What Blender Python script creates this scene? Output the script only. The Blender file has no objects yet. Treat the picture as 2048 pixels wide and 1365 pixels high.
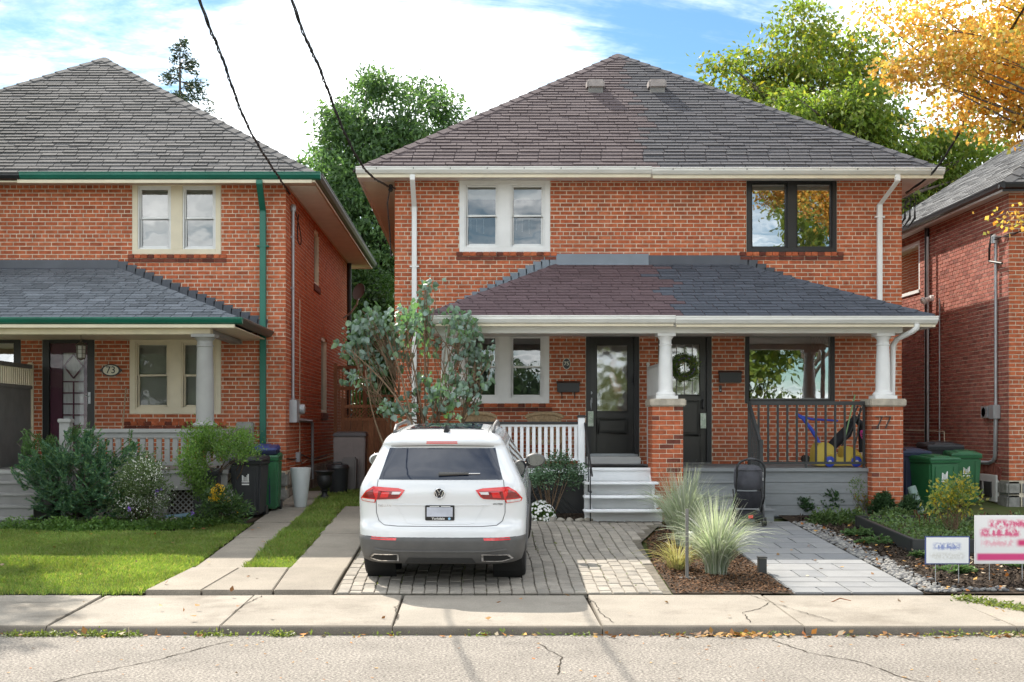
import bpy, bmesh, math, random
import numpy as np
from mathutils import Vector, Matrix, Euler
random.seed(7)
rng = np.random.default_rng(7)
S = bpy.context.scene
COL = S.collection
R = math.radians

# ------------------------------------------------------------------ camera
F, CX, CY, ZC = 2500.0, 950.0, 850.0, 1.88      # focal length in photo pixels, straight-ahead point, eye height
cam = bpy.data.cameras.new('camera')
cam.sensor_width = 36.0
cam.sensor_fit = 'HORIZONTAL'
cam.lens = F / 2048 * 36
cam.shift_x = (1024 - CX) / 2048
cam.shift_y = (CY - 682.5) / 2048
cam.clip_start = 0.1
cam.clip_end = 2000
camo = bpy.data.objects.new('camera', cam)
camo.location = (0, 0, ZC)
camo.rotation_euler = (R(90), 0, 0)
COL.objects.link(camo)
S.camera = camo

# ------------------------------------------------------------------ sky and sun
SUN_TRAVEL = Vector((0.50, -1.0, -1.02)).normalized()
el = math.asin(-SUN_TRAVEL.z)
az = math.atan2(-SUN_TRAVEL.x, -SUN_TRAVEL.y)      # from +Y towards +X
wd = bpy.data.worlds.new('World')
S.world = wd
wd.use_nodes = True
nt = wd.node_tree
nt.nodes.clear()
def N(tree, t, **kw):
    n = tree.nodes.new(t)
    for k, v in kw.items():
        setattr(n, k, v)
    return n
out = N(nt, 'ShaderNodeOutputWorld')
bg = N(nt, 'ShaderNodeBackground')
bg.inputs['Strength'].default_value = 0.15
sky = N(nt, 'ShaderNodeTexSky')
sky.sky_type = 'NISHITA'
sky.sun_disc = False
sky.sun_elevation = el
sky.sun_rotation = az
sky.altitude = 100
sky.air_density = 1.0
sky.dust_density = 0.3
sky.ozone_density = 2.0
tc = N(nt, 'ShaderNodeTexCoord')
sep = N(nt, 'ShaderNodeSeparateXYZ')
nt.links.new(tc.outputs['Generated'], sep.inputs[0])
def M(tree, op, a, b=None, clamp=False):
    n = N(tree, 'ShaderNodeMath', operation=op)
    n.use_clamp = clamp
    for i, x in enumerate((a, b)):
        if x is None: continue
        if isinstance(x, (int, float)): n.inputs[i].default_value = x
        else: tree.links.new(x, n.inputs[i])
    return n.outputs[0]
zz = M(nt, 'ADD', M(nt, 'MAXIMUM', sep.outputs[2], 0.0), 0.16)
cmb = N(nt, 'ShaderNodeCombineXYZ')
nt.links.new(M(nt, 'DIVIDE', sep.outputs[0], zz), cmb.inputs[0])
nt.links.new(M(nt, 'DIVIDE', sep.outputs[1], zz), cmb.inputs[1])
def noise(tree, vec, scale, detail=6, rough=0.6, off=(0, 0, 0), sc=(1, 1, 1), dist=0.0):
    mp = N(tree, 'ShaderNodeMapping')
    mp.inputs['Location'].default_value = off
    mp.inputs['Scale'].default_value = sc
    tree.links.new(vec, mp.inputs[0])
    n = N(tree, 'ShaderNodeTexNoise')
    n.inputs['Scale'].default_value = scale
    n.inputs['Detail'].default_value = detail
    n.inputs['Roughness'].default_value = rough
    n.inputs['Distortion'].default_value = dist
    tree.links.new(mp.outputs[0], n.inputs['Vector'])
    return n.outputs['Fac']
SKYOFF = (6.3, 2.9, 0.0)
n1 = noise(nt, cmb.outputs[0], 0.62, 8, 0.62, SKYOFF, (1, 0.8, 1), 0.25)
n2 = noise(nt, cmb.outputs[0], 1.7, 8, 0.7, (9.2, 1.3, 4), (0.55, 1.2, 1), 0.5)
cov = M(nt, 'ADD', M(nt, 'MULTIPLY', n1, 0.62), M(nt, 'MULTIPLY', n2, 0.38))
rmp = N(nt, 'ShaderNodeMapRange', interpolation_type='SMOOTHSTEP')
nt.links.new(cov, rmp.inputs[0])
rmp.inputs[1].default_value = 0.415
rmp.inputs[2].default_value = 0.55
rmp.inputs[3].default_value = 0.0
rmp.inputs[4].default_value = 0.97
mix = N(nt, 'ShaderNodeMix', data_type='RGBA')
nt.links.new(rmp.outputs[0], mix.inputs[0])
skm = N(nt, 'ShaderNodeMix', data_type='RGBA', blend_type='MULTIPLY')
skm.inputs[0].default_value = 1.0
skm.inputs[7].default_value = (0.165, 0.225, 0.24, 1)
nt.links.new(sky.outputs[0], skm.inputs[6])
nt.links.new(skm.outputs[2], mix.inputs[6])
cshade = noise(nt, cmb.outputs[0], 1.9, 8, 0.66, (3, 7, 1), (0.7, 1.3, 1))
cr = N(nt, 'ShaderNodeMix', data_type='RGBA')
cs2 = N(nt, 'ShaderNodeMapRange')
nt.links.new(cshade, cs2.inputs[0])
cs2.inputs[1].default_value = 0.36
cs2.inputs[2].default_value = 0.68
nt.links.new(cs2.outputs[0], cr.inputs[0])
cr.inputs[6].default_value = (1.15, 1.42, 1.62, 1)
cr.inputs[7].default_value = (7.0, 7.0, 6.9, 1)
nt.links.new(cr.outputs[2], mix.inputs[7])
nt.links.new(mix.outputs[2], bg.inputs[0])
nt.links.new(bg.outputs[0], out.inputs[0])

sun = bpy.data.lights.new('sun', 'SUN')
sun.energy = 2.3
sun.angle = R(0.53)
sun.color = (1.0, 0.93, 0.82)
suno = bpy.data.objects.new('sun', sun)
suno.rotation_euler = SUN_TRAVEL.to_track_quat('-Z', 'Y').to_euler()
suno.location = (-10, 25, 25)
COL.objects.link(suno)

S.view_settings.view_transform = 'Standard'
S.view_settings.look = 'None'
S.view_settings.exposure = 2.08
S.view_settings.gamma = 1.0
S.view_settings.use_curve_mapping = False
S.render.engine = 'CYCLES'
S.render.resolution_x, S.render.resolution_y = 1024, 682
S.cycles.max_bounces = 8
S.cycles.transparent_max_bounces = 16

# ------------------------------------------------------------------ helpers
def at(px, py, Y):
    """a point of the place that stands Y metres from the eye"""
    return Vector(((px - CX) * Y / F, Y, ZC - (py - CY) * Y / F))
def xat(px, Y): return (px - CX) * Y / F
def zat(py, Y): return ZC - (py - CY) * Y / F
KERB, BACK, SLOPE, FLATY = 11.18, 13.0, 0.0554, 23.0
def gz(Y):
    if Y < KERB: return 0.0
    if Y < BACK: return 0.075 + (Y - KERB) * (0.11 - 0.075) / (BACK - KERB)
    return 0.11 + SLOPE * (min(Y, FLATY) - BACK)
def gnd(px, py):
    Y = 2.4902 / ((py - CY) / F + SLOPE)
    return Vector((xat(px, Y), Y, gz(Y)))

WORG = {}
class MB:
    def __init__(self): self.v = []; self.f = []
    def add(self, vs, fs):
        b = len(self.v)
        self.v += [tuple(p) for p in vs]
        self.f += [tuple(i + b for i in q) for q in fs]
        return self
    def hexa(self, p, back=True):
        fs = [(0,1,5,4),(1,2,6,5),(2,3,7,6),(3,0,4,7),(4,5,6,7)]
        if back: fs.append((3,2,1,0))
        return self.add(p, fs)
    def box(self, x0, x1, y0, y1, z0, z1):
        return self.add([(x0,y0,z0),(x1,y0,z0),(x1,y1,z0),(x0,y1,z0),(x0,y0,z1),(x1,y0,z1),(x1,y1,z1),(x0,y1,z1)],
            [(3,2,1,0),(4,5,6,7),(0,1,5,4),(1,2,6,5),(2,3,7,6),(3,0,4,7)])
    def poly(self, pts): return self.add(pts, [tuple(range(len(pts)))])
    def prism(self, pts, d):
        """polygon pts (3-D) extruded along vector d"""
        n = len(pts); d = Vector(d)
        a = [Vector(p) for p in pts]; b = [p + d for p in a]
        return self.add(a + b, [tuple(range(n - 1, -1, -1)), tuple(range(n, 2 * n))] + [(i, (i + 1) % n, n + (i + 1) % n, n + i) for i in range(n)])
    def tube(self, pts, r, seg=8, cap=True):
        pts = [Vector(p) for p in pts]; n = len(pts)
        rs = r if isinstance(r, (list, tuple)) else [r] * n
        rings = []
        prev = None
        for i, p in enumerate(pts):
            t = (pts[min(i + 1, n - 1)] - pts[max(i - 1, 0)])
            if t.length < 1e-9: t = Vector((0, 0, 1))
            t.normalize()
            if prev is None:
                a = t.orthogonal().normalized()
            else:
                a = prev - t * prev.dot(t)
                if a.length < 1e-6: a = t.orthogonal()
                a.normalize()
            prev = a
            b = t.cross(a)
            rings.append([p + (a * math.cos(2 * math.pi * k / seg) + b * math.sin(2 * math.pi * k / seg)) * rs[i] for k in range(seg)])
        vs = [q for rg in rings for q in rg]
        fs = [(i * seg + k, i * seg + (k + 1) % seg, (i + 1) * seg + (k + 1) % seg, (i + 1) * seg + k) for i in range(n - 1) for k in range(seg)]
        if cap: fs += [tuple(range(seg - 1, -1, -1)), tuple((n - 1) * seg + k for k in range(seg))]
        return self.add(vs, fs)
    def lathe(self, prof, c=(0, 0, 0), seg=24, axis='Z', close=True):
        c = Vector(c); vs = []; n = len(prof)
        for (r, h) in prof:
            for k in range(seg):
                a = 2 * math.pi * k / seg
                q = (r * math.cos(a), r * math.sin(a), h)
                if axis == 'X': q = (h, q[0], q[1])
                elif axis == 'Y': q = (q[0], h, q[1])
                vs.append(c + Vector(q))
        fs = [(i * seg + k, i * seg + (k + 1) % seg, (i + 1) * seg + (k + 1) % seg, (i + 1) * seg + k) for i in range(n - 1) for k in range(seg)]
        if close: fs += [tuple(range(seg - 1, -1, -1)), tuple((n - 1) * seg + k for k in range(seg))]
        return self.add(vs, fs)
    def frame(self, x0, x1, z0, z1, w, y0, y1):
        """a picture-frame of four bars in the XZ plane"""
        self.box(x0, x0 + w, y0, y1, z0, z1); self.box(x1 - w, x1, y0, y1, z0, z1)
        self.box(x0 + w, x1 - w, y0, y1, z1 - w, z1); self.box(x0 + w, x1 - w, y0, y1, z0, z0 + w)
        return self
    def xform(self, m):
        self.v = [tuple(m @ Vector(p)) for p in self.v]; return self
    def build(self, name, mat, parent=None, loc=None, smooth=False, bevel=0, kind=None, fixn=True):
        me = bpy.data.meshes.new(name)
        if parent is not None: o3 = WORG[parent.name]
        else: o3 = Vector(loc) if loc is not None else Vector((0, 0, 0))
        me.from_pydata([(x - o3[0], y - o3[1], z - o3[2]) for x, y, z in self.v], [], self.f)
        if fixn or bevel:
            bm = bmesh.new(); bm.from_mesh(me)
            if fixn: bmesh.ops.recalc_face_normals(bm, faces=bm.faces)
            if bevel:
                bmesh.ops.remove_doubles(bm, verts=bm.verts, dist=1e-6)
                bmesh.ops.bevel(bm, geom=[e for e in bm.edges if e.is_manifold and e.calc_face_angle(0) > 0.5], offset=bevel, segments=2, affect='EDGES', clamp_overlap=True)
            bm.to_mesh(me); bm.free()
        if smooth:
            me.polygons.foreach_set('use_smooth', [True] * len(me.polygons))
            if smooth != 'full':
                try: me.set_sharp_from_angle(angle=R(smooth if smooth > 1 else 40))
                except Exception: pass
        me.update()
        return link(name, me, mat, parent, o3, kind)
def link(name, me, mat, parent, o3, kind=None):
    if mat is not None and not me.materials: me.materials.append(mat)
    o = bpy.data.objects.new(name, me)
    COL.objects.link(o)
    if parent is not None: o.parent = parent
    else: o.location = o3
    WORG[o.name] = Vector(o3)
    if kind: o['kind'] = kind
    return o
def thing(name, label, cat, loc, group=None, rot=0.0, local=False):
    o = bpy.data.objects.new(name, None)
    o.empty_display_size = 0.2
    COL.objects.link(o)
    o.location = loc; o.rotation_euler = (0, 0, rot)
    WORG[o.name] = Vector((0, 0, 0)) if local else Vector(loc)
    return tag(o, label, cat, group)
def tag(o, label, cat, group=None):
    o['label'] = label; o['category'] = cat
    if group: o['group'] = group
    return o
def struct(o): o['kind'] = 'structure'; return o
def copy_tree(o, parent=None):
    c = o.copy(); COL.objects.link(c); c.parent = parent
    WORG[c.name] = WORG[o.name]
    for ch in list(o.children): copy_tree(ch, c)
    return c
def npmesh(name, verts, quads, mat, parent=None, loc=(0, 0, 0), kind=None, smooth=False):
    """fast mesh from numpy arrays: verts (n,3), quads (m,3 or 4)"""
    o3 = WORG[parent.name] if parent is not None else Vector(loc)
    verts = np.asarray(verts, dtype=np.float32) - np.array(o3, dtype=np.float32)
    quads = np.asarray(quads, dtype=np.int32)
    me = bpy.data.meshes.new(name)
    me.vertices.add(len(verts)); me.vertices.foreach_set('co', verts.ravel())
    k = quads.shape[1]
    me.loops.add(quads.size); me.loops.foreach_set('vertex_index', quads.ravel())
    me.polygons.add(len(quads)); me.polygons.foreach_set('loop_start', np.arange(0, quads.size, k, dtype=np.int32))
    if smooth: me.polygons.foreach_set('use_smooth', np.ones(len(quads), dtype=bool))
    me.update(calc_edges=True)
    return link(name, me, mat, parent, o3, kind)
def clip_convex(subject, clipper):
    """Sutherland-Hodgman, 2-D, clipper counter-clockwise"""
    outp = subject
    n = len(clipper)
    for i in range(n):
        a, b = clipper[i], clipper[(i + 1) % n]
        inp, outp = outp, []
        if not inp: return []
        side = lambda p: (b[0]-a[0])*(p[1]-a[1]) - (b[1]-a[1])*(p[0]-a[0])
        s = inp[-1]; ds = side(s)
        for e in inp:
            de = side(e)
            if de >= 0:
                if ds < 0:
                    t = ds / (ds - de); outp.append((s[0]+t*(e[0]-s[0]), s[1]+t*(e[1]-s[1])))
                outp.append(e)
            elif ds >= 0:
                t = ds / (ds - de); outp.append((s[0]+t*(e[0]-s[0]), s[1]+t*(e[1]-s[1])))
            s, ds = e, de
    return outp
def area2(p): return 0.5 * sum(p[i][0]*p[(i+1) % len(p)][1] - p[(i+1) % len(p)][0]*p[i][1] for i in range(len(p)))
def text_mesh(txt, size, extrude=0.002, spacing=1.0, shear=0.0, bold=0.0):
    cu = bpy.data.curves.new('lettering', 'FONT')
    cu.body = txt; cu.size = size; cu.extrude = extrude; cu.align_x = 'CENTER'; cu.align_y = 'CENTER'
    cu.space_character = spacing; cu.shear = shear; cu.offset = bold; cu.resolution_u = 4
    t = bpy.data.objects.new('lettering_tmp', cu)
    COL.objects.link(t)
    dg = bpy.context.evaluated_depsgraph_get()
    me = bpy.data.meshes.new_from_object(t.evaluated_get(dg))
    bpy.data.objects.remove(t); bpy.data.curves.remove(cu)
    b = MB()
    b.v = [tuple(v.co) for v in me.vertices]; b.f = [tuple(p.vertices) for p in me.polygons]
    bpy.data.meshes.remove(me)
    return b
FACE = Matrix.Rotation(R(90), 4, 'X')      # lettering in the XY plane -> upright, facing the street (-Y)

# ------------------------------------------------------------------ materials
def lin(c):
    if isinstance(c, str):
        c = [int(c[i:i+2], 16) / 255 for i in (0, 2, 4)]
        return tuple(x / 12.92 if x <= 0.04045 else ((x + 0.055) / 1.055) ** 2.4 for x in c)
    return tuple(c)
MATS = {}
def base(name):
    m = bpy.data.materials.new(name); m.use_nodes = True
    t = m.node_tree
    b = t.nodes['Principled BSDF']
    return m, t, b
def rnd_socket(t):
    """one random number for each separate piece, whether it is an object or an island of a joined mesh"""
    g = N(t, 'ShaderNodeNewGeometry'); oi = N(t, 'ShaderNodeObjectInfo')
    return M(t, 'FRACT', M(t, 'ADD', g.outputs['Random Per Island'], M(t, 'MULTIPLY', oi.outputs['Random'], 7.31))), g.outputs['Position']
def ramp(t, fac, cols, interp='LINEAR'):
    r = N(t, 'ShaderNodeValToRGB')
    e = r.color_ramp.elements
    r.color_ramp.interpolation = interp
    n = len(cols)
    e[0].position = 0; e[0].color = (*lin(cols[0]), 1)
    e[1].position = 1; e[1].color = (*lin(cols[-1]), 1)
    for i in range(1, n - 1):
        q = e.new(i / (n - 1)); q.color = (*lin(cols[i]), 1)
    if fac is not None: t.links.new(fac, r.inputs[0])
    return r.outputs[0]
def mixc(t, fac, a, b, blend='MIX'):
    m = N(t, 'ShaderNodeMix', data_type='RGBA', blend_type=blend)
    for i, x in ((0, fac), (6, a), (7, b)):
        if isinstance(x, (int, float)): m.inputs[i].default_value = x
        elif isinstance(x, (tuple, list)): m.inputs[i].default_value = (*x[:3], 1)
        else: t.links.new(x, m.inputs[i])
    return m.outputs[2]
def maprange(t, v, a, b, c=0.0, d=1.0, smooth=True):
    n = N(t, 'ShaderNodeMapRange', interpolation_type='SMOOTHSTEP' if smooth else 'LINEAR')
    t.links.new(v, n.inputs[0])
    for i, x in enumerate((a, b, c, d)): n.inputs[i + 1].default_value = x
    return n.outputs[0]
def bumpn(t, b, h, strength, dist=0.01):
    n = N(t, 'ShaderNodeBump')
    n.inputs['Strength'].default_value = strength; n.inputs['Distance'].default_value = dist
    t.links.new(h, n.inputs['Height']); t.links.new(n.outputs[0], b.inputs['Normal'])
def mat(name, cols, rough=0.6, var=0.12, scale=3.0, bump=0.0, bscale=80.0, metal=0.0, spec=0.5, coat=0.0, grime=None, gfac=(0.55, 0.75), gscale=1.3, sc=(1, 1, 1), rvar=0.0):
    """procedural material: piece-to-piece colours, soft mottling, optional grime and fine relief"""
    if name in MATS: return MATS[name]
    m, t, b = base(name)
    if isinstance(cols, str) or (isinstance(cols, tuple) and len(cols) == 3 and not isinstance(cols[0], (str, tuple))): cols = [cols]
    rs, pos = rnd_socket(t)
    c = ramp(t, rs, cols) if len(cols) > 1 else None
    if c is None:
        rg = N(t, 'ShaderNodeRGB'); rg.outputs[0].default_value = (*lin(cols[0]), 1); c = rg.outputs[0]
    nz = noise(t, pos, scale, 5, 0.6, sc=sc)
    c = mixc(t, 1.0, c, ramp(t, maprange(t, nz, 0.3, 0.7), [(1 - var,) * 3, (1 + var,) * 3]), 'MULTIPLY') if var else c
    if grime is not None:
        g = noise(t, pos, gscale, 7, 0.7, (5, 3, 1), sc=sc)
        c = mixc(t, maprange(t, g, gfac[0], gfac[1], 0, 0.8), c, lin(grime))
    t.links.new(c, b.inputs['Base Color'])
    b.inputs['Roughness'].default_value = rough
    if rvar:
        t.links.new(maprange(t, nz, 0.3, 0.7, rough - rvar, rough + rvar), b.inputs['Roughness'])
    b.inputs['Metallic'].default_value = metal
    b.inputs['Specular IOR Level'].default_value = spec
    b.inputs['Coat Weight'].default_value = coat
    if bump: bumpn(t, b, noise(t, pos, bscale, 6, 0.65), bump, 0.006)
    MATS[name] = m
    return m
def leafmat(name, cols, trans=0.4, rough=0.5, tcol=None, spec=0.35):
    if name in MATS: return MATS[name]
    m, t, b = base(name)
    rs, pos = rnd_socket(t)
    c = ramp(t, rs, cols)
    nz = noise(t, pos, 0.9, 3, 0.6)
    c = mixc(t, 1.0, c, ramp(t, maprange(t, nz, 0.3, 0.7), [(0.75,) * 3, (1.25,) * 3]), 'MULTIPLY')
    t.links.new(c, b.inputs['Base Color'])
    b.inputs['Roughness'].default_value = rough
    b.inputs['Specular IOR Level'].default_value = spec
    tr = N(t, 'ShaderNodeBsdfTranslucent')
    t.links.new(mixc(t, 1.0, c, tcol or (1.7, 1.8, 0.9), 'MULTIPLY'), tr.inputs[0])
    mx = N(t, 'ShaderNodeMixShader'); mx.inputs[0].default_value = trans
    t.links.new(b.outputs[0], mx.inputs[1]); t.links.new(tr.outputs[0], mx.inputs[2])
    t.links.new(mx.outputs[0], t.nodes['Material Output'].inputs[0])
    MATS[name] = m
    return m
def glassmat(name, refl=0.3, tint=(0.75, 0.8, 0.8), wob=0.03, rough=0.01):
    m, t, b = base(name)
    t.nodes.remove(b)
    gl = N(t, 'ShaderNodeBsdfGlossy'); gl.inputs['Roughness'].default_value = rough
    tp = N(t, 'ShaderNodeBsdfTransparent'); tp.inputs[0].default_value = (*tint, 1)
    fr = N(t, 'ShaderNodeFresnel'); fr.inputs[0].default_value = 1.5
    mx = N(t, 'ShaderNodeMixShader')
    t.links.new(M(t, 'ADD', M(t, 'MULTIPLY', fr.outputs[0], 0.9), refl, True), mx.inputs[0])
    g = N(t, 'ShaderNodeNewGeometry')
    bp = N(t, 'ShaderNodeBump'); bp.inputs['Strength'].default_value = wob; bp.inputs['Distance'].default_value = 0.05
    t.links.new(noise(t, g.outputs['Position'], 2.2, 2, 0.5), bp.inputs['Height'])
    t.links.new(bp.outputs[0], gl.inputs['Normal'])
    t.links.new(tp.outputs[0], mx.inputs[1]); t.links.new(gl.outputs[0], mx.inputs[2])
    t.links.new(mx.outputs[0], t.nodes['Material Output'].inputs[0])
    MATS[name] = m
    return m

BRICKS = [(0.327, 0.089, 0.042), (0.413, 0.108, 0.047), (0.459, 0.121, 0.052), (0.479, 0.137, 0.058), (0.387, 0.1, 0.046), (0.439, 0.114, 0.05), (0.479, 0.148, 0.068), (0.452, 0.122, 0.054)]
m_brick = mat('red_brick', BRICKS, 0.85, 0.22, 14, 0.35, 90, grime=(0.20,0.075,0.045), gscale=0.6, spec=0.2)
def weather(m):
    """soot washes and pale salt bloom of their own shape over old masonry"""
    t = m.node_tree; b = t.nodes['Principled BSDF']; src = b.inputs['Base Color'].links[0].from_socket
    g = N(t, 'ShaderNodeNewGeometry')
    a = noise(t, g.outputs['Position'], 0.55, 6, 0.65, (2, 1, 4), (1, 1, 0.45)); c = noise(t, g.outputs['Position'], 1.5, 7, 0.7, (8, 2, 1), (1, 1, 0.7))
    col = mixc(t, maprange(t, a, 0.55, 0.74, 0, 0.30), src, (0.14, 0.05, 0.032))
    col = mixc(t, maprange(t, c, 0.62, 0.80, 0, 0.42), col, (0.60, 0.42, 0.33))
    t.links.new(col, b.inputs['Base Color'])
    return m
weather(m_brick)
m_brick79 = mat('plum_brick', [(0.217, 0.073, 0.057), (0.333, 0.11, 0.08), (0.387, 0.138, 0.101), (0.271, 0.089, 0.07), (0.405, 0.161, 0.123), (0.324, 0.107, 0.083)], 0.85, 0.22, 14, 0.35, 90, spec=0.2)
m_brickdark = mat('dark_sill_brick', [(0.11,0.035,0.026),(0.20,0.06,0.038),(0.15,0.048,0.032)], 0.85, 0.2, 14, 0.3, 90, spec=0.2)
m_mortar = mat('mortar', (0.66,0.58,0.46), 0.95, 0.2, 6, 0.5, 150, grime=(0.72,0.68,0.61), gscale=0.5, spec=0.1)
m_stone = mat('rock_face_stone', [(0.22,0.215,0.20),(0.34,0.33,0.30),(0.28,0.27,0.25)], 0.9, 0.25, 9, 0.9, 22, grime=(0.12,0.12,0.10), spec=0.2)
m_cap = mat('limestone_cap', [(0.42,0.37,0.30)], 0.9, 0.2, 9, 0.7, 30, spec=0.2)
m_white = mat('white_paint', (0.76,0.755,0.74), 0.5, 0.05, 3, 0.08, 60, grime=(0.60,0.57,0.50), gfac=(0.62,0.85), gscale=2)
m_gutterwhite = mat('white_gutter', (0.76,0.75,0.71), 0.45, 0.07, 2, 0.05, 40, grime=(0.55,0.50,0.42), gfac=(0.58,0.85), gscale=3, sc=(1, 1, 5))
m_cream = mat('cream_paint', (0.70,0.62,0.46), 0.55, 0.06, 3, 0.08, 60, grime=(0.50,0.42,0.30), gfac=(0.62,0.9), gscale=2)
m_teal = mat('teal_green_metal', (0.010,0.135,0.090), 0.4, 0.12, 2)
m_soffit = mat('tan_bounce_soffit', (0.55,0.42,0.30), 0.55, 0.05, 3)  # on the middle pair this tan is warm brick bounce put into colour
m_soffitw = mat('white_soffit', (0.72,0.70,0.66), 0.55, 0.05, 3)
m_black = mat('black_trim', (0.013,0.013,0.014), 0.38, 0.1, 3)
m_blackdoor = mat('black_door_paint', (0.020,0.019,0.018), 0.28, 0.1, 3)
m_flash = mat('charcoal_flashing', (0.055,0.062,0.078), 0.42, 0.15, 2, metal=0.0)
m_flashgrey = mat('slate_flashing', (0.17,0.20,0.235), 0.42, 0.1, 2)
m_greypaint = mat('grey_porch_paint', (0.27,0.265,0.25), 0.6, 0.08, 3, 0.1, 50, grime=(0.40,0.38,0.36), gfac=(0.66,0.8), gscale=3)
m_greydark = mat('dark_grey_paint', (0.16,0.155,0.145), 0.65, 0.1, 4, 0.1, 50)
m_compos = mat('grey_composite_board', (0.215,0.225,0.23), 0.7, 0.07, 4, 0.1, 200, sc=(1, 1, 8))
m_stepwhite = mat('white_step_paint', (0.78,0.79,0.80), 0.55, 0.05, 3, 0.08, 60, grime=(0.5,0.5,0.5), gfac=(0.66,0.85))
m_char = mat('charcoal_rail', (0.028,0.030,0.031), 0.45, 0.1, 3)
m_steel = mat('galvanised_steel', (0.42,0.44,0.46), 0.42, 0.1, 6, metal=0.5)
m_cable = mat('black_cable', (0.014,0.014,0.015), 0.55, 0.1, 6)
m_glass = glassmat('window_glass', 0.17)
m_glassdim = glassmat('screened_glass', 0.015, (0.86, 0.87, 0.85), 0.05)
m_glassmir = glassmat('coated_glass', 0.46, (0.8, 0.85, 0.83), 0.02)
m_glassdoor = glassmat('pebbled_glass', 0.34, (0.5, 0.52, 0.5), 0.35, 0.10)
m_room = mat('dim_room', (0.10,0.10,0.105), 0.9, 0.3, 1.0)
m_blind = mat('white_blind', (0.62,0.62,0.59), 0.7, 0.05, 3)
m_interior = mat('room_wall', (0.34,0.29,0.24), 0.9, 0.35, 0.9)

# ================================================================== the setting: ground, road, pavement, drives
m_asph = mat('worn_asphalt', (0.235,0.212,0.186), 0.92, 0.10, 1.2, 0.9, 260, grime=(0.125,0.112,0.10), gfac=(0.54,0.76), gscale=0.7, spec=0.15)
def speckle(m, amt=0.35, scale=420, scale2=140):
    """fine aggregate grain on top of a stone-like material"""
    t = m.node_tree; b = t.nodes['Principled BSDF']
    src = b.inputs['Base Color'].links[0].from_socket
    g = N(t, 'ShaderNodeNewGeometry')
    n1_ = noise(t, g.outputs['Position'], scale2, 4, 0.7)
    n2_ = N(t, 'ShaderNodeTexVoronoi'); n2_.inputs['Scale'].default_value = scale
    t.links.new(g.outputs['Position'], n2_.inputs['Vector'])
    c = mixc(t, 1.0, src, ramp(t, maprange(t, n1_, 0.32, 0.68), [(1 - amt,) * 3, (1 + amt * 0.8,) * 3]), 'MULTIPLY')
    c = mixc(t, 0.5, c, mixc(t, 1.0, c, ramp(t, n2_.outputs['Color'], [(1 - amt,) * 3, (1 + amt,) * 3]), 'MULTIPLY'))
    t.links.new(c, b.inputs['Base Color'])
    return m
speckle(m_asph, 0.6, 110, 45)
m_conc = speckle(mat('pale_concrete', [(0.255,0.226,0.188),(0.282,0.252,0.212),(0.268,0.238,0.199)], 0.9, 0.10, 1.5, 0.5, 240, grime=(0.165,0.142,0.115), gfac=(0.48,0.74), gscale=1.1, spec=0.15), 0.18, 200, 80)
m_conc2 = speckle(mat('grey_concrete', [(0.24,0.211,0.174),(0.275,0.241,0.198)], 0.9, 0.12, 1.5, 0.5, 240, grime=(0.25,0.22,0.18), gfac=(0.55,0.8), gscale=1.1, spec=0.15), 0.2, 200, 80)
m_kerbshade = speckle(mat('shaded_kerb_concrete', [(0.13,0.113,0.092),(0.16,0.139,0.115)], 0.92, 0.15, 2.5, 0.7, 120, grime=(0.13,0.115,0.10), gfac=(0.5,0.75), gscale=1.6, spec=0.15), 0.25)  # shade of the street-side face put into this darker colour, with grime
m_paver = speckle(mat('tumbled_paver', [(0.262,0.237,0.204),(0.312,0.282,0.243),(0.282,0.254,0.218),(0.245,0.224,0.196),(0.328,0.296,0.253)], 0.92, 0.12, 5, 0.5, 160, grime=(0.24,0.21,0.175), gfac=(0.6,0.8), spec=0.12), 0.2)
m_slab = speckle(mat('bluegrey_slab', [(0.20,0.203,0.207),(0.235,0.236,0.236),(0.182,0.187,0.195),(0.218,0.219,0.22)], 0.85, 0.06, 4, 0.25, 200, spec=0.2), 0.12)
m_soil = mat('dark_soil', (0.045,0.033,0.024), 0.95, 0.4, 12, 1.0, 60, spec=0.1)
m_mulch = mat('black_mulch', [(0.018,0.014,0.012),(0.035,0.027,0.022),(0.055,0.042,0.032),(0.09,0.065,0.045)], 0.95, 0.3, 20, spec=0.1)
m_bark = mat('brown_mulch', [(0.06,0.032,0.018),(0.12,0.062,0.033),(0.18,0.10,0.055),(0.09,0.06,0.045)], 0.95, 0.3, 20, spec=0.1)
m_turf = mat('turf_soil', (0.075,0.105,0.026), 0.95, 0.35, 3, 0.6, 40, grime=(0.12,0.095,0.05), gfac=(0.58,0.75), gscale=1.2, spec=0.1)
m_wild = mat('back_ground', (0.07,0.085,0.03), 0.95, 0.3, 0.5, 0.6, 20, grime=(0.10,0.08,0.05), spec=0.1)
m_crack = mat('crack_dirt', (0.05,0.042,0.034), 0.95, 0.3, 20, spec=0.05)
m_pebble = mat('river_pebble', [(0.10,0.10,0.105),(0.20,0.197,0.19),(0.28,0.265,0.24),(0.15,0.145,0.14),(0.08,0.08,0.085)], 0.8, 0.15, 30, spec=0.3)

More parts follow.
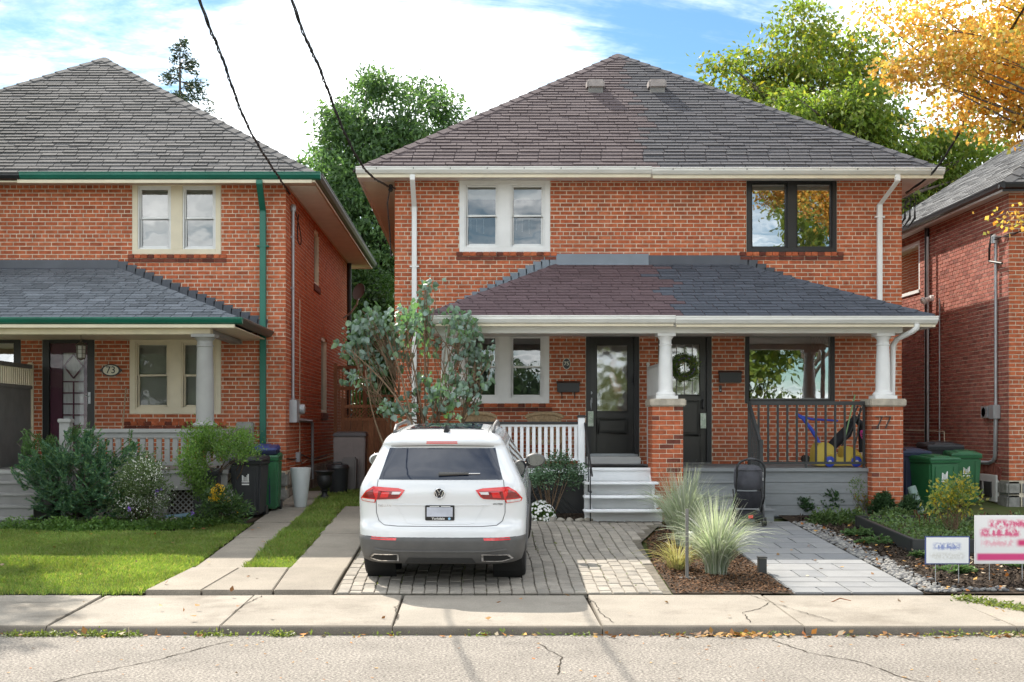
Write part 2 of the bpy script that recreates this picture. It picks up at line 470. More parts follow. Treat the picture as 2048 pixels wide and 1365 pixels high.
b = MB()
prof = [(-140, -0.03), (KERB + 0.03, -0.03), (KERB + 0.1, 0.01), (BACK, 0.055), (FLATY, gz(FLATY) - 0.045), (320, gz(FLATY) - 0.045)]
for (ya, za), (yb, zb) in zip(prof, prof[1:]):
    b.poly([(-250, ya, za), (250, ya, za), (250, yb, zb), (-250, yb, zb)])
struct(b.build('ground', m_wild, fixn=False))
road = struct(MB().poly([(-120, -4.5, 0.0), (120, -4.5, 0.0), (120, KERB - 0.02, 0.0), (-120, KERB - 0.02, 0.0)]).build('road', m_asph, fixn=False))
b = MB().box(-120, 120, -6.5, -4.55, -0.05, 0.11)
struct(b.build('far_pavement', m_conc))
def sheet(name, pts, off, m, parent=None, kind='structure'):
    vs = [(x, y, gz(y) + off) for x, y in pts]
    return MB().poly(vs).build(name, m, parent, kind=kind)
def ribbon(name, pts, w, zf, m, parent):
    """an irregular crack lying just above the surface"""
    b = MB(); P = []
    for i in range(len(pts) - 1):
        a, c = Vector(pts[i]), Vector(pts[i + 1]); n = max(2, int((c - a).length / 0.06))
        for k in range(n): P.append(a.lerp(c, k / n) + Vector((random.uniform(-1, 1), random.uniform(-1, 1))) * 0.012)
    P.append(Vector(pts[-1]))
    L, Rr = [], []
    for i, p in enumerate(P):
        d = (P[min(i + 1, len(P) - 1)] - P[max(i - 1, 0)]).normalized(); nrm = Vector((-d.y, d.x)) * w * random.uniform(0.3, 1.0)
        L.append(p + nrm); Rr.append(p - nrm)
    vs = [(p.x, p.y, zf(p.y)) for q in zip(L, Rr) for p in q]
    b.add(vs, [(2 * i, 2 * i + 1, 2 * i + 3, 2 * i + 2) for i in range(len(P) - 1)])
    return b.build(name, m, parent, fixn=False)
for pts in ([(-2.1, 10.9), (-2.35, 10.4), (-2.55, 9.95), (-3.0, 9.3), (-3.3, 8.6)], [(2.6, 10.9), (2.75, 10.3), (3.05, 9.9), (3.2, 9.2), (3.6, 8.7)],
            [(0.55, 10.7), (0.7, 10.1), (0.62, 9.4)]):
    ribbon('road_crack', pts, 0.008, lambda y: 0.004, m_crack, road)

# pavement: slabs with open joints and a kerb stone in front of them
pave = struct(MB().poly([(-14, KERB + 0.02, 0.03), (14, KERB + 0.02, 0.03), (14, BACK, 0.07), (-14, BACK, 0.07)]).build('pavement', m_crack, fixn=False))
JX = [-13.2, -11.6, -10.1, -8.5, -6.95, -5.4, -3.84, -2.29, -0.74, 1.14, 2.95, 4.85, 6.5, 8.2, 9.9, 11.5, 13]
for x0, x1 in zip(JX, JX[1:]):
    g = 0.008
    sk = random.uniform(-0.03, 0.03)
    dz = random.uniform(-0.004, 0.004)
    p = [(x0 + g, KERB + 0.055, 0), (x1 - g, KERB + 0.055, 0), (x1 - g + sk, BACK - 0.005, 0), (x0 + g + sk, BACK - 0.005, 0)]
    lo = [(x, y, gz(y) - 0.06) for x, y, _ in p]; hi = [(x, y, gz(y) + dz) for x, y, _ in p]
    MB().hexa(lo + hi).build('slab', m_conc, pave, bevel=0.006)
    # kerb stone with a worn rounded nose
    pr = [(KERB + 0.05, -0.05), (KERB + 0.05, 0.077), (KERB + 0.035, 0.076), (KERB + 0.018, 0.067), (KERB + 0.003, 0.05), (KERB - 0.012, 0.0), (KERB - 0.015, -0.05)]
    MB().prism([(x0 + 0.004, y, z + dz) for y, z in pr], (x1 - x0 - 0.008, 0, 0)).build('kerb_stone', m_kerbshade, pave, smooth=50)
zp = lambda y: gz(y) + 0.0065
for pts in ([(-3.76, 12.9), (-3.82, 12.2), (-3.86, 11.4)], [(-2.2, 12.9), (-2.28, 12.3), (-2.31, 11.9)], [(-0.70, 12.6), (-0.78, 12.2), (-0.72, 11.7), (-0.73, 11.36)],
            [(1.13, 12.95), (1.2, 12.4), (1.19, 11.9), (1.26, 11.36)], [(2.95, 12.5), (2.75, 12.1), (2.55, 11.9), (2.5, 11.36)], [(2.85, 12.95), (3.1, 12.0), (3.3, 11.4)],
            [(-5.2, 12.6), (-4.6, 12.5), (-4.2, 12.52)]):
    ribbon('pavement_crack', pts, 0.006, zp, m_crack, pave)

# left drive: an apron and two concrete strips
apron = struct(sheet('drive_apron', [(-3.5, 13.06), (-1.5, 13.06), (-1.5, 14.5), (-3.3, 14.5)], 0.005, m_crack))
def slabbox(pts, h, m, parent, name='slab'):
    lo = [(x, y, gz(y) - 0.04) for x, y in pts]; hi = [(x, y, gz(y) + h) for x, y in pts]
    return MB().hexa(lo + hi).build(name, m, parent, bevel=0.008)
ax = [(-3.45, -3.28), (-2.86, -2.72), (-2.11, -2.15), (-1.485, -1.485)]
for (a0, a1), (b0, b1) in zip(ax, ax[1:]):
    slabbox([(a0 + 0.006, 13.06), (b0 - 0.006, 13.06), (b1 - 0.006, 14.46), (a1 + 0.006, 14.46)], 0.042, m_conc2, apron)
strip = struct(sheet('drive_strip', [(-3.28, 14.47), (-2.68, 14.47), (-2.68, 22.9), (-3.26, 22.9)], -0.01, m_crack))
ys = [14.475, 15.65, 16.95, 18.5, 20.0, 21.4, 22.8]
for i, (a, c) in enumerate(zip(ys, ys[1:])):
    slabbox([(-3.27, a + 0.01), (-2.69, a + 0.01), (-2.70 + random.uniform(-.03, .03), c - 0.01), (-3.25, c - 0.01)], 0.012 + 0.012 * random.random(), m_conc2, strip)
strip2 = struct(sheet('drive_strip', [(-2.15, 14.47), (-1.49, 14.47), (-1.49, 20.5), (-2.1, 20.5)], -0.01, m_crack))
for a, c in zip([14.475, 17.3, 20.4], [17.3, 20.4]):
    slabbox([(-2.145, a + 0.005), (-1.49, a + 0.005), (-1.49, c - 0.005), (-2.12, c - 0.005)], 0.03, m_conc2, strip2)

# right drive: tumbled pavers in running courses
padx = lambda y: 2.06 + 0.10 * max(0, min(1, (y - 14.6) / 1.8)) + (0.62 * max(0, (y - 16.6) / 2.0) ** 1.3)
pd = struct(sheet('paved_drive', [(-1.47, 13.02), (2.05, 13.02), (2.10, 14.6), (2.2, 16.6), (2.8, 18.65), (2.8, 18.72), (-1.47, 18.72)], 0.006, mat('joint_sand', (0.115,0.098,0.075), 0.95, 0.4, 9)))
pavers = []
pw, pl = 0.132, 0.262
ncol = int((2.9 + 1.46) / pw)
for ci in range(ncol):
    x0 = -1.455 + ci * pw
    y = 13.035 - (pl / 2 if ci % 2 else 0) - random.uniform(0, 0.04)
    while y < 18.62:
        a, c = max(y, 13.03), min(y + pl * random.uniform(0.95, 1.05), 18.66)
        if c - a > 0.07 and x0 + pw * 0.7 < padx(0.5 * (a + c)):
            pavers.append((x0, x0 + pw, a, c))
        y = y + pl
def paver_shape(w, l):
    e = 0.006
    b = MB()
    z0, z1, z2 = -0.045, 0.012, 0.020
    w2, l2 = w / 2, l / 2
    lo = [(-w2, -l2, z0), (w2, -l2, z0), (w2, l2, z0), (-w2, l2, z0)]
    mi = [(-w2, -l2, z1), (w2, -l2, z1), (w2, l2, z1), (-w2, l2, z1)]
    hi = [(-w2 + e, -l2 + e, z2), (w2 - e, -l2 + e, z2), (w2 - e, l2 - e, z2), (-w2 + e, l2 - e, z2)]
    q = lambda o: [(o, o + 1, o + 5, o + 4), (o + 1, o + 2, o + 6, o + 5), (o + 2, o + 3, o + 7, o + 6), (o + 3, o, o + 4, o + 7)]
    b.add(lo + mi + hi, q(0) + q(4) + [(8, 9, 10, 11)])
    return b
shared = paver_shape(pw - 0.009, pl - 0.018)
pmesh = bpy.data.meshes.new('paver'); pmesh.from_pydata(shared.v, [], shared.f); pmesh.materials.append(m_paver)
tilt = math.atan(SLOPE)
def vis_key(p):
    x, y = (p[0] + p[1]) / 2, (p[2] + p[3]) / 2
    hidden = -1.3 < x < 0.6 and y > 14.2
    return (1 if hidden else 0, y)
pavers.sort(key=vis_key)
rest = MB(); cnt = 0
for (x0, x1, a, c) in pavers:
    cx, cy = (x0 + x1) / 2 + random.uniform(-.003, .003) + .012 * math.sin(a * 2.2 + x0 * .7), (a + c) / 2
    rot = Euler((tilt + random.uniform(-.008, .008), random.uniform(-.015, .015), random.uniform(-.03, .03)))
    z = gz(cy) + random.uniform(-.003, .003)
    if cnt < 300 and (c - a) > 0.22:
        o = bpy.data.objects.new('paver', pmesh); COL.objects.link(o); o.parent = pd
        o.location = (cx, cy, z); o.rotation_euler = rot
        cnt += 1
    else:
        s = paver_shape(pw - 0.009, c - a - 0.018)
        s.xform(Matrix.Translation((cx, cy, z)) @ rot.to_matrix().to_4x4())
        rest.add(s.v, s.f)
rest.build('paver_rest', m_paver, pd, kind='stuff', fixn=False)

# slab walk to the right-hand door
walk = struct(sheet('slab_walk', [(3.32, 13.02), (4.69, 13.02), (4.69, 18.62), (3.32, 18.62)], 0.004, m_soil))
y = 13.03
row = 0
while y < 18.5:
    h = random.choice([0.30, 0.30, 0.45])
    h = min(h, 18.6 - y)
    x = 3.33
    while x < 4.66:
        w = random.choice([0.30, 0.45, 0.60, 0.60])
        if 4.68 - (x + w) < 0.25: w = 4.68 - x
        slabbox([(x + .003, y + .003), (x + w - .003, y + .003), (x + w - .003, y + h - .003), (x + .003, y + h - .003)], 0.022, m_slab, walk)
        x += w
    y += h

# beds
sheet('garden_bed', [(2.06, 13.02), (3.31, 13.02), (3.31, 18.62), (2.86, 18.62), (2.3, 16.7), (2.12, 14.7)], 0.012, m_soil)
sheet('garden_bed', [(4.70, 13.02), (12.5, 13.02), (12.5, 19.4), (4.70, 19.4)], 0.012, m_soil)
sheet('garden_bed', [(-9.5, 17.65), (-5.6, 17.5), (-3.95, 17.75), (-3.3, 18.6), (-3.3, 21.5), (-9.5, 21.5)], 0.012, m_soil)
sheet('garden_bed', [(-1.45, 18.74), (1.75, 18.74), (1.75, 19.5), (-1.45, 19.5)], 0.03, m_soil)
sheet('lawn', [(-14, 12.992), (-3.47, 12.992), (-3.29, 14.46), (-3.29, 18.5), (-4.0, 17.75), (-5.6, 17.5), (-9.5, 17.65), (-14, 17.65)], 0.010, m_turf)
sheet('lawn', [(-2.68, 14.47), (-2.16, 14.47), (-2.12, 20.5), (-1.5, 20.5), (-1.5, 24), (-2.68, 23)], 0.010, m_turf)

# ================================================================== houses
COURSE = 0.0705
def snap(z, z0): return z0 + round((z - z0) / COURSE) * COURSE
def bricks_on(house, wall, mp, u0, u1, z0, z1, holes, mbrick, budget, prefer=None, corner=True, vb=1, header_every=6, phase=0):
    """courses of single bricks in front of a mortar wall; mp(u, d, z) gives the world point d metres out of the wall"""
    J = 0.0135
    L = 0.219; H = 0.1095
    rects = []
    n = int(math.ceil((z1 - z0) / COURSE))
    for r in range(n):
        a = z0 + r * COURSE; c = min(a + COURSE, z1)
        head = (r + phase) % header_every == header_every - 1
        step = H if head else L
        off = (H / 2 if head else (L / 2 if (r % 2) else 0))
        u = u0 - off
        while u < u1:
            p, q = max(u, u0), min(u + step, u1)
            segs = [(p, q)] if q - p > 0.02 else []
            zm = (a + c) / 2
            for (h0, h1, g0, g1) in holes:
                if g0 < zm < g1:
                    ns = []
                    for (s, e) in segs:
                        if e <= h0 or s >= h1: ns.append((s, e)); continue
                        if s < h0 - 0.02: ns.append((s, h0))
                        if e > h1 + 0.02: ns.append((h1, e))
                    segs = ns
            for (s, e) in segs: rects.append((s, e, a, c))
            u += step
    full = [q for q in rects if abs((q[1] - q[0]) - L) < 1e-4 and abs(q[3] - q[2] - COURSE) < 1e-4]
    if prefer: full.sort(key=prefer)
    pick = set(id(q) for q in full[:budget])
    D = 0.007
    # shared mesh for the loose bricks
    w, h = L - J, COURSE - J
    def verts(s, e, a, c, d1):
        return [mp(s, -0.004, a), mp(e, -0.004, a), mp(e, -0.004, c), mp(s, -0.004, c), mp(s + .001, d1, a + .001), mp(e - .001, d1, a + .001), mp(e - .001, d1, c - .001), mp(s + .001, d1, c - .001)]
    sh = MB().hexa([Vector(p) - Vector(mp(0, 0, 0)) for p in verts(-w / 2, w / 2, -h / 2, h / 2, D)], back=False)
    me = bpy.data.meshes.new('brick'); me.from_pydata(sh.v, [], sh.f); me.materials.append(mbrick)
    bm = bmesh.new(); bm.from_mesh(me); bmesh.ops.recalc_face_normals(bm, faces=bm.faces)
    nsum = sum((f.normal * f.calc_area() for f in bm.faces), Vector()); outv = Vector(mp(0, 1, 0)) - Vector(mp(0, 0, 0))
    if nsum.dot(outv) < 0: bmesh.ops.reverse_faces(bm, faces=bm.faces)
    bm.to_mesh(me); bm.free()
    base_o = WORG[wall.name]
    rest = MB()
    for q in rects:
        s, e, a, c = q
        if id(q) in pick:
            o = bpy.data.objects.new('brick', me); COL.objects.link(o); o.parent = wall
            o.location = Vector(mp((s + e) / 2, random.uniform(-.0015, .0015), (a + c) / 2)) - base_o
        else:
            ss = s + (J / 2 if s > u0 + 1e-4 else 0); ee = e - (J / 2 if e < u1 - 1e-4 else 0)
            rest.hexa(verts(ss, ee, a + J / 2, c - J / 2, D + random.uniform(-.0015, .0015)), back=False)
    rest.build('brick_rest', mbrick, wall, kind='stuff', fixn=False)
def panel(b, mp, u0, u1, z0, z1, holes, depth=0.14):
    us = sorted(set([u0, u1] + [x for h in holes for x in h[:2] if u0 < x < u1])); zs = sorted(set([z0, z1] + [x for h in holes for x in h[2:] if z0 < x < z1]))
    for a, c in zip(us, us[1:]):
        for e, f in zip(zs, zs[1:]):
            um, zm = (a + c) / 2, (e + f) / 2
            if any(h[0] < um < h[1] and h[2] < zm < h[3] for h in holes): continue
            b.poly([mp(a, 0, e), mp(c, 0, e), mp(c, 0, f), mp(a, 0, f)])
    for h in holes:
        a, c, e, f = h
        for (p, q) in (((a, e), (a, f)), ((a, f), (c, f)), ((c, f), (c, e)), ((c, e), (a, e))):
            b.poly([mp(p[0], 0, p[1]), mp(q[0], 0, q[1]), mp(q[0], -depth, q[1]), mp(p[0], -depth, p[1])])

def shingles(roof, O, U, V, poly, row, tabw, mats, budget, thick=0.012, jit=0.0, split=None, name='shingle', prefer_low=True, gap=.006):
    """rows of tabs on the plane O + u*U + v*V inside the convex polygon poly (u, v), each tab lifted at its lower edge"""
    O, U, V = Vector(O), Vector(U).normalized(), Vector(V).normalized()
    Nn = U.cross(V).normalized()
    if Nn.z < 0: Nn = -Nn
    vmax = max(p[1] for p in poly); umin = min(p[0] for p in poly); umax = max(p[0] for p in poly)
    if area2(poly) < 0: poly = poly[::-1]
    pieces = []
    r = 0; v = 0.0
    while v < vmax:
        u = umin - random.uniform(0, tabw) - ((r % 2) * tabw / 2 if not jit else 0)
        while u < umax:
            w = tabw * random.uniform(1 - jit, 1 + jit)
            q = [(u + gap, v), (u + w - gap, v), (u + w - gap, v + row * 1.04), (u + gap, v + row * 1.04)]
            c = clip_convex(q, poly)
            if len(c) >= 3 and abs(area2(c)) > 0.002: pieces.append((c, v, r, u + w / 2))
            u += w
        v += row; r += 1
    rest = {}
    base_o = WORG[roof.name]
    for i, (c, v0, r, um) in enumerate(pieces):
        th = thick * random.uniform(0.75, 1.5)
        k = split(um, v0) if split else 0
        wob = random.uniform(0, 0.004)
        top = []
        for (a, z) in c:
            f = (z - v0) / row
            top.append(O + U * a + V * z + Nn * (th * (1 - f) + 0.006 + wob))
        bot = [p - Nn * (th + 0.004) for p in top]
        n = len(c)
        fs = [tuple(range(n))] + [(j, (j + 1) % n, n + (j + 1) % n, n + j) for j in range(n)]
        fs = [fs[0]] + [tuple(reversed(f)) for f in fs[1:]]
        if i < budget:
            b = MB().add(top + bot, fs); b.build(name, mats[k], roof, fixn=False)
        else:
            rest.setdefault(k, MB()).add(top + bot, fs)
    for k, b in rest.items(): b.build(name + '_rest', mats[k], roof, kind='stuff', fixn=False)
def hipcaps(roof, A, B, m, n, w=0.13, out=(0, -1, 0)):
    """overlapping cap pieces along a hip from A (low) to B (high)"""
    A, B = Vector(A), Vector(B); t = (B - A).normalized()
    side = t.cross(Vector((0, 0, 1))).normalized(); up = side.cross(t).normalized()
    L = (B - A).length / n
    for i in range(n):
        p = A + t * (i * L); q = A + t * ((i + 1.12) * L)
        b = MB()
        vs = []
        for pt, lift in ((p, 0.034), (q, 0.016)):
            vs += [pt + side * w - up * (w * 0.42) + up * lift, pt + up * (lift + 0.006), pt - side * w - up * (w * 0.42) + up * lift]
        vs += [v - up * 0.02 for v in vs]
        b.add(vs, [(0,1,4,3),(1,2,5,4),(6,7,1,0),(7,8,2,1),(0,3,9,6),(2,5,11,8)])
        b.build('hip_cap', m, roof, fixn=True)
def gutter_profile(h=0.13, d=0.12):
    return [(0, 0), (-0.02, 0), (-0.07, 0.02), (-d, 0.07), (-d, h - 0.02), (-d - 0.012, h - 0.015), (-d - 0.012, h), (0, h)]

def sash_pair(house, x0, x1, z0, z1, Y, mframe, blind=None, glass=None, frame_w=0.085, mull=0.19, room=None, cords=False, sashm=None):
    """a pair of double-hung windows in one casing"""
    glass = glass or m_glass; sashm = sashm or mframe
    win = MB().frame(x0, x1, z0, z1, frame_w, Y - 0.012, Y + 0.12)
    xm = (x0 + x1) / 2
    win.box(xm - mull / 2, xm + mull / 2, Y - 0.008, Y + 0.12, z0 + frame_w, z1 - frame_w)
    w = win.build('window', mframe, house, bevel=0.006)
    for (a, c) in ((x0 + frame_w, xm - mull / 2), (xm + mull / 2, x1 - frame_w)):
        zb, zt = z0 + frame_w, z1 - frame_w
        zm = (zb + zt) / 2
        MB().frame(a - 0.004, c + 0.004, zb - 0.004, zt + 0.004, 0.035, Y + 0.012, Y + 0.06).build('sash_track', sashm, w, bevel=0.004)
        MB().frame(a + 0.03, c - 0.03, zm - 0.02, zt - 0.03, 0.03, Y + 0.035, Y + 0.068).build('upper_sash', sashm, w, bevel=0.004)
        MB().frame(a + 0.03, c - 0.03, zb + 0.03, zm + 0.018, 0.034, Y + 0.07, Y + 0.10).build('lower_sash', sashm, w, bevel=0.004)
        MB().poly([(a + .055, Y + .05, zm + .005), (c - .055, Y + .05, zm + .005), (c - .055, Y + .05, zt - .055), (a + .055, Y + .05, zt - .055)]).build('pane', glass, w, fixn=False)
        MB().poly([(a + .055, Y + .085, zb + .055), (c - .055, Y + .085, zb + .055), (c - .055, Y + .085, zm - .01), (a + .055, Y + .085, zm - .01)]).build('pane', glass, w, fixn=False)
        if blind:
            b = MB(); z = zt - 0.05; bottom = zb + 0.04 if blind > 0.99 else zt - (zt - zb) * blind
            while z > bottom:
                b.add([(a + .03, Y + .135, z), (c - .03, Y + .135, z), (c - .03, Y + .16, z - .018), (a + .03, Y + .16, z - .018)], [(0, 1, 2, 3)])
                z -= 0.02
            b.build('blind', m_blind, w, fixn=False)
            MB().box(a + .02, c - .02, Y + .13, Y + .17, zt - .07, zt - .03).build('blind_head', m_blind, w)
        if cords:
            for k, dx in ((0, 0.06), (1, 0.16), (2, 0.28)):
                pts = [(a + 0.05 + dx, Y + .13, zm - .05), (a + 0.05 + dx + 0.003, Y + .13, zm - .24 - 0.03 * k)]
                MB().tube(pts, 0.003, 5).build('blind_cord', m_white, w)
    if room is not False:
        MB().box(x0 + .02, x1 - .02, Y + 0.55, Y + 0.6, z0, z1).build('room_backing', room or m_room, w)
    return w
def sill_bricks(house, x0, x1, ztop, Y, out=0.03):
    """a projecting course of headers with a dark course under it"""
    s = MB().box(x0, x1, Y - 0.001, Y + 0.05, ztop - 0.14, ztop - 0.004).build('sill', m_mortar, house)
    n = int(round((x1 - x0) / 0.115)); w = (x1 - x0) / n
    for i in range(n):
        MB().box(x0 + i * w + .005, x0 + (i + 1) * w - .005, Y - out, Y + .03, ztop - 0.068, ztop - .002).build('sill_brick', m_brick if i % 3 else m_brickdark, s, bevel=0.004)
    n = int(round((x1 - x0) / 0.225)); w = (x1 - x0) / n
    for i in range(n):
        MB().box(x0 + i * w + .005, x0 + (i + 1) * w - .005, Y - out * 0.6, Y + .03, ztop - 0.138, ztop - .076).build('sill_brick', m_brickdark, s, bevel=0.004)

def downspout(house, pts, w, d, m, bands=()):
    """a rectangular pipe through the points (each an x, y, z centre)"""
    P = [Vector(p) for p in pts]
    b = MB(); rings = []
    for p in P:
        rings.append([p + Vector((sx * w / 2, sy * d / 2, 0)) for sx, sy in ((-1, -1), (1, -1), (1, 1), (-1, 1))])
    vs = [q for r_ in rings for q in r_]
    fs = [(i * 4 + k, i * 4 + (k + 1) % 4, i * 4 + 4 + (k + 1) % 4, i * 4 + 4 + k) for i in range(len(P) - 1) for k in range(4)]
    fs += [(3, 2, 1, 0), tuple(len(vs) - 4 + k for k in range(4))]
    o = b.add(vs, fs).build('downspout', m, house, bevel=0.008)
    for (x, y, z) in bands:
        MB().box(x - w * 0.95, x + w * 0.95, y - d / 2 - .006, y + d / 2 + .004, z - .012, z + .012).build('strap', m, o)
    return o

def front_mp(Y): return lambda u, d, z: (u, Y - d, z)
def right_mp(X): return lambda u, d, z: (X + d, u, z)
def left_mp(X): return lambda u, d, z: (X - d, u, z)
YF = 21.55
m_shbrown = mat('brown_shingle', [(0.1, 0.08, 0.082), (0.117, 0.094, 0.096), (0.107, 0.086, 0.088), (0.124, 0.1, 0.102)], 0.95, 0.12, 20, 0.5, 220, spec=0.12)
m_shgrey = mat('charcoal_shingle', [(0.078, 0.077, 0.083), (0.092, 0.09, 0.097), (0.084, 0.082, 0.089), (0.098, 0.095, 0.103)], 0.95, 0.12, 20, 0.5, 220, spec=0.12)
m_sh73 = mat('weathered_shingle', [(0.1, 0.097, 0.097), (0.131, 0.126, 0.126), (0.113, 0.11, 0.11), (0.144, 0.139, 0.139)], 0.95, 0.15, 20, 0.5, 220, spec=0.12)
m_shp73 = mat('slate_blue_shingle', [(0.1, 0.109, 0.122), (0.149, 0.162, 0.182), (0.121, 0.132, 0.148), (0.17, 0.185, 0.208)], 0.95, 0.1, 20, 0.5, 220, spec=0.12)
m_shp75 = mat('plum_brown_shingle', [(0.099, 0.069, 0.074), (0.117, 0.082, 0.088), (0.107, 0.074, 0.08), (0.125, 0.087, 0.094)], 0.95, 0.1, 20, 0.5, 220, spec=0.12)
m_shp77 = mat('blue_black_shingle', [(0.063, 0.07, 0.086), (0.08, 0.088, 0.109), (0.07, 0.078, 0.095), (0.087, 0.096, 0.118)], 0.95, 0.1, 20, 0.5, 220, spec=0.12)

def main_roof(house, x0, x1, yf, yb, ze, rise, mats, split, row, tabw, jit, budget, capm, capn, soffm):
    xc = (x0 + x1) / 2
    run = 4.65
    A, Bp, C, D = (x0, yf, ze), (x1, yf, ze), (x1, yb, ze), (x0, yb, ze)
    r1, r2 = (xc, yf + run, ze + rise), (xc, yb - run, ze + rise)
    b = MB().add([A, Bp, C, D, r1, r2], [(0, 1, 4), (1, 2, 5, 4), (2, 3, 5), (3, 0, 4, 5), (3, 2, 1, 0)])
    roof = b.build('roof', mats[0], house)
    L = math.hypot(run, rise)
    shingles(roof, A, (1, 0, 0), (0, run, rise), [(0, 0), (x1 - x0, 0), (xc - x0, L)], row, tabw, mats, budget, jit=jit, split=split, thick=0.017, gap=.007)
    hipcaps(roof, A, r1, capm[0], capn); hipcaps(roof, Bp, r1, capm[1], capn)
    return roof, r1
def porch_roof(house, x0, x1, yf, yw, ze, rise, xa, xb, mats, split, row, tabw, jit, budget, capm):
    A, Bp = (x0, yf, ze), (x1, yf, ze)
    Ta, Tb = (xa, yw, ze + rise), (xb, yw, ze + rise)
    b = MB().add([A, Bp, (x1, yw, ze), (x0, yw, ze), Ta, Tb], [(0, 1, 5, 4), (1, 2, 5), (3, 0, 4), (3, 2, 1, 0)])
    roof = b.build('porch_roof', mats[0], house)
    L = math.hypot(yw - yf, rise)
    shingles(roof, A, (1, 0, 0), (0, yw - yf, rise), [(0, 0), (x1 - x0, 0), (xb - x0, L), (xa - x0, L)], row, tabw, mats, budget, jit=jit, split=split, thick=0.010, gap=.007)
    # side slopes
    Ls = math.hypot(xa - x0, rise)
    shingles(roof, (x0, yw, ze), (0, -1, 0), (xa - x0, 0, rise), [(0, 0), (yw - yf, 0), (0, Ls)], row, tabw, [mats[0]], 0, jit=jit, thick=0.008, name='side_shingle')
    Ls = math.hypot(x1 - xb, rise)
    shingles(roof, (x1, yf, ze), (0, 1, 0), (xb - x1, 0, rise), [(0, 0), (yw - yf, 0), (yw - yf, Ls)], row, tabw, [mats[-1]], 0, jit=jit, thick=0.008, name='side_shingle')
    hipcaps(roof, A, Ta, capm[0], 13, 0.11); hipcaps(roof, Bp, Tb, capm[1], 13, 0.11)
    return roof
def column(house, x, y, z0, z1, r0, r1, m, square=True):
    """a tapered Tuscan column with base and capital"""
    h = z1 - z0
    b = MB()
    if square:
        b.box(x - r0 * 1.5, x + r0 * 1.5, y - r0 * 1.5, y + r0 * 1.5, z0, z0 + 0.05)
    prof = [(r0 * 1.35, z0 + .05), (r0 * 1.4, z0 + .075), (r0 * 1.3, z0 + .10), (r0 * 1.05, z0 + .115), (r0, z0 + .15)]
    for k in range(1, 8):
        t = k / 8; prof.append((r0 + (r1 - r0) * t + 0.006 * math.sin(t * math.pi), z0 + .15 + (h - .34) * t))
    prof += [(r1, z1 - .19), (r1 * 1.12, z1 - .185), (r1 * 1.12, z1 - .165), (r1, z1 - .16), (r1, z1 - .10), (r1 * 1.3, z1 - .06), (r1 * 1.35, z1 - .045)]
    b.lathe(prof, (x, y, 0), 28)
    b.box(x - r1 * 1.5, x + r1 * 1.5, y - r1 * 1.5, y + r1 * 1.5, z1 - .045, z1)
    return b.build('column', m, house, smooth=35)
def pier(house, x, y, w, z0, z1, cap_w, loose):
    core = MB().box(x - w / 2 + .006, x + w / 2 - .006, y - w / 2 + .006, y + w / 2 - .006, z0, z1).build('pier', m_mortar, house)
    k = 0; z = z0
    n = int((z1 - z0) / COURSE); ch = (z1 - z0) / n
    mp = front_mp(y - w / 2 + .006)
    for r in range(n):
        cuts = [0, 0.22, 0.44, w] if r % 2 == 0 else [0, 0.11, 0.33, w]
        for a, c in zip(cuts, cuts[1:]):
            if c - a < 0.02: continue
            MB().box(x - w / 2 + a + .004, x - w / 2 + c - .004, y - w / 2, y - w / 2 + .05, z0 + r * ch + .005, z0 + (r + 1) * ch - .005).build('brick', m_brick if random.random() > 0.06 else m_brickdark, core, bevel=0.003)
    side = MB()
    for r in range(n):
        cuts = [0.05, 0.27, w - .004] if r % 2 == 0 else [0.05, 0.16, 0.38, w - .004]
        for a, c in zip(cuts, cuts[1:]):
            for sx in (-1, 1):
                X0, X1 = (x - w / 2, x - w / 2 + .05) if sx < 0 else (x + w / 2 - .05, x + w / 2)
                side.box(X0, X1, y - w / 2 + a + .004, y - w / 2 + c - .004, z0 + r * ch + .005, z0 + (r + 1) * ch - .005)
    side.build('side_brick', m_brick, core, kind='stuff')
    b = MB(); cw = cap_w / 2
    b.box(x - cw, x + cw, y - cw, y + cw, z1, z1 + 0.115)
    c = b.build('pier_cap', m_cap, house, bevel=0.018)
    return core

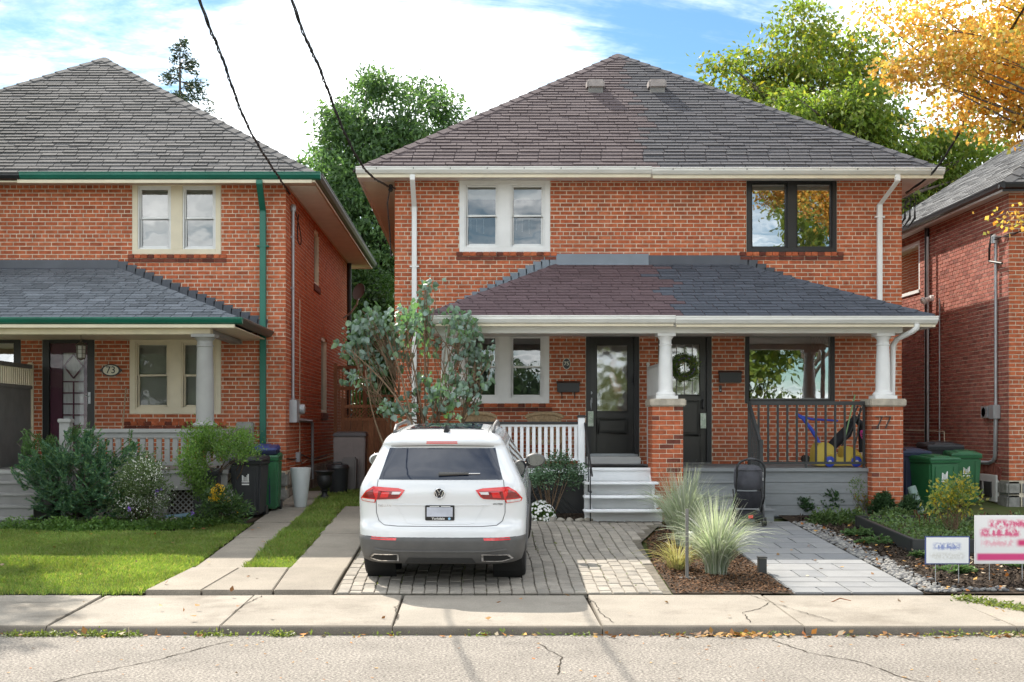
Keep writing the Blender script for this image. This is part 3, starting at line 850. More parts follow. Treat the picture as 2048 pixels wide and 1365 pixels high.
def door_leafed(house, x0, x1, z0, z1, Y, kind):
    """an outside door: moulded frame with a shallow arched head, leaf, glass, raised panel, handle"""
    fw = 0.085
    xm = (x0 + x1) / 2
    outer = [(x0, z0)] + [(x0 + (x1 - x0) * k / 10, z1 + 0.05 * math.sin(math.pi * k / 10)) for k in range(11)] + [(x1, z0)]
    b = MB()
    b.box(x0, x0 + fw, Y - 0.02, Y + 0.13, z0, z1); b.box(x1 - fw, x1, Y - 0.02, Y + 0.13, z0, z1)
    top = [(x, Y - 0.018, z) for x, z in outer[1:-1]] + [(x1 - fw, Y - 0.018, z1 - fw - .04), (x0 + fw, Y - 0.018, z1 - fw - .04)]
    b.prism(top, (0, 0.14, 0))
    d = b.build('door', m_black, house, bevel=0.006)
    a, c, lo, hi = x0 + fw, x1 - fw, z0 + 0.03, z1 - fw - 0.03
    gx0, gx1 = a + 0.10, c - 0.10
    gz0, gz1 = (zat(823, YF), zat(690, YF)) if kind == 75 else (zat(790, YF), zat(688, YF))
    mleaf = m_blackdoor if kind == 75 else mat('bronze_door_paint', (0.035,0.032,0.028), 0.3, 0.1, 3)
    leaf = MB()
    leaf.box(a, gx0, Y + .05, Y + .10, lo, hi); leaf.box(gx1, c, Y + .05, Y + .10, lo, hi)
    leaf.box(gx0, gx1, Y + .05, Y + .10, gz1, hi); leaf.box(gx0, gx1, Y + .05, Y + .10, lo, gz0)
    leaf.build('door_leaf', mleaf, d, bevel=0.004)
    MB().frame(gx0 - .015, gx1 + .015, gz0 - .015, gz1 + .015, 0.022, Y + .036, Y + .052).build('glass_moulding', mleaf, d, bevel=0.006)
    MB().poly([(gx0, Y + .07, gz0), (gx1, Y + .07, gz0), (gx1, Y + .07, gz1), (gx0, Y + .07, gz1)]).build('pane', m_glassdoor, d, fixn=False)
    MB().box(x0 + .02, x1 - .02, Y + .5, Y + .55, z0, z1).build('room_backing', m_interior, d)
    if kind == 75:
        MB().frame(gx0, gx1, zat(868, YF), zat(836, YF), 0.03, Y + .030, Y + .052).build('panel_moulding', mleaf, d, bevel=0.012)
        MB().box(gx0 + .05, gx1 - .05, Y + .036, Y + .052, zat(863, YF), zat(841, YF)).build('raised_panel', mleaf, d, bevel=0.012)
        hx = xat(1182, YF)
        MB().lathe([(0.026, 0), (0.026, .018), (0.02, .025)], (hx, Y + .022, zat(786, YF)), 16, 'Y').build('deadbolt', m_steel, d, smooth=40)
        h = MB().box(hx - .024, hx + .024, Y + .03, Y + .05, zat(806, YF), zat(796, YF))
        h.tube([(hx, Y + .03, zat(797, YF)), (hx, Y - .015, zat(801, YF)), (hx, Y - .02, zat(810, YF)), (hx, Y + .0, zat(818, YF)), (hx, Y + .045, zat(820, YF))], 0.010, 8)
        h.build('handle', m_steel, d, smooth=40)
        MB().box(x0 + .02, x1 - .02, Y - .03, Y + .10, z0 - .0, z0 + .05).build('threshold', m_steel, d, bevel=0.01)
        MB().box(x0 - .02, x1 + .02, Y - .10, Y + .10, z0 - .14, z0 - .002).build('door_step', m_white, d, bevel=0.02)
        MB().tube([(xat(1266, YF), Y + .045, zat(752, YF)), (xat(1266, YF), Y + .03, zat(768, YF))], 0.014, 8).build('hinge_catch', m_black, d)
    else:
        zc0, zc1 = zat(872, YF), zat(800, YF)
        MB().frame(gx0, gx1, zc0, zc1, 0.03, Y + .030, Y + .052).build('panel_moulding', mleaf, d, bevel=0.012)
        MB().box(gx0 + .05, gx1 - .05, Y + .036, Y + .052, zc0 + .05, zc1 - .05).build('raised_panel', mleaf, d, bevel=0.012)
        for k in (1, 2, 3):
            x = gx0 + (gx1 - gx0) * k / 4
            MB().box(x - .006, x + .006, Y + .055, Y + .068, gz0, gz1).build('glazing_bar', m_greypaint, d)
        z = gz0 + (gz1 - gz0) * 0.72
        MB().box(gx0, gx1, Y + .056, Y + .067, z - .005, z + .005).build('glazing_bar', m_greypaint, d)
        hx = xat(1406, YF)
        h = MB().box(hx - .022, hx + .022, Y + .035, Y + .052, zat(818, YF), zat(783, YF))
        h.tube([(hx, Y + .03, zat(800, YF)), (hx, Y - .01, zat(803, YF)), (hx, Y - .012, zat(815, YF)), (hx, Y + .04, zat(819, YF))], 0.011, 8)
        h.build('handle', m_black, d, smooth=40)
        MB().box(x0 + .02, x1 - .02, Y - .03, Y + .10, z0, z0 + .04).build('threshold', m_greydark, d)
    return d
def soffit_ring(house, x0, x1, y0, y1, wx0, wx1, wy0, wy1, z, m):
    b = MB()
    b.box(x0, x1, y0, wy0, z, z + .012); b.box(x0, wx0, wy0, wy1, z, z + .012); b.box(wx1, x1, wy0, wy1, z, z + .012); b.box(x0, x1, wy1, y1, z, z + .012)
    s = b.build('soffit', m, house)
    return s
def soffit_grooves(s, x0, x1, y0, y1, z, m, step=0.075):
    b = MB(); y = y0
    while y < y1:
        b.box(x0, x1, y, y + 0.012, z - .005, z + .002); y += step
    b.build('soffit_batten', m, s, kind='stuff')
def stepped(house, x0, z0, x1, z1, Y, m, n, lift):
    b = MB()
    for i in range(n):
        a, c = i / n, (i + 1) / n
        xa, xb = x0 + (x1 - x0) * a, x0 + (x1 - x0) * c
        za, zb = z0 + (z1 - z0) * a, z0 + (z1 - z0) * c
        tip = (x1 - x0) / n * 0.22
        b.prism([(xa - tip, Y - .016, zb + lift), (xa, Y - .016, za - .02), (xb, Y - .016, zb - .02), (xb, Y - .016, zb + lift)], (0, 0.012, 0))
    return b.build('step_flashing', m, house)

# ------------------------------------------------------------------ the pair of houses in the middle (75 and 77)
H = thing('brick_house', 'red brick semi-detached pair numbered 75 and 77 with a two-tone hipped shingle roof', 'house', (2.99, YF, gz(YF)))
X0, X1, ZB, ZT = -1.379, 7.353, 0.98, 6.19
def sn(z): return snap(z, ZB)
hu75 = (-0.267, 1.293, sn(zat(503, YF)), sn(zat(356, YF)))
hu77 = (4.681, 6.233, sn(zat(507, YF)), sn(zat(357, YF)))
hl75 = (-0.267, 1.276, sn(zat(810, YF)), sn(zat(657, YF)))
hl77 = (4.655, 6.198, sn(zat(808, YF)), sn(zat(660, YF)))
hd75 = (1.914, 2.828, sn(1.33), sn(zat(660, YF)))
hd77 = (3.164, 4.078, sn(1.21), sn(zat(660, YF)))
holes = [hu75, hu77, hl75, hl77, hd75, hd77]
w = MB(); panel(w, front_mp(YF), X0, X1, gz(YF) - .1, ZT, holes)
panel(w, left_mp(X0), YF, 31.6, .5, ZT, []); panel(w, right_mp(X1), YF, 31.6, .5, ZT, [])
w.poly([(X0, 31.6, .5), (X1, 31.6, .5), (X1, 31.6, ZT), (X0, 31.6, ZT)])
wall = w.build('wall', m_mortar, H, fixn=False)
bricks_on(H, wall, front_mp(YF), X0, X1, ZB, ZT - .02, holes, m_brick, 300, prefer=lambda q: abs(q[2] - 5.2) * 0.6 + abs((q[0] + q[1]) / 2 - 3.0))
bricks_on(H, wall, left_mp(X0), YF, 31.6, ZB, ZT - .02, [], m_brick, 0)
bricks_on(H, wall, right_mp(X1), YF, 31.6, ZB, ZT - .02, [], m_brick, 0)
MB().box(X0 - .03, X1 + .03, YF - .03, 31.63, gz(YF) - .4, ZB).build('foundation', m_stone, H, bevel=0.01)
splitx = lambda u, v: 0 if u - 1.995 + 0.12 * math.sin(v * 2.1) + 0.05 * math.sin(v * 9) < 3.02 else 1
EX0, EX1, EY = -1.995, 7.887, 21.10
roof, apex = main_roof(H, EX0, EX1, EY, 32.1, 6.195, 3.30, [m_shbrown, m_shgrey], splitx, 0.138, 0.36, 0.0, 300, (m_shbrown, m_shgrey), 26, m_soffit)
sf = soffit_ring(H, EX0 + .02, EX1 - .02, EY + .005, 32.08, X0 - .002, X1 + .002, YF + .0, 31.6, 6.085, m_soffitw)
soffit_grooves(sf, EX0 + .06, X0 - .01, YF + .1, 31.5, 6.083, m_soffit)  # tan battens paint the warm bounce onto the white soffit
# fascia, gutters and frieze
MB().box(EX0, EX0 + .02, EY, 32.1, 6.06, 6.20).build('fascia', m_soffitw, H)
MB().box(EX1 - .02, EX1, EY, 32.1, 6.06, 6.20).build('fascia', m_white, H)
MB().box(EX0, EX1, EY - .001, EY + .02, 6.055, 6.20).build('fascia', m_cream, H)
gp = gutter_profile(0.12, 0.11)
for (a, c, dz, m_) in ((EX0 - .01, 2.97, 0.012, m_gutterwhite), (2.975, EX1 + .01, -.004, m_gutterwhite)):
    g = MB().prism([(a, EY - .002 + y, 6.085 + dz + z) for y, z in gp], (c - a, 0, 0)).build('gutter', m_, H)
    MB().box(a + .02, c - .01, EY - .05, EY - .004, 6.035 + dz, 6.083 + dz).build('gutter_board', m_cream, g)
    x = a + .35
    while x < c:
        MB().box(x - .006, x + .006, EY - .128, EY - .11, 6.165 + dz, 6.19 + dz).build('gutter_screw', m_greydark, g); x += 0.62
MB().box(X0, X1, YF - .018, YF + .0, 6.10, 6.16).build('frieze_board', m_cream, H)
for (px, py, m_) in ((1190, 178, m_shbrown), (1313, 181, m_shgrey)):
    # box vents on the front slope
    Yv = 24.12
    x = xat(px, Yv); zr = 6.195 + (Yv - EY) * 3.3 / 4.65
    v = MB().box(x - .17, x + .17, Yv - .18, Yv + .17, zr + .0, zr + .17)
    o = v.build('roof_vent', mat('vent_metal', (0.30,0.265,0.25) if px < 1250 else (0.36,0.36,0.36), 0.6, 0.15, 6), H, bevel=0.03)
    MB().box(x - .14, x + .14, Yv - .15, Yv + .16, zr - .22, zr + .01).build('vent_neck', m_greydark, o)
MB().box(X0 + .0, X0 + .01, YF - .01, YF, 1, 1.01)
sash_pair(H, *hu75, YF, m_white, blind=0.22, glass=m_glass, cords=True)
sash_pair(H, *hl75, YF, m_white, blind=None, glass=m_glass)
sill_bricks(H, hu75[0] - .06, hu75[1] + .12, hu75[2], YF)
sill_bricks(H, hu77[0] - .12, hu77[1] + .12, hu77[2], YF)
sill_bricks(H, hl75[0] - .06, hl75[1] + .06, hl75[2], YF)
# black casement pair upstairs and picture window downstairs
a, c, lo, hi = hu77
wn = MB().frame(a, c, lo, hi, 0.075, YF - .015, YF + .12); xm = (a + c) / 2
wn.box(xm - .075, xm + .075, YF - .01, YF + .12, lo + .07, hi - .07)
wn = wn.build('window', m_black, H, bevel=0.006)
for (p, q) in ((a + .075, xm - .075), (xm + .075, c - .075)):
    MB().frame(p - .003, q + .003, lo + .072, hi - .072, 0.03, YF + .02, YF + .08).build('sash', m_black, wn, bevel=0.006)
    MB().poly([(p + .02, YF + .05, lo + .09), (q - .02, YF + .05, lo + .09), (q - .02, YF + .05, hi - .09), (p + .02, YF + .05, hi - .09)]).build('pane', m_glassmir, wn, fixn=False)
    MB().box(p + .01, q - .01, YF + .14, YF + .19, hi - .19, hi - .08).build('blind', m_blind, wn)
MB().box(a, c, YF + .7, YF + .75, lo, hi).build('room_backing', m_room, wn)
a, c, lo, hi = hl77
wn = MB().frame(a, c, lo, hi, 0.07, YF - .02, YF + .12)
wn = wn.build('window', m_black, H, bevel=0.008)
MB().frame(a + .066, c - .066, lo + .066, hi - .066, 0.02, YF + .025, YF + .07).build('glazing_bead', m_greypaint, wn)
MB().poly([(a + .075, YF + .05, lo + .075), (c - .075, YF + .05, lo + .075), (c - .075, YF + .05, hi - .075), (a + .075, YF + .05, hi - .075)]).build('pane', m_glassmir, wn, fixn=False)
MB().box(a - .3, c + .3, YF + 2.6, YF + 2.65, lo - .8, hi + .3).build('room_backing', m_interior, wn)
MB().box(a + .05, c - .05, YF + .12, YF + .5, hi - .02, hi + .05).build('valance', m_white, wn)
door_leafed(H, *hd75, YF, 75)
door_leafed(H, *hd77, YF, 77)
# downspouts
dx = xat(829, YF)
downspout(H, [(dx - .01, EY - .06, 6.09), (dx - .01, EY - .06, 6.0), (dx + .0, YF - .06, 5.62), (dx, YF - .06, 3.2), (dx, YF - .06, 1.2)], 0.085, 0.07, m_white, [(dx, YF - .06, 4.6), (dx, YF - .06, 2.7)])
dx = xat(1757, YF)
downspout(H, [(dx + .155, EY - .06, 6.09), (dx + .155, EY - .06, 5.98), (dx, YF - .06, 5.66), (dx, YF - .06, 3.98)], 0.085, 0.07, m_white, [(dx, YF - .06, 5.45)])
# ---- porch across both fronts
PF, PFLO = 19.46, 1.205
RX0, RX1, RYF, RZE = -0.80, 7.02, 19.12, 3.535
pr = porch_roof(H, RX0, RX1, RYF, YF - .003, RZE, 1.10, 1.42, 4.55, [m_shp75, m_shp77], lambda u, v: 0 if u + RX0 + .14 * math.sin(v * 7) + .06 * math.sin(v * 23) < 3.12 + .0 * v else 1, 0.141, 0.335, 0.0, 300, (m_shp75, m_shp77))
zl = lambda x: RZE + 1.10 * (x - RX0) / (1.42 - RX0)
stepped(H, -0.55, zl(-0.55), 1.42, zl(1.42), YF, m_flashgrey, 15, 0.19)
stepped(H, 6.75, RZE + 1.10 * (RX1 - 6.75) / (RX1 - 4.55), 4.55, RZE + 1.10, YF, m_flash, 15, 0.15)
MB().prism([(1.40, YF - .05, 4.63), (1.40, YF - .03, 4.66), (1.40, YF - .018, 4.825), (1.40, YF - .002, 4.825), (1.40, YF - .002, 4.63)], (1.59, 0, 0)).build('head_flashing', m_flashgrey, H)
MB().prism([(2.995, YF - .05, 4.63), (2.995, YF - .03, 4.66), (2.995, YF - .016, 4.80), (2.995, YF - .002, 4.80), (2.995, YF - .002, 4.63)], (1.57, 0, 0)).build('head_flashing', m_flash, H)
gp = gutter_profile(0.125, 0.11)
for (a, c, dz) in ((RX0 - .01, 3.05, 0.0), (3.055, RX1 + .03, -.01)):
    g = MB().prism([(a, RYF - .002 + y, 3.42 + dz + z) for y, z in gp], (c - a, 0, 0)).build('gutter', m_gutterwhite, H)
    MB().box(a + .02, c - .02, RYF - .04, RYF - .004, 3.385 + dz, 3.42 + dz).build('gutter_board', m_cream, g)
for x in (RX0, RX1 - .02):
    MB().box(x, x + .02, RYF, YF - .02, 3.37, 3.53).build('fascia', m_white, H)
sfp = MB().box(RX0 + .02, RX1 - .02, RYF + .0, YF - .01, 3.40, 3.412).build('porch_ceiling', m_soffitw, H)
for i in range(46):
    x = RX0 + .1 + i * .168
    MB().box(x, x + .045, RYF + .05, RYF + .075, 3.393, 3.401).build('soffit_slot', m_greydark, sfp)
MB().box(-0.66, 6.62, PF - .12, PF + .12, 3.30, 3.40).build('porch_beam', m_gutterwhite, H, bevel=0.008)
for x in (-0.42, 2.965, 6.35):
    pier(H, x, PF, 0.48, gz(PF) - .05, 2.165, 0.56, 100)
    column(H, x, PF, 2.28, 3.30, 0.112, 0.092, m_white)
PX0, PX1 = -0.62, 6.1
fl = MB().box(-0.60, 2.96, PF + .0, YF - .02, PFLO - .05, PFLO).build('porch_floor', m_compos, H)
fl2 = MB().box(2.97, 6.12, PF - .03, YF - .02, PFLO - .045, PFLO + .002).build('porch_floor', m_compos, H)
# 75: white step flight, each tread and riser its own board
st = MB().box(1.70, 2.74, PF - .02, PF + .2, gz(PF), PFLO - .06).build('front_steps', m_stepwhite, H)
rz = (PFLO - gz(18.7)) / 4
for k in range(4):
    ytop = PF - .02 - 0.25 * k
    zt_ = PFLO - rz * k
    ex = 0.02 * k
    MB().box(1.67 - .02 * k, 2.765 + ex, ytop - (.275 if k else .03), ytop + .02, zt_ - .035, zt_ + (.003 if k == 0 else 0)).build('tread', m_stepwhite, st, bevel=0.008) if k else MB().box(1.70, 2.76, PF - .05, PF + .1, PFLO - .04, PFLO + .006).build('tread', m_stepwhite, st, bevel=0.008)
    yr = PF - .02 - 0.25 * k
    MB().box(1.70 - .02 * k, 2.74 + ex, yr - .006, yr + .02, zt_ - rz + .0, zt_ - .036).build('riser', m_stepwhite, st, bevel=0.003)
for x in (1.735, 2.70):
    MB().prism([(x, PF, gz(PF) - .02), (x, PF, PFLO - .07), (x, PF - .76, PFLO - rz * 3 - .07), (x, PF - .76, gz(18.7) - .02)], (0.03, 0, 0)).build('stringer', m_stepwhite, st)
# 75: white railing with black top rail
rl = MB().box(-0.18, 1.62, PF - .06, PF + .03, 1.885, 1.93).build('railing', m_black, H, bevel=0.006)
MB().box(-0.18, 1.60, PF - .04, PF + .01, 1.85, 1.884).build('rail_board', m_stepwhite, rl)
MB().box(-0.18, 1.60, PF - .05, PF + .02, 1.32, 1.36).build('rail_board', m_stepwhite, rl, bevel=0.004)
x = -0.14
while x < 1.58:
    MB().box(x, x + .052, PF - .03, PF - .008, 1.35, 1.86).build('baluster', m_stepwhite, rl, bevel=0.004); x += 0.0935
nw = MB().box(1.60, 1.705, PF - .085, PF + .02, PFLO - .1, 1.99).build('newel_post', m_stepwhite, rl, bevel=0.006)
MB().box(1.585, 1.72, PF - .10, PF + .035, 1.99, 2.03).build('newel_cap', m_char, rl, bevel=0.01)
MB().box(-0.62, 1.72, PF - .02, PF + .02, 1.13, 1.20).build('porch_edge', m_stepwhite, H, bevel=0.004)
lat = MB().box(-0.62, 1.70, PF + .05, PF + .07, gz(PF) - .1, 1.12).build('porch_skirt', m_black, H)
x = -0.6
while x < 2.2:
    for s in (-1, 1):
        p0 = Vector((x, PF + .04, 0.46)); p1 = p0 + Vector((s * 0.66, 0, 0.66))
        if -0.6 < p1.x < 1.68 and x < 1.68:
            MB().tube([p0, p1], 0.011, 4).build('lattice_strip', m_char, lat)
    x += 0.09
# iron handrail beside the white steps
hr = MB()
hr.tube([(1.70, PF - .02, 2.0 - .1), (1.70, PF - .06, 1.92), (1.73, PF - .85, 1.22), (1.735, PF - .95, 1.12)], 0.014, 8)
for (y, zt_, zb_) in ((PF - .10, 1.90, 1.2), (PF - .5, 1.53, 0.86), (PF - .84, 1.23, gz(18.6))):
    hr.tube([(1.715, y, zt_), (1.718, y, (zt_ + zb_) / 2), (1.72, y, zb_)], 0.010, 6)
hr.lathe([(0.0, -.03), (0.018, -.015), (0.02, 0), (0.018, .015), (0, .03)], (1.72, PF - .84, 0.88), 8)
hr.build('handrail', m_black, H, smooth=40)
# white slatted divider between the two porches
dv = MB().box(2.955, 2.995, YF - .09, YF - .04, PFLO, 2.90).build('divider', m_white, H, bevel=0.008)
MB().box(2.96, 2.99, PF + .2, YF - .09, 2.32, 2.37).build('divider_rail', m_white, dv); MB().box(2.955, 2.995, PF + .2, YF - .09, 2.83, 2.87).build('divider_rail', m_white, dv)
for i in range(15):
    y = PF + .26 + i * .117
    MB().box(2.967, 2.984, y, y + .07, 2.37, 2.83).build('divider_slat', m_white, dv)
MB().box(2.965, 2.985, PF + .2, YF - .09, PFLO, 2.32).build('divider_panel', m_white, dv)
MB().lathe([(0.03, 2.90), (0.032, 2.925), (0.02, 2.95), (0.0, 2.955)], (2.975, YF - .065, 0), 10).build('post_finial', m_white, dv, smooth=40)
# 77: board-clad porch front and grey steps
sk = MB().box(3.2, 6.11, PF + .02, PF + .06, gz(PF) - .1, PFLO - .05).build('porch_front', m_greydark, H)
nb = 4; bh = (PFLO - .046 - gz(PF) + .02) / nb
for k in range(nb):
    MB().box(4.34, 6.11, PF - .012, PF + .019, gz(PF) - .02 + k * bh + .003, gz(PF) - .02 + (k + 1) * bh - .002).build('board', m_compos, sk, bevel=0.004)
MB().box(3.22, 6.12, PF - .05, PF - .031, PFLO - .05, PFLO + .004).build('porch_edge', m_compos, H)
st = MB().box(3.23, 4.33, PF - .0, PF + .018, gz(PF), PFLO - .05).build('front_steps', m_compos, H)
rz = (PFLO - gz(18.7)) / 4
for k in range(1, 4):
    zt_ = PFLO - rz * k; yb_ = PF - .02; yf_ = PF - .02 - .27 * k
    MB().box(3.23, 4.36 + .06 * (k - 1), yf_, yb_, zt_ - .03, zt_).build('tread', m_compos, st, bevel=0.005)
    MB().box(3.25, 4.34 + .06 * (k - 1), yf_ + .02, yb_ - .01, zt_ - rz - .02, zt_ - .031).build('riser', m_compos, st, bevel=0.003)
# 77: charcoal metal railing
z0r, z1r = PFLO + .09, zat(803, PF)
rl = MB().box(4.25, 6.09, PF - .005, PF + .045, z1r - .06, z1r).build('railing', m_char, H, bevel=0.006)
MB().box(4.25, 6.09, PF, PF + .035, z0r - .03, z0r + .01).build('bottom_rail', m_char, rl, bevel=0.004)
for i in range(13):
    x = 4.27 + i * (6.06 - 4.27) / 12
    ww = .024 if i not in (0, 12) else .03
    MB().box(x - ww / 2 - .004, x + ww / 2 + .004, PF + .004, PF + .032, z0r - .02 if i not in (0, 12) else PFLO, z1r - .055).build('baluster', m_char, rl, bevel=0.004)
MB().box(5.14, 5.17, PF + .004, PF + .03, PFLO, z0r - .02).build('foot_block', m_char, rl)
y1_ = PF - .80
MB().prism([(4.245, PF, z1r - .05), (4.245, PF, z1r), (4.245, y1_, 1.62), (4.245, y1_, 1.565)], (0.045, 0, 0)).build('stair_rail', m_char, rl, bevel=0.004)
MB().prism([(4.252, PF, z0r), (4.252, PF, z0r + .035), (4.252, y1_, .80), (4.252, y1_, .765)], (0.03, 0, 0)).build('stair_rail', m_char, rl)
for i in range(6):
    t = (i + 1) / 7; y = PF + (y1_ - PF) * t
    MB().box(4.258, 4.278, y - .01, y + .01, z0r + (.77 - z0r) * t, z1r - .03 + (1.59 - z1r) * t).build('baluster', m_char, rl)
MB().box(4.24, 4.295, y1_ - .03, y1_ + .025, gz(y1_), 1.66).build('newel_post', m_char, rl, bevel=0.005)
# porch downspout, right end
dx = xat(1800, 19.3)
b = MB().tube([(xat(1832, 19.1), RYF - .06, 3.42), (xat(1832, 19.1), RYF - .06, 3.36), (xat(1826, 19.1), RYF - .02, 3.31), (xat(1805, 19.3), PF + .1, 3.22), (dx, PF + .16, 3.12), (dx, PF + .17, 2.9), (dx - .01, PF + .17, 2.26)], 0.042, 10)
b.build('downspout', m_white, H, smooth=60)
downspout(H, [(6.63, PF + .2, 2.26), (6.63, PF + .2, .5)], 0.03, 0.05, m_cream)

# ------------------------------------------------------------------ house 73 and its joined neighbour on the left
H3 = thing('brick_house', 'red brick house numbered 73 on the left with teal gutters and a grey shingle roof', 'house', (-7.64, YF, gz(YF)))
DZ = -0.075
X0, X1, ZB, ZT, YB = -12.01, -3.267, 1.08, 6.12, 32.3
hu = (-5.905, -4.379, sn(zat(513, YF)), sn(zat(364, YF)))
hl = (-5.95, -4.38, sn(zat(825, YF)), sn(zat(674, YF)))
hd = (-7.457, -6.56, sn(1.19), sn(zat(672, YF)))
hd71 = (-8.72, -7.83, sn(1.19), sn(zat(672, YF)))
holes = [hu, hl, hd, hd71]
s1 = (26.5, 27.5, snap(zat(828, 27.2), ZB), snap(3.75, ZB)); s2 = (25.35, 26.15, snap(zat(572, 25.8), ZB), snap(5.85, ZB))
w = MB(); panel(w, front_mp(YF), X0, X1, gz(YF) - .1, ZT, holes); panel(w, right_mp(X1), YF, YB, .5, ZT, [s1, s2])
w.poly([(X0, YF, .5), (X0, YB, .5), (X0, YB, ZT), (X0, YF, ZT)]); w.poly([(X0, YB, .5), (X1, YB, .5), (X1, YB, ZT), (X0, YB, ZT)])
wall = w.build('wall', m_mortar, H3, fixn=False)
bricks_on(H3, wall, front_mp(YF), X0, X1, ZB, ZT - .02, holes, m_brick, 300, prefer=lambda q: abs(q[2] - 5.2) * 0.5 + abs((q[0] + q[1]) / 2 + 6.2) * .8, phase=2)
bricks_on(H3, wall, right_mp(X1), YF, YB, ZB, ZT - .02, [s1, s2], m_brick, 0, phase=2)
fd = MB().box(X0 + .02, X1 - .02, YF + .02, YB - .02, gz(YF) - .5, ZB - .002).build('foundation', m_mortar, H3)
for r in range(2):
    z = gz(YF) - .06 + r * .27
    for u0_, u1_ in ((-3.62, -3.235),):
        MB().box(u0_, u1_, YF - .045, YF + .22, z + .006, z + .264).build('stone', m_stone, fd, bevel=0.035)
    y = YF + .235
    while y < 31.8:
        l = random.uniform(.35, .6)
        MB().box(X1 - .1, X1 + .03 + random.uniform(0, .015), y, y + l - .012, z + .006, z + .264).build('stone', m_conc2, fd, bevel=0.02); y += l
EX0, EX1, EY = -12.58, -2.70, 21.10
roof, apex3 = main_roof(H3, EX0, EX1, EY, 32.85, 6.195 + DZ, 3.30, [m_sh73], None, 0.142, 0.33, 0.35, 300, (m_sh73, m_sh73), 26, m_soffit)
sf = soffit_ring(H3, EX0 + .02, EX1 - .02, EY + .005, 32.83, X0 - .002, X1 + .002, YF, YB, 6.085 + DZ, m_soffit)
soffit_grooves(sf, X1 + .05, EX1 - .06, YF + .1, YB - .1, 6.083 + DZ, m_soffitw, 0.09)
MB().box(EX0, EX1, EY - .001, EY + .02, 6.05 + DZ, 6.2 + DZ).build('fascia', m_cream, H3)
MB().box(EX1 - .02, EX1, EY, 32.85, 6.05 + DZ, 6.20 + DZ).build('fascia', m_soffit, H3)
MB().box(EX0 + .01, EX1 + .01, 32.85, 32.87, 6.05 + DZ, 6.20 + DZ).build('fascia', m_soffit, H3)
gp = gutter_profile(0.12, 0.11)
xs = xat(38, 21.0)
MB().prism([(xs, EY - .002 + y, 6.085 + DZ + z) for y, z in gp], (EX1 + .1 - xs, 0, 0)).build('gutter', m_teal, H3)
MB().prism([(EX0, EY - .002 + y, 6.085 + DZ - .008 + z) for y, z in gp], (xs - .004 - EX0, 0, 0)).build('gutter', m_black, H3)
m_dkgrn = mat('dark_green_gutter', (0.045,0.06,0.05), 0.4, 0.1, 2)
MB().prism([(EX1 + .0 - y, EY + .0, 6.085 + DZ + z) for y, z in gp], (0, 32.9 - EY, 0)).build('gutter', m_dkgrn, H3)
MB().box(xs - .05, EX1 - .05, EY - .05, EY - .004, 6.03 + DZ, 6.083 + DZ).build('gutter_board', m_cream, H3)
sash_pair(H3, *hu, YF, m_cream, blind=1.0, glass=m_glass, frame_w=0.09, mull=0.2, sashm=m_white)
sash_pair(H3, *hl, YF, m_cream, blind=1.0, glass=m_glassdim, frame_w=0.09, mull=0.2, sashm=m_cream)
sill_bricks(H3, hu[0] - .08, hu[1] + .1, hu[2], YF); sill_bricks(H3, hl[0] - .1, hl[1] + .1, hl[2] - .13, YF, .025)
# side windows with cream frames
for (a, c, lo, hi) in (s1, s2):
    wn = MB()
    wn.box(X1 - .10, X1 - .02, a, a + .07, lo, hi); wn.box(X1 - .10, X1 - .02, c - .07, c, lo, hi); wn.box(X1 - .10, X1 - .02, a + .07, c - .07, hi - .07, hi); wn.box(X1 - .10, X1 - .02, a + .07, c - .07, lo, lo + .07)
    wn = wn.build('window', m_cream, H3, bevel=0.006)
    MB().poly([(X1 - .07, a + .05, lo + .05), (X1 - .07, c - .05, lo + .05), (X1 - .07, c - .05, hi - .05), (X1 - .07, a + .05, hi - .05)]).build('pane', m_glass, wn, fixn=False)
    MB().box(X1 - .5, X1 - .45, a, c, lo, hi).build('room_backing', m_room, wn)
    MB().box(X1 - .01, X1 + .035, a - .08, c + .08, lo - .14, lo - .004).build('sill', m_brickdark, wn, bevel=0.005)
    for k in range(9):
        t = (k - 4) / 4.5; yy = (a + c) / 2 + t * (c - a) * .58; zz_ = hi + .17 - .16 * t * t
        MB().box(X1 - .01, X1 + .012, yy - .05, yy + .045, zz_ - .11, zz_ + .06).build('arch_brick', m_brick, wn, bevel=0.004)
# door 73: black storm frame, plum leaf with a diamond lattice over white curtains
m_plum = mat('plum_paint', (0.115,0.018,0.050), 0.35, 0.1, 3)
m_cloth = mat('white_curtain', (0.72,0.73,0.74), 0.9, 0.12, 9, 0.4, 14, sc=(6, 1, 0.6))
a, c, lo, hi = hd
d = MB().frame(a, c, lo, hi, 0.12, YF - .01, YF + .06).build('door', m_black, H3, bevel=0.006)
MB().box(a - .02, c + .02, YF - .02, YF + .05, hi - .03, hi + .03).build('head_board', m_cream, d)
ia, ic, il, ih = a + .12, c - .12, lo + .12, hi - .12
gx0, gx1, g0, g1 = xat(123, YF), xat(166, YF), zat(850, YF), zat(706, YF)
lf = MB(); lf.box(ia, gx0, YF + .05, YF + .09, il, ih); lf.box(gx1, ic, YF + .05, YF + .09, il, ih); lf.box(gx0, gx1, YF + .05, YF + .09, g1, ih); lf.box(gx0, gx1, YF + .05, YF + .09, il, g0)
lf.build('door_leaf', m_plum, d, bevel=0.004)
MB().box(gx0 - .02, gx1 + .02, YF + .10, YF + .12, g0 - .02, g1 + .02).build('curtain', m_cloth, d)
bars = [((gx0 + gx1) / 2, None)]
zs = [g0 + (g1 - g0) * k for k in (0.20, 0.38, 0.56, 0.74)]
for z in [g0 + .17, g0 + .36, g0 + .55, g0 + .745]:
    MB().box(gx0, gx1, YF + .06, YF + .085, z - .011, z + .011).build('glazing_bar', m_plum, d)
xm = (gx0 + gx1) / 2
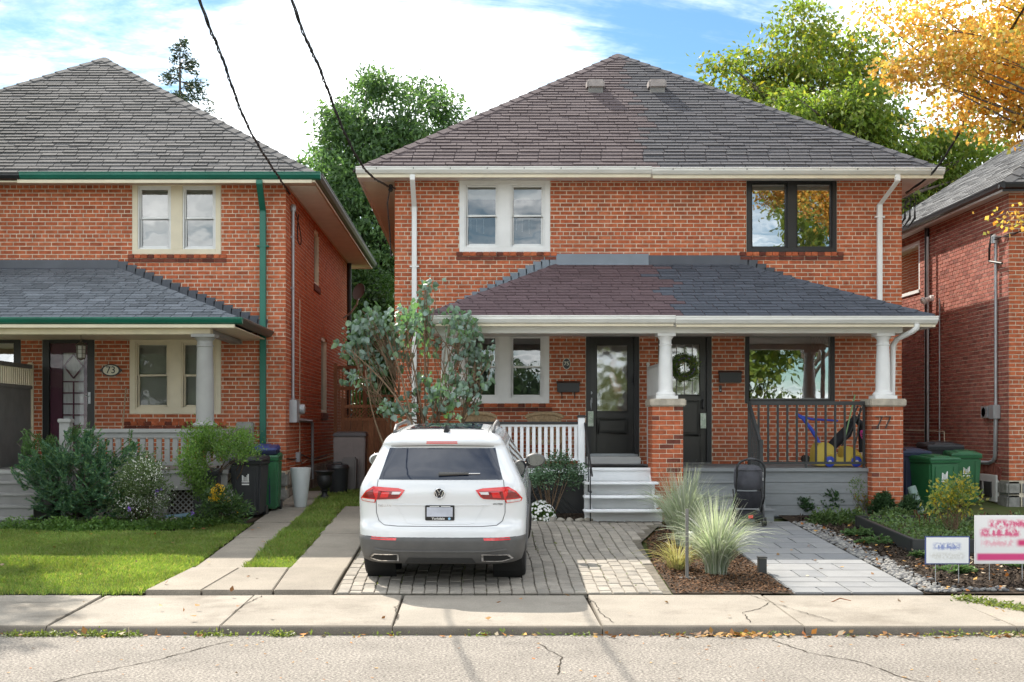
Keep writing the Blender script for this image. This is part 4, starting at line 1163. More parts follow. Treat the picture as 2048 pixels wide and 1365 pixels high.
MB().box(xm - .011, xm + .011, YF + .061, YF + .084, g0, g0 + .75).build('glazing_bar', m_plum, d)
zt_ = g0 + .745; zc_ = (zt_ + g1) / 2 + .02; hw = (gx1 - gx0) / 2
for p, q in (((gx0 + .02, zc_), (xm, zc_ + .21)), ((xm, zc_ + .21), (gx1 - .02, zc_)), ((gx1 - .02, zc_), (xm, zc_ - .21)), ((xm, zc_ - .21), (gx0 + .02, zc_))):
    v = Vector((q[0] - p[0], 0, q[1] - p[1])).normalized(); nn = Vector((-v.z, 0, v.x)) * .011
    P, Q = Vector((p[0], YF + .058, p[1])), Vector((q[0], YF + .058, q[1]))
    MB().prism([P + nn, Q + nn, Q - nn, P - nn], (0, .024, 0)).build('glazing_bar', m_plum, d)
h = MB().box(xat(177, YF), xat(182, YF), YF - .03, YF - .01, zat(808, YF), zat(785, YF)); h.tube([(xat(180, YF), YF - .03, zat(793, YF)), (xat(180, YF), YF - .06, zat(793, YF)), (xat(171, YF), YF - .06, zat(792, YF))], .008, 6)
h.build('handle', m_steel, d, bevel=0.003)
MB().poly([(ia, YF + .02, il), (ic, YF + .02, il), (ic, YF + .02, ih), (ia, YF + .02, ih)]).build('pane', glassmat('storm_glass', 0.0, (0.9, 0.9, 0.9)), d, fixn=False)
MB().box(a, c, YF + .4, YF + .45, lo, hi).build('room_backing', m_room, d)
a, c, lo, hi = hd71
d = MB().frame(a, c, lo, hi, 0.12, YF - .01, YF + .06).build('door', m_black, H3, bevel=0.006)
MB().box(a + .1, c - .1, YF + .05, YF + .09, lo + .1, 2.3).build('door_leaf', m_blackdoor, d)
MB().poly([(a + .12, YF + .06, 2.3), (c - .12, YF + .06, 2.3), (c - .12, YF + .06, hi - .12), (a + .12, YF + .06, hi - .12)]).build('pane', m_glassmir, d, fixn=False)
MB().box(a, c, YF + .4, YF + .45, lo, hi).build('room_backing', m_room, d)
dx = xat(527, YF) 
downspout(H3, [(xat(518, 21), EY - .06, 6.0), (xat(518, 21), EY - .06, 5.93), (dx, YF - .055, 5.55), (dx, YF - .055, 3.5), (dx, YF - .055, 1.25)], 0.105, 0.075, m_teal, [(dx, YF - .055, 4.95)])
MB().tube([(X1 + .06, 31.9, 6.0), (X1 + .06, 31.9, .8)], .055, 10).build('downspout', m_char, H3, smooth=60)
# ---- porch of 73
QX1, QYF, QZE, QFLO = -3.58, 18.75, 3.475, 1.19
QF = 19.0
pr = porch_roof(H3, -11.7, QX1, QYF, YF - .003, QZE, 1.09, -9.1, -6.16, [m_shp73], None, 0.152, 0.26, 0.3, 300, (m_shp73, m_shp73))
stepped(H3, QX1 - .02, QZE + .03, -6.16, QZE + 1.09, YF, m_flash, 17, 0.13)
MB().prism([(-9.1, YF - .05, 4.555), (-9.1, YF - .03, 4.58), (-9.1, YF - .018, 4.72), (-9.1, YF - .002, 4.72), (-9.1, YF - .002, 4.55)], (2.95, 0, 0)).build('head_flashing', m_flash, H3)
gp = gutter_profile(0.10, 0.11)
MB().prism([(-11.7, QYF - .002 + y, 3.385 + z) for y, z in gp], (QX1 + .1 + 11.7, 0, 0)).build('gutter', m_teal, H3)
MB().prism([(QX1 - y, QYF + .0, 3.385 + z) for y, z in gp], (0, YF - .02 - QYF, 0)).build('gutter', m_dkgrn, H3)
MB().box(-11.7, QX1 - .02, QYF - .04, QYF - .004, 3.335, 3.384).build('gutter_board', m_cream, H3)
MB().box(-11.7, QX1 - .03, QYF + .0, YF - .01, 3.345, 3.36).build('porch_ceiling', m_cream, H3)
MB().box(-11.5, -4.0, QF - .10, QF + .10, 3.25, 3.344).build('porch_beam', m_cream, H3, bevel=0.01)
MB().box(-4.2, -4.02, QF + .1, YF - .02, 3.27, 3.344).build('porch_beam', m_greypaint, H3, bevel=0.01)
column(H3, xat(410, QF), QF, 1.80, 3.25, 0.135, 0.118, m_greypaint, square=False)
MB().box(-11.5, -3.75, QF - .05, YF - .02, QFLO - .05, QFLO).build('porch_floor', m_greypaint, H3)
MB().box(-11.5, -3.76, QF - .03, QF, QFLO - .30, QFLO - .05).build('porch_edge', m_greypaint, H3)
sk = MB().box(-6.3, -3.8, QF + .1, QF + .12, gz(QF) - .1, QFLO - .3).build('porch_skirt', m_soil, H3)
x = -6.2
while x < -3.8:
    for s in (-1, 1):
        if -6.25 < x + s * .45 < -3.8: MB().tube([(x, QF + .09, .44), (x + s * .45, QF + .09, .89)], 0.012, 4).build('lattice_strip', m_greypaint, sk)
    x += .085
for x in (-6.3, -4.9, -3.85):
    MB().box(x, x + .22, QF + .02, QF + .2, gz(QF) - .05, QFLO - .3).build('porch_post', m_greypaint, H3)
xr0 = xat(158, QF)
rl = MB().box(xr0, -3.82, QF - .06, QF + .06, zat(866, QF), zat(858, QF)).build('railing', m_greypaint, H3, bevel=0.006)
MB().box(xr0, -3.84, QF - .03, QF + .03, zat(876, QF), zat(866, QF)).build('rail_board', m_greypaint, rl)
MB().box(xr0, -3.84, QF - .04, QF + .04, 1.26, 1.32).build('rail_board', m_greypaint, rl, bevel=0.004)
x = xr0 + .06; 
while x < -3.86:
    MB().box(x, x + .085, QF - .014, QF + .014, 1.31, zat(874, QF)).build('baluster', m_greypaint, rl, bevel=0.008); x += 0.124
MB().box(-3.86, -3.82, QF + .06, YF - .03, zat(868, QF), zat(858, QF)).build('rail_board', m_greypaint, rl)
y = QF + .12
while y < YF - .1:
    MB().box(-3.855, -3.83, y, y + .085, 1.2, zat(868, QF)).build('baluster', m_greypaint, rl); y += .124
MB().box(-4.08, -3.80, YF - .22, YF - .03, 1.2, zat(850, YF) + .05).build('newel_post', m_greypaint, rl, bevel=0.02)
nx = xat(133, QF - .1)
MB().box(nx - .08, nx + .08, QF - .2, QF - .04, .6, zat(846, QF)).build('newel_post', m_greypaint, rl, bevel=0.006)
MB().box(nx - .10, nx + .10, QF - .22, QF - .02, zat(846, QF), zat(838, QF)).build('newel_cap', m_greypaint, rl, bevel=0.01)
stp = MB().box(-7.58, -6.42, QF - .04, QF - .0, gz(QF) - .1, QFLO - .06).build('front_steps', m_greydark, H3)
rz = (QFLO - gz(17.9)) / 5
for k in range(1, 5):
    zt_ = QFLO - rz * k
    MB().box(-7.6, -6.40, QF - .04 - .27 * k, QF - .04, zt_ - .035, zt_).build('tread', mat('chipped_step_paint', (0.20,0.195,0.185), 0.7, 0.1, 5, grime=(0.50,0.49,0.47), gfac=(0.62,0.68), gscale=5, sc=(1, 6, 6)), stp, bevel=0.006)
    MB().box(-7.58, -6.42, QF - .02 - .27 * k, QF - .05, zt_ - rz, zt_ - .036).build('riser', m_greydark, stp)
# beadboard divider between the two porches
dv = MB().box(-7.66, -7.63, QF + .02, YF - .06, QFLO, 2.5).build('divider', m_greydark, H3)
y = QF + .03
while y < YF - .1:
    MB().box(-7.632, -7.622, y, y + .028, QFLO, 2.49).build('bead', m_greydark, dv); y += .036
MB().box(-7.69, -7.60, QF, YF - .05, 2.49, 2.55).build('divider_rail', m_greydark, dv, bevel=0.008)
MB().box(-7.69, -7.60, QF, YF - .05, 2.84, 2.91).build('divider_rail', m_greydark, dv, bevel=0.008)
y = QF + .03
while y < YF - .12:
    MB().box(-7.655, -7.635, y, y + .05, 2.55, 2.84).build('divider_slat', m_cream, dv); y += .095
MB().box(-7.70, -7.59, YF - .10, YF - .02, QFLO, 2.95).build('divider_post', m_cream, dv, bevel=0.02)

# ------------------------------------------------------------------ house 79 at the right edge
H9 = thing('brick_house', 'plum-red brick house at the right edge with a sunlit band across its side wall', 'house', (13, 20.95, gz(20.95)))
X0, X1, YF9, YB, ZB, ZT = 8.95, 17.5, 20.95, 31.0, 0.94, 5.81
sw = (25.15, 26.8, snap(zat(588, 25.5), ZB), snap(zat(486, 25.5), ZB))
w = MB(); panel(w, left_mp(X0), YF9, YB, .4, ZT, [sw]); panel(w, front_mp(YF9), X0, X1, .4, ZT, [])
w.poly([(X1, YF9, .4), (X1, YB, .4), (X1, YB, ZT), (X1, YF9, ZT)]); w.poly([(X0, YB, .4), (X1, YB, .4), (X1, YB, ZT), (X0, YB, ZT)])
wall = w.build('wall', m_mortar, H9, fixn=False)
bricks_on(H9, wall, left_mp(X0), YF9, YB, ZB, ZT - .02, [sw], m_brick79, 300, prefer=lambda q: q[0] + abs(q[2] - 2.5) * .6)
bricks_on(H9, wall, front_mp(YF9), X0, X1, ZB, ZT - .02, [], m_brick, 0)
fd = MB().box(X0 + .01, X1 - .01, YF9 + .01, YB, gz(20) - .4, ZB - .002).build('foundation', m_mortar, H9)
for r in range(2):
    z = gz(YF9) - .08 + r * .23
    y = YF9 - .03
    while y < 21.3:
        MB().box(X0 - .04, X0 + .2, y, y + .42, z + .005, z + .225).build('stone', m_stone, fd, bevel=0.03); y += .43
    x = X0 + .22
    while x < X1:
        MB().box(x, x + .44, YF9 - .04, YF9 + .1, z + .005, z + .225).build('stone', m_stone, fd, bevel=0.03); x += .45
a, c, lo, hi = sw
wn = MB(); wn.box(X0 + .0, X0 + .10, a, a + .07, lo, hi); wn.box(X0 + .0, X0 + .10, c - .07, c, lo, hi); wn.box(X0 + .0, X0 + .10, a + .07, c - .07, hi - .07, hi); wn.box(X0 - .03, X0 + .10, a - .02, c + .02, lo, lo + .07)
wn = wn.build('window', m_white, H9, bevel=0.006)
MB().poly([(X0 + .06, a + .05, lo + .05), (X0 + .06, c - .05, lo + .05), (X0 + .06, c - .05, hi - .05), (X0 + .06, a + .05, hi - .05)]).build('pane', m_glass, wn, fixn=False)
MB().box(X0 + .5, X0 + .55, a, c, lo, hi).build('room_backing', m_room, wn)
# basement window under a brick arch
by0, by1, bz0, bz1 = 21.35, 22.3, gz(21) + .0, 1.0
wn = MB().box(X0 - .05, X0 + .02, by0, by1, bz0, bz1 + .02).build('window', m_white, H9, bevel=0.01)
MB().box(X0 - .075, X0 - .03, by0 + .18, by1 - .06, bz0 + .08, bz1 - .10).build('sash', mat('dark_sash', (0.03,0.028,0.03), 0.3), wn)
MB().box(X0 - .079, X0 - .06, by0 + .47, by0 + .53, bz0 + .08, bz1 - .10).build('glazing_bar', m_white, wn)
for k in range(11):
    t = (k - 5) / 5.5
    yy = (by0 + by1) / 2 + t * .58; z = bz1 + .13 - .15 * t * t
    q = MB().box(-.012, .012, -.045, .045, -.10, .10); q.xform(Matrix.Translation((X0 - .012, yy, z + .03)) @ Matrix.Rotation(-t * .5, 4, 'X'))
    q.build('arch_brick', m_brick79, wn)
x0, x1, yf, yb, ze, rise, run = 8.70, 18.2, 20.6, 31.5, 5.865, 3.2, 4.65
xc = (x0 + x1) / 2
b = MB().add([(x0, yf, ze), (x1, yf, ze), (x1, yb, ze), (x0, yb, ze), (xc, yf + run, ze + rise), (xc, yb - run, ze + rise)], [(0, 1, 4), (1, 2, 5, 4), (2, 3, 5), (3, 0, 4, 5), (3, 2, 1, 0)])
roof = b.build('roof', m_sh73, H9)
Ls = math.hypot(xc - x0, rise)
shingles(roof, (x0, yb, ze), (0, -1, 0), (xc - x0, 0, rise), [(0, 0), (yb - yf, 0), (yb - yf - run, Ls), (run, Ls)], 0.15, 0.32, [mat('pale_grey_shingle', [(0.17,0.172,0.175),(0.23,0.23,0.23),(0.20,0.20,0.205)], 0.95, 0.1, 20, 0.4, 220, spec=0.12)], 200, thick=0.012)
shingles(roof, (x0, yf, ze), (1, 0, 0), (0, run, rise), [(0, 0), (x1 - x0, 0), (xc - x0, math.hypot(run, rise))], 0.15, 0.32, [m_sh73], 60, thick=0.012)
hipcaps(roof, (x0, yf, ze), (xc, yf + run, ze + rise), m_sh73, 19)
soffit_ring(H9, x0 + .02, x1 - .02, yf + .01, yb - .01, X0 + .002, X1 - .002, YF9 - .0, YB, 5.76, m_soffitw)
MB().box(x0, x0 + .02, yf, yb, 5.73, 5.865).build('fascia', m_white, H9); MB().box(x0, x1, yf - .001, yf + .02, 5.73, 5.865).build('fascia', m_black, H9)
gp = gutter_profile(0.10, 0.08)
MB().prism([(x0 + y, yf - .09, 5.765 + z) for y, z in gp], (0, yb - yf, 0)).build('gutter', m_black, H9)
MB().prism([(x0 - .08, yf + y, 5.765 + z) for y, z in gp], (x1 - x0, 0, 0)).build('gutter', m_black, H9)
MB().tube([(X0 - .05, 24.62, 5.75), (X0 - .05, 24.62, .7)], .045, 10).build('downspout', m_char, H9, smooth=60)

# ================================================================== the car on the paved drive
from mathutils.bvhtree import BVHTree
def make_car():
    m_body = mat('white_car_paint', (0.67,0.68,0.695), 0.20, 0.01, 3, coat=0.6, spec=0.5)
    m_plastic = mat('grey_bumper_plastic', (0.085,0.082,0.08), 0.55, 0.08, 8, 0.1, 200)
    m_under = mat('dark_underbody', (0.012,0.012,0.012), 0.8)
    m_tyre = mat('tyre_rubber', (0.022,0.021,0.021), 0.8, 0.2, 12, 0.3, 60)
    m_rim = mat('alloy_rim', (0.5,0.5,0.52), 0.3, 0.05, 4, metal=0.9)
    m_tint = mat('tinted_car_glass', (0.010,0.017,0.036), 0.03, 0.0, 3, spec=0.5, coat=0.12)
    m_red = mat('red_lens', (0.62,0.012,0.014), 0.12, 0.1, 20, coat=0.8)
    m_dred = mat('dark_red_lens', (0.20,0.008,0.012), 0.12, 0.1, 20, coat=0.8)
    m_clear = mat('clear_lens', (0.62,0.58,0.58), 0.15, 0.1, 20, coat=0.8)
    m_chrome = mat('chrome', (0.8,0.8,0.82), 0.12, 0.0, 3, metal=1.0)
    m_seam = mat('panel_gap', (0.03,0.03,0.032), 0.7)
    yaw = -R(3.0)
    car = thing('parked_car', 'white compact SUV seen from behind, parked nose-in on the tumbled paver drive', 'car', (-0.372, 13.26, gz(13.26) + .012), local=True)
    car.rotation_euler = Euler((math.atan(SLOPE), 0, yaw), 'XYZ')
    LV = [(.255,.83,.10,.30,4.34,.5),(.275,.865,.055,.32,4.40,.6),(.36,.892,.015,.33,4.48,.7),(.46,.903,.0,.34,4.50,.7),(.535,.908,.0,.34,4.50,.7),(.545,.904,.012,.34,4.495,.7),
          (.58,.906,.016,.34,4.49,.7),(.62,.908,.022,.34,4.49,.7),(.65,.908,.034,.34,4.48,.7),(.68,.91,.058,.34,4.47,.7),(.72,.912,.074,.34,4.46,.7),(.80,.914,.082,.33,4.44,.7),(.88,.914,.083,.31,4.40,.7),(.94,.909,.080,.29,4.34,.7),
          (1.0,.903,.078,.27,4.2,.75),(1.05,.893,.086,.25,3.95,.8),(1.10,.872,.104,.22,3.48,.7),(1.156,.842,.130,.20,3.30,.6),(1.25,.795,.20,.20,3.12,.5),(1.33,.755,.262,.2,2.98,.45),(1.41,.718,.325,.2,2.84,.45),
          (1.485,.683,.385,.2,2.68,.4),(1.505,.672,.36,.2,2.64,.4),(1.53,.66,.345,.2,2.58,.4),(1.56,.642,.355,.2,2.5,.4),(1.59,.615,.40,.2,2.40,.4),(1.62,.575,.50,.2,2.26,.4),(1.64,.52,.64,.2,2.1,.36),(1.655,.44,.82,.2,1.95,.3),(1.663,.32,1.0,.15,1.8,.15),(1.666,.18,1.2,.1,1.6,.1)]
    def ring(z, w, yr, rr, yf, rf):
        P = []
        nr = 17
        bulge = lambda y: 1 - .018 * ((y - 2.0) / 2.2) ** 2
        crown = lambda x: 0.055 * (x / w) ** 2
        for k in range(nr):
            x = (w - rr) * (k / (nr - 1)); P.append((x, yr + crown(x)))
        for k in range(1, 9):
            a = math.pi / 2 * k / 8
            x = w - rr + rr * math.sin(a); P.append((x, yr + crown(w - rr) + (crown(w) - crown(w - rr)) * math.sin(a) + rr * (1 - math.cos(a))))
        ya, yb = P[-1][1], yf - rf * 1.1
        for k in range(1, 46):
            y = ya + (yb - ya) * k / 45; P.append((w * bulge(y) / bulge(ya), y))
        xe = P[-1][0]
        for k in range(1, 9):
            a = math.pi / 2 * k / 8
            P.append((xe - rf * (1 - math.cos(a)) * min(1, xe / (rf + .05)) * .85, yb + rf * 1.1 * math.sin(a)))
        xl = P[-1][0]
        for k in range(1, 5): P.append((xl * (1 - k / 4), yf + .03 * math.sin(k / 4 * math.pi / 2)))
        L = [(-x, y, z) for x, y in reversed(P[1:-1])]
        return [(x, y, z) for x, y in P] + L
    rings = []
    for i in range(len(LV) - 1):
        a, c = LV[i], LV[i + 1]
        n = 2 if c[0] - a[0] > .03 else 1
        for k in range(n):
            t = k / n; rings.append(ring(*[p + (q - p) * t for p, q in zip(a, c)]))
    rings.append(ring(*LV[-1]))
    n = len(rings[0])
    V = [p for r_ in rings for p in r_]
    AX = (0.93, 3.66)
    body, lower, allf = MB(), MB(), []
    for i in range(len(rings) - 1):
        for k in range(n):
            f = (i * n + k, i * n + (k + 1) % n, (i + 1) * n + (k + 1) % n, (i + 1) * n + k)
            c = sum((Vector(V[j]) for j in f), Vector()) / 4
            allf.append(f)
            if abs(c.x) > .5 and any((c.y - ay) ** 2 + (c.z - .345) ** 2 < .415 ** 2 for ay in AX): continue
            (lower if c.z < .541 else body).f.append(f)
    top = tuple((len(rings) - 1) * n + k for k in range(n)); body.f.append(top)
    tree = BVHTree.FromPolygons([Vector(v) for v in V], allf + [top])
    def compact(b):
        used = sorted(set(j for f in b.f for j in f)); mp_ = {j: i for i, j in enumerate(used)}
        b.v = [V[j] for j in used]; b.f = [tuple(mp_[j] for j in f) for f in b.f]; return b
    bd = compact(body).build('body', m_body, car, smooth='full')
    compact(lower).build('bumper_cladding', m_plastic, car, smooth='full')
    # helpers that lay a shape onto the body
    def cast(p, d, off):
        h, nn, _, _ = tree.ray_cast(Vector(p), Vector(d))
        if h is None: return None
        if nn.dot(Vector(d)) > 0: nn = -nn
        return h + nn * off
    def lay(poly, mode, off=0.004, cell=0.025, thick=0.0):
        if area2(poly) < 0: poly = poly[::-1]
        us = [p[0] for p in poly]; vs = [p[1] for p in poly]
        b = MB(); cache = {}
        def pt(u, v):
            k = (round(u, 5), round(v, 5))
            if k not in cache:
                if mode == 'rear': q = cast((u, -2, v), (0, 1, 0), off)
                elif mode == 'right': q = cast((3, u, v), (-1, 0, 0), off)
                elif mode == 'left': q = cast((-3, u, v), (1, 0, 0), off)
                else: q = cast((u, v, 4), (0, 0, -1), off)
                if q is None: cache[k] = None
                else: b.v.append(tuple(q)); cache[k] = len(b.v) - 1
            return cache[k]
        nu = max(1, int((max(us) - min(us)) / cell)); nv = max(1, int((max(vs) - min(vs)) / cell))
        for i in range(nu):
            for j in range(nv):
                u0 = min(us) + (max(us) - min(us)) * i / nu; u1 = min(us) + (max(us) - min(us)) * (i + 1) / nu
                v0 = min(vs) + (max(vs) - min(vs)) * j / nv; v1 = min(vs) + (max(vs) - min(vs)) * (j + 1) / nv
                c = clip_convex(poly, [(u0, v0), (u1, v0), (u1, v1), (u0, v1)])
                if len(c) >= 3 and abs(area2(c)) > 1e-7:
                    ids = [pt(*q) for q in c]
                    if None in ids: continue
                    ids = [q for q, nx_ in zip(ids, ids[1:] + ids[:1]) if q != nx_]
                    if len(ids) >= 3: b.f.append(tuple(ids))
        return b
    def patch(name, poly, mode, m, parent=car, off=0.004, cell=0.025):
        return lay(poly, mode, off, cell).build(name, m, parent, smooth='full', fixn=True)
    def seam(path, mode, w=0.004, m=m_seam, name='panel_gap', off=0.002, parent=bd):
        b = MB(); pts = []
        for (p, q) in zip(path, path[1:]):
            nn = max(1, int(math.dist(p, q) / .02))
            pts += [(p[0] + (q[0] - p[0]) * k / nn, p[1] + (q[1] - p[1]) * k / nn) for k in range(nn)]
        pts.append(path[-1])
        P3 = [{'rear': lambda u, v: cast((u, -2, v), (0, 1, 0), off), 'right': lambda u, v: cast((3, u, v), (-1, 0, 0), off), 'left': lambda u, v: cast((-3, u, v), (1, 0, 0), off), 'top': lambda u, v: cast((u, v, 4), (0, 0, -1), off)}[mode](*q) for q in pts]
        P3 = [q for q in P3 if q is not None]
        return b.tube(P3, w, 4).build(name, m, parent)
    cx = lambda px: (px - 879.5) / 186.5
    cz = lambda py: 1.88 - (py - 850) / 187.5 - .147
    zx = lambda u: cx(u / 3.791 + 660); zzv = lambda v: cz(v / 3.791 + 820)
    # rear window with painted border and glass
    gw = [(-.665, 1.150), (.665, 1.150), (.62, 1.30), (.575, 1.470), (-.575, 1.470), (-.62, 1.30)]
    patch('rear_window', gw, 'rear', m_tint, off=.003)
    # brake light in the spoiler
    patch('brake_light', [(-.17, 1.522), (.17, 1.522), (.165, 1.545), (-.165, 1.545)], 'rear', m_red, off=.004)
    # tail lights: wrap-round lamp with red, dark red and clear segments
    for s in (-1, 1):
        q = [(.375, 1.045), (.45, 1.062), (.72, 1.078), (.80, 1.03), (.868, .945), (.855, .915), (.70, .905), (.685, .94), (.46, .952), (.43, .97)]
        t = patch('tail_light', [(s * x, z) for x, z in q], 'rear', m_red, off=.007, cell=.02)
        patch('lamp_segment', [(s * x, z) for x, z in [(.44, .975), (.47, .957), (.68, .945), (.66, 1.03), (.42, 1.03)]], 'rear', m_dred, t, .010, .02)
        patch('lamp_segment', [(s * x, z) for x, z in [(.56, .966), (.645, .962), (.625, 1.022), (.54, 1.02)]], 'rear', m_red, t, .013, .02)
        patch('lamp_segment', [(s * x, z) for x, z in [(.435, 1.0), (.52, .998), (.51, 1.024), (.415, 1.024)]], 'rear', m_clear, t, .013, .02)
        patch('lamp_segment', [(s * x, z) for x, z in [(.705, .912), (.845, .92), (.85, .945), (.70, .94)]], 'rear', m_clear, t, .010, .02)
        patch('lamp_segment', [(s * x, z) for x, z in [(.69, .952), (.845, .955), (.80, 1.01), (.72, 1.05), (.715, 1.0)]], 'rear', m_dred, t, .009, .02)
        seam([(s * .69, .905), (s * .69, 1.07)], 'rear', .003, parent=t)
        # reflector and tail pipe trim
        patch('reflector', [(s * x, z) for x, z in [(.47, .516), (.745, .520), (.735, .545), (.46, .538)]], 'rear', m_red, off=.005)
        ex = [(.44, .292), (.66, .288), (.775, .315), (.725, .365), (.44, .372)]
        o = patch('tailpipe_trim', [(s * x, z) for x, z in ex], 'rear', m_chrome, off=.010, cell=.03)
        xm_ = .58; zm_ = .328
        patch('tailpipe_mouth', [(s * (xm_ + (x - xm_) * .86), zm_ + (z - zm_) * .70) for x, z in ex], 'rear', m_under, o, .014, .03)
        # door glass, pillars
        md = 'right' if s > 0 else 'left'
        patch('side_window', [(.62, 1.12), (1.02, 1.10), (1.02, 1.43), (.86, 1.40)], md, m_tint, off=.003)
        patch('side_window', [(1.06, 1.10), (2.05, 1.085), (2.05, 1.47), (1.06, 1.44)], md, m_tint, off=.003)
        patch('side_window', [(2.12, 1.085), (3.12, 1.085), (2.62, 1.46), (2.12, 1.475)], md, m_tint, off=.003)
        seam([(1.04, 1.08), (1.05, .62)], md); seam([(2.08, 1.08), (2.1, .5)], md); seam([(.6, 1.08), (3.3, 1.06)], md, .007, m_plastic, 'window_trim', .003)
        # mirror
        mz, my, mx_ = 1.145, 2.78, s * 1.0
        b = MB().lathe([(.0, -.06), (.05, -.055), (.085, -.03), (.095, 0), (.09, .04), (.05, .09), (0, .10)], (0, 0, 0), 18, 'Y')
        b.xform(Matrix.Translation((mx_, my, mz)) @ Matrix.Diagonal((1.35, 1, .92, 1)))
        mo = b.build('mirror', m_body if s < 0 else m_plastic, car, smooth='full')
        g = MB().lathe([(.0, 0), (.082, 0), (.082, .004), (0, .004)], (0, 0, 0), 18, 'Y'); g.xform(Matrix.Translation((mx_, my - .068, mz)) @ Matrix.Diagonal((1.30, 1, .86, 1)))
        g.build('mirror_glass', mat('mirror_glass', (0.22,0.25,0.26), 0.05, 0.0, 3, metal=1.0), mo)
        MB().tube([(s * .84, my + .03, mz - .07), (s * .93, my + .02, mz - .05)], .028, 8).build('mirror_arm', m_plastic, mo)
        # roof rail
        rp = [cast((s * .545, y, 4), (0, 0, -1), .012) for y in np.linspace(.70, 2.35, 12)]
        rr_ = MB().tube([rp[0] + Vector((0, -.05, -.02))] + [p + Vector((0, 0, .045 * min(1, 3 * math.sin(math.pi * (i + .3) / 11.6)))) for i, p in enumerate(rp)] + [rp[-1] + Vector((0, .05, -.02))], .020, 8)
        rr_.build('roof_rail', m_plastic, car, smooth='full')
        # wheels
        for j, ay in enumerate(AX):
            c = Vector((s * .785, ay, .345))
            prof = [(.20, -.11), (.30, -.118), (.335, -.11), (.345, -.085), (.350, -.03), (.350, .03), (.345, .085), (.335, .11), (.30, .118), (.20, .11)]
            steer = Matrix.Rotation(R(9 if j else 0), 4, 'Z')
            T = Matrix.Translation(c) @ steer
            w = MB().lathe(prof, (0, 0, 0), 40, 'X').xform(T).build('wheel', m_tyre, car, smooth=35)
            for gx in (-.055, 0.0, .055):
                MB().lathe([(.3485, -.004), (.3518, -.004), (.3518, .004), (.3485, .004)], (gx, 0, 0), 40, 'X', close=False).xform(T).build('tread_groove', m_under, w)
            rim = MB().lathe([(.0, .06), (.05, .085), (.06, .06), (.19, .07), (.215, .10), (.215, -.1), (.0, -.1)], (0, 0, 0), 30, 'X')
            if s < 0: rim.xform(Matrix.Diagonal((-1, 1, 1, 1)))
            rim.xform(T).build('rim', m_rim, w, smooth=35)
            a_, c_ = (-.32, 0.0) if s > 0 else (0.0, .32)
            MB().lathe([(.40, a_), (.405, a_), (.405, c_), (.40, c_)], (s * .86, ay, .345), 28, 'X', close=False).build('wheel_arch', m_under, car)
            arc = []
            for k in range(19):
                a = math.pi * k / 18
                arc.append(cast((s * 3, ay + .43 * math.cos(a), .345 + .43 * math.sin(a)), (-s, 0, 0), .002))
            arc = [p for p in arc if p is not None]
            MB().tube(arc, .024, 6).build('arch_trim', m_plastic, car, smooth='full')
    # tailgate outline, crease over the plate recess, spoiler line, bumper line
    seam([(-.672, 1.15), (-.69, .95), (-.688, .80), (-.66, .715), (-.60, .672), (-.45, .662), (.45, .662), (.60, .672), (.66, .715), (.688, .80), (.69, .95), (.672, 1.15)], 'rear', .0035)
    seam([(-.56, 1.492), (0, 1.505), (.56, 1.492)], 'rear', .004)
    seam([(-.80, .545), (0, .545), (.80, .545)], 'rear', .003)
    seam([(-.46, .87), (-.36, .70), (-.3, .685), (.3, .685), (.36, .70), (.46, .87)], 'rear', .0035, m_body, 'tailgate_crease', .001)
    seam([(-.52, .885), (.52, .885)], 'rear', .006, m_body, 'tailgate_crease', .002)
    seam([(-.70, .42), (-.5, .402), (.5, .402), (.70, .42)], 'rear', .012, m_plastic, 'bumper_crease', .004)
    patch('diffuser', [(-.40, .245), (.40, .245), (.34, .33), (-.34, .33)], 'rear', mat('black_diffuser', (0.03,0.03,0.03), 0.6), off=.004)
    patch('tow_cover', [(.53, .455), (.565, .455), (.565, .50), (.53, .50)], 'rear', m_plastic, off=.005)
    # number plate in a dealer's frame
    px0, px1, pz0, pz1 = -.160, .152, .722, .885
    q = cast((0, -2, .8), (0, 1, 0), .0).y - .016
    fr = MB().box(px0, px1, q, q + .03, pz0, pz1).build('plate_frame', m_black, car, bevel=0.006)
    MB().box(px0 + .018, px1 - .018, q - .003, q + .002, pz0 + .042, pz1 - .02).build('number_plate', mat('plate_grey', (0.46,0.48,0.55), 0.5, 0.12, 9), fr)
    t = text_mesh('Yorkdale', .036, .001, 1.05, bold=.0006).xform(Matrix.Translation((-.02, q - .002, pz0 + .021)) @ FACE).build('lettering', m_white, fr, fixn=False)
    MB().lathe([(.014, 0), (.014, .003)], (.098, q - .003, pz0 + .021), 14, 'Y').build('dealer_mark', mat('pale_blue', (0.30,0.55,0.78), 0.5), fr)
    for x, w_ in ((-.06, .10), (.06, .10)):
        MB().box(x - w_ / 2, x + w_ / 2, q - .002, q + .001, pz1 - .014, pz1 - .008).build('frame_print', m_white, fr)
    # round badge: ring and two stacked letters
    bx, bz = -.008, cz(985)
    q = cast((bx, -2, bz), (0, 1, 0), 0).y
    bd2 = MB().lathe([(.0, -.012), (.056, -.012), (.057, 0), (.0, .0)], (bx, q, bz), 32, 'Y').build('badge', mat('badge_black', (0.015,0.018,0.025), 0.2), car, smooth=30)
    ringp = [(bx + .054 * math.cos(2 * math.pi * k / 40), q - .013, bz + .054 * math.sin(2 * math.pi * k / 40)) for k in range(41)]
    MB().tube(ringp, .0055, 6, False).build('badge_ring', m_chrome, bd2, smooth='full')
    for pts in ([(-.026, .043), (0, .006), (.026, .043)], [(-.044, .024), (-.021, -.040), (0, -.004), (.021, -.040), (.044, .024)]):
        MB().tube([(bx + x, q - .014, bz + z) for x, z in pts], .0058, 5).build('badge_letter', m_chrome, bd2)
    q2 = cast((-.62, -2, .865), (0, 1, 0), 0).y
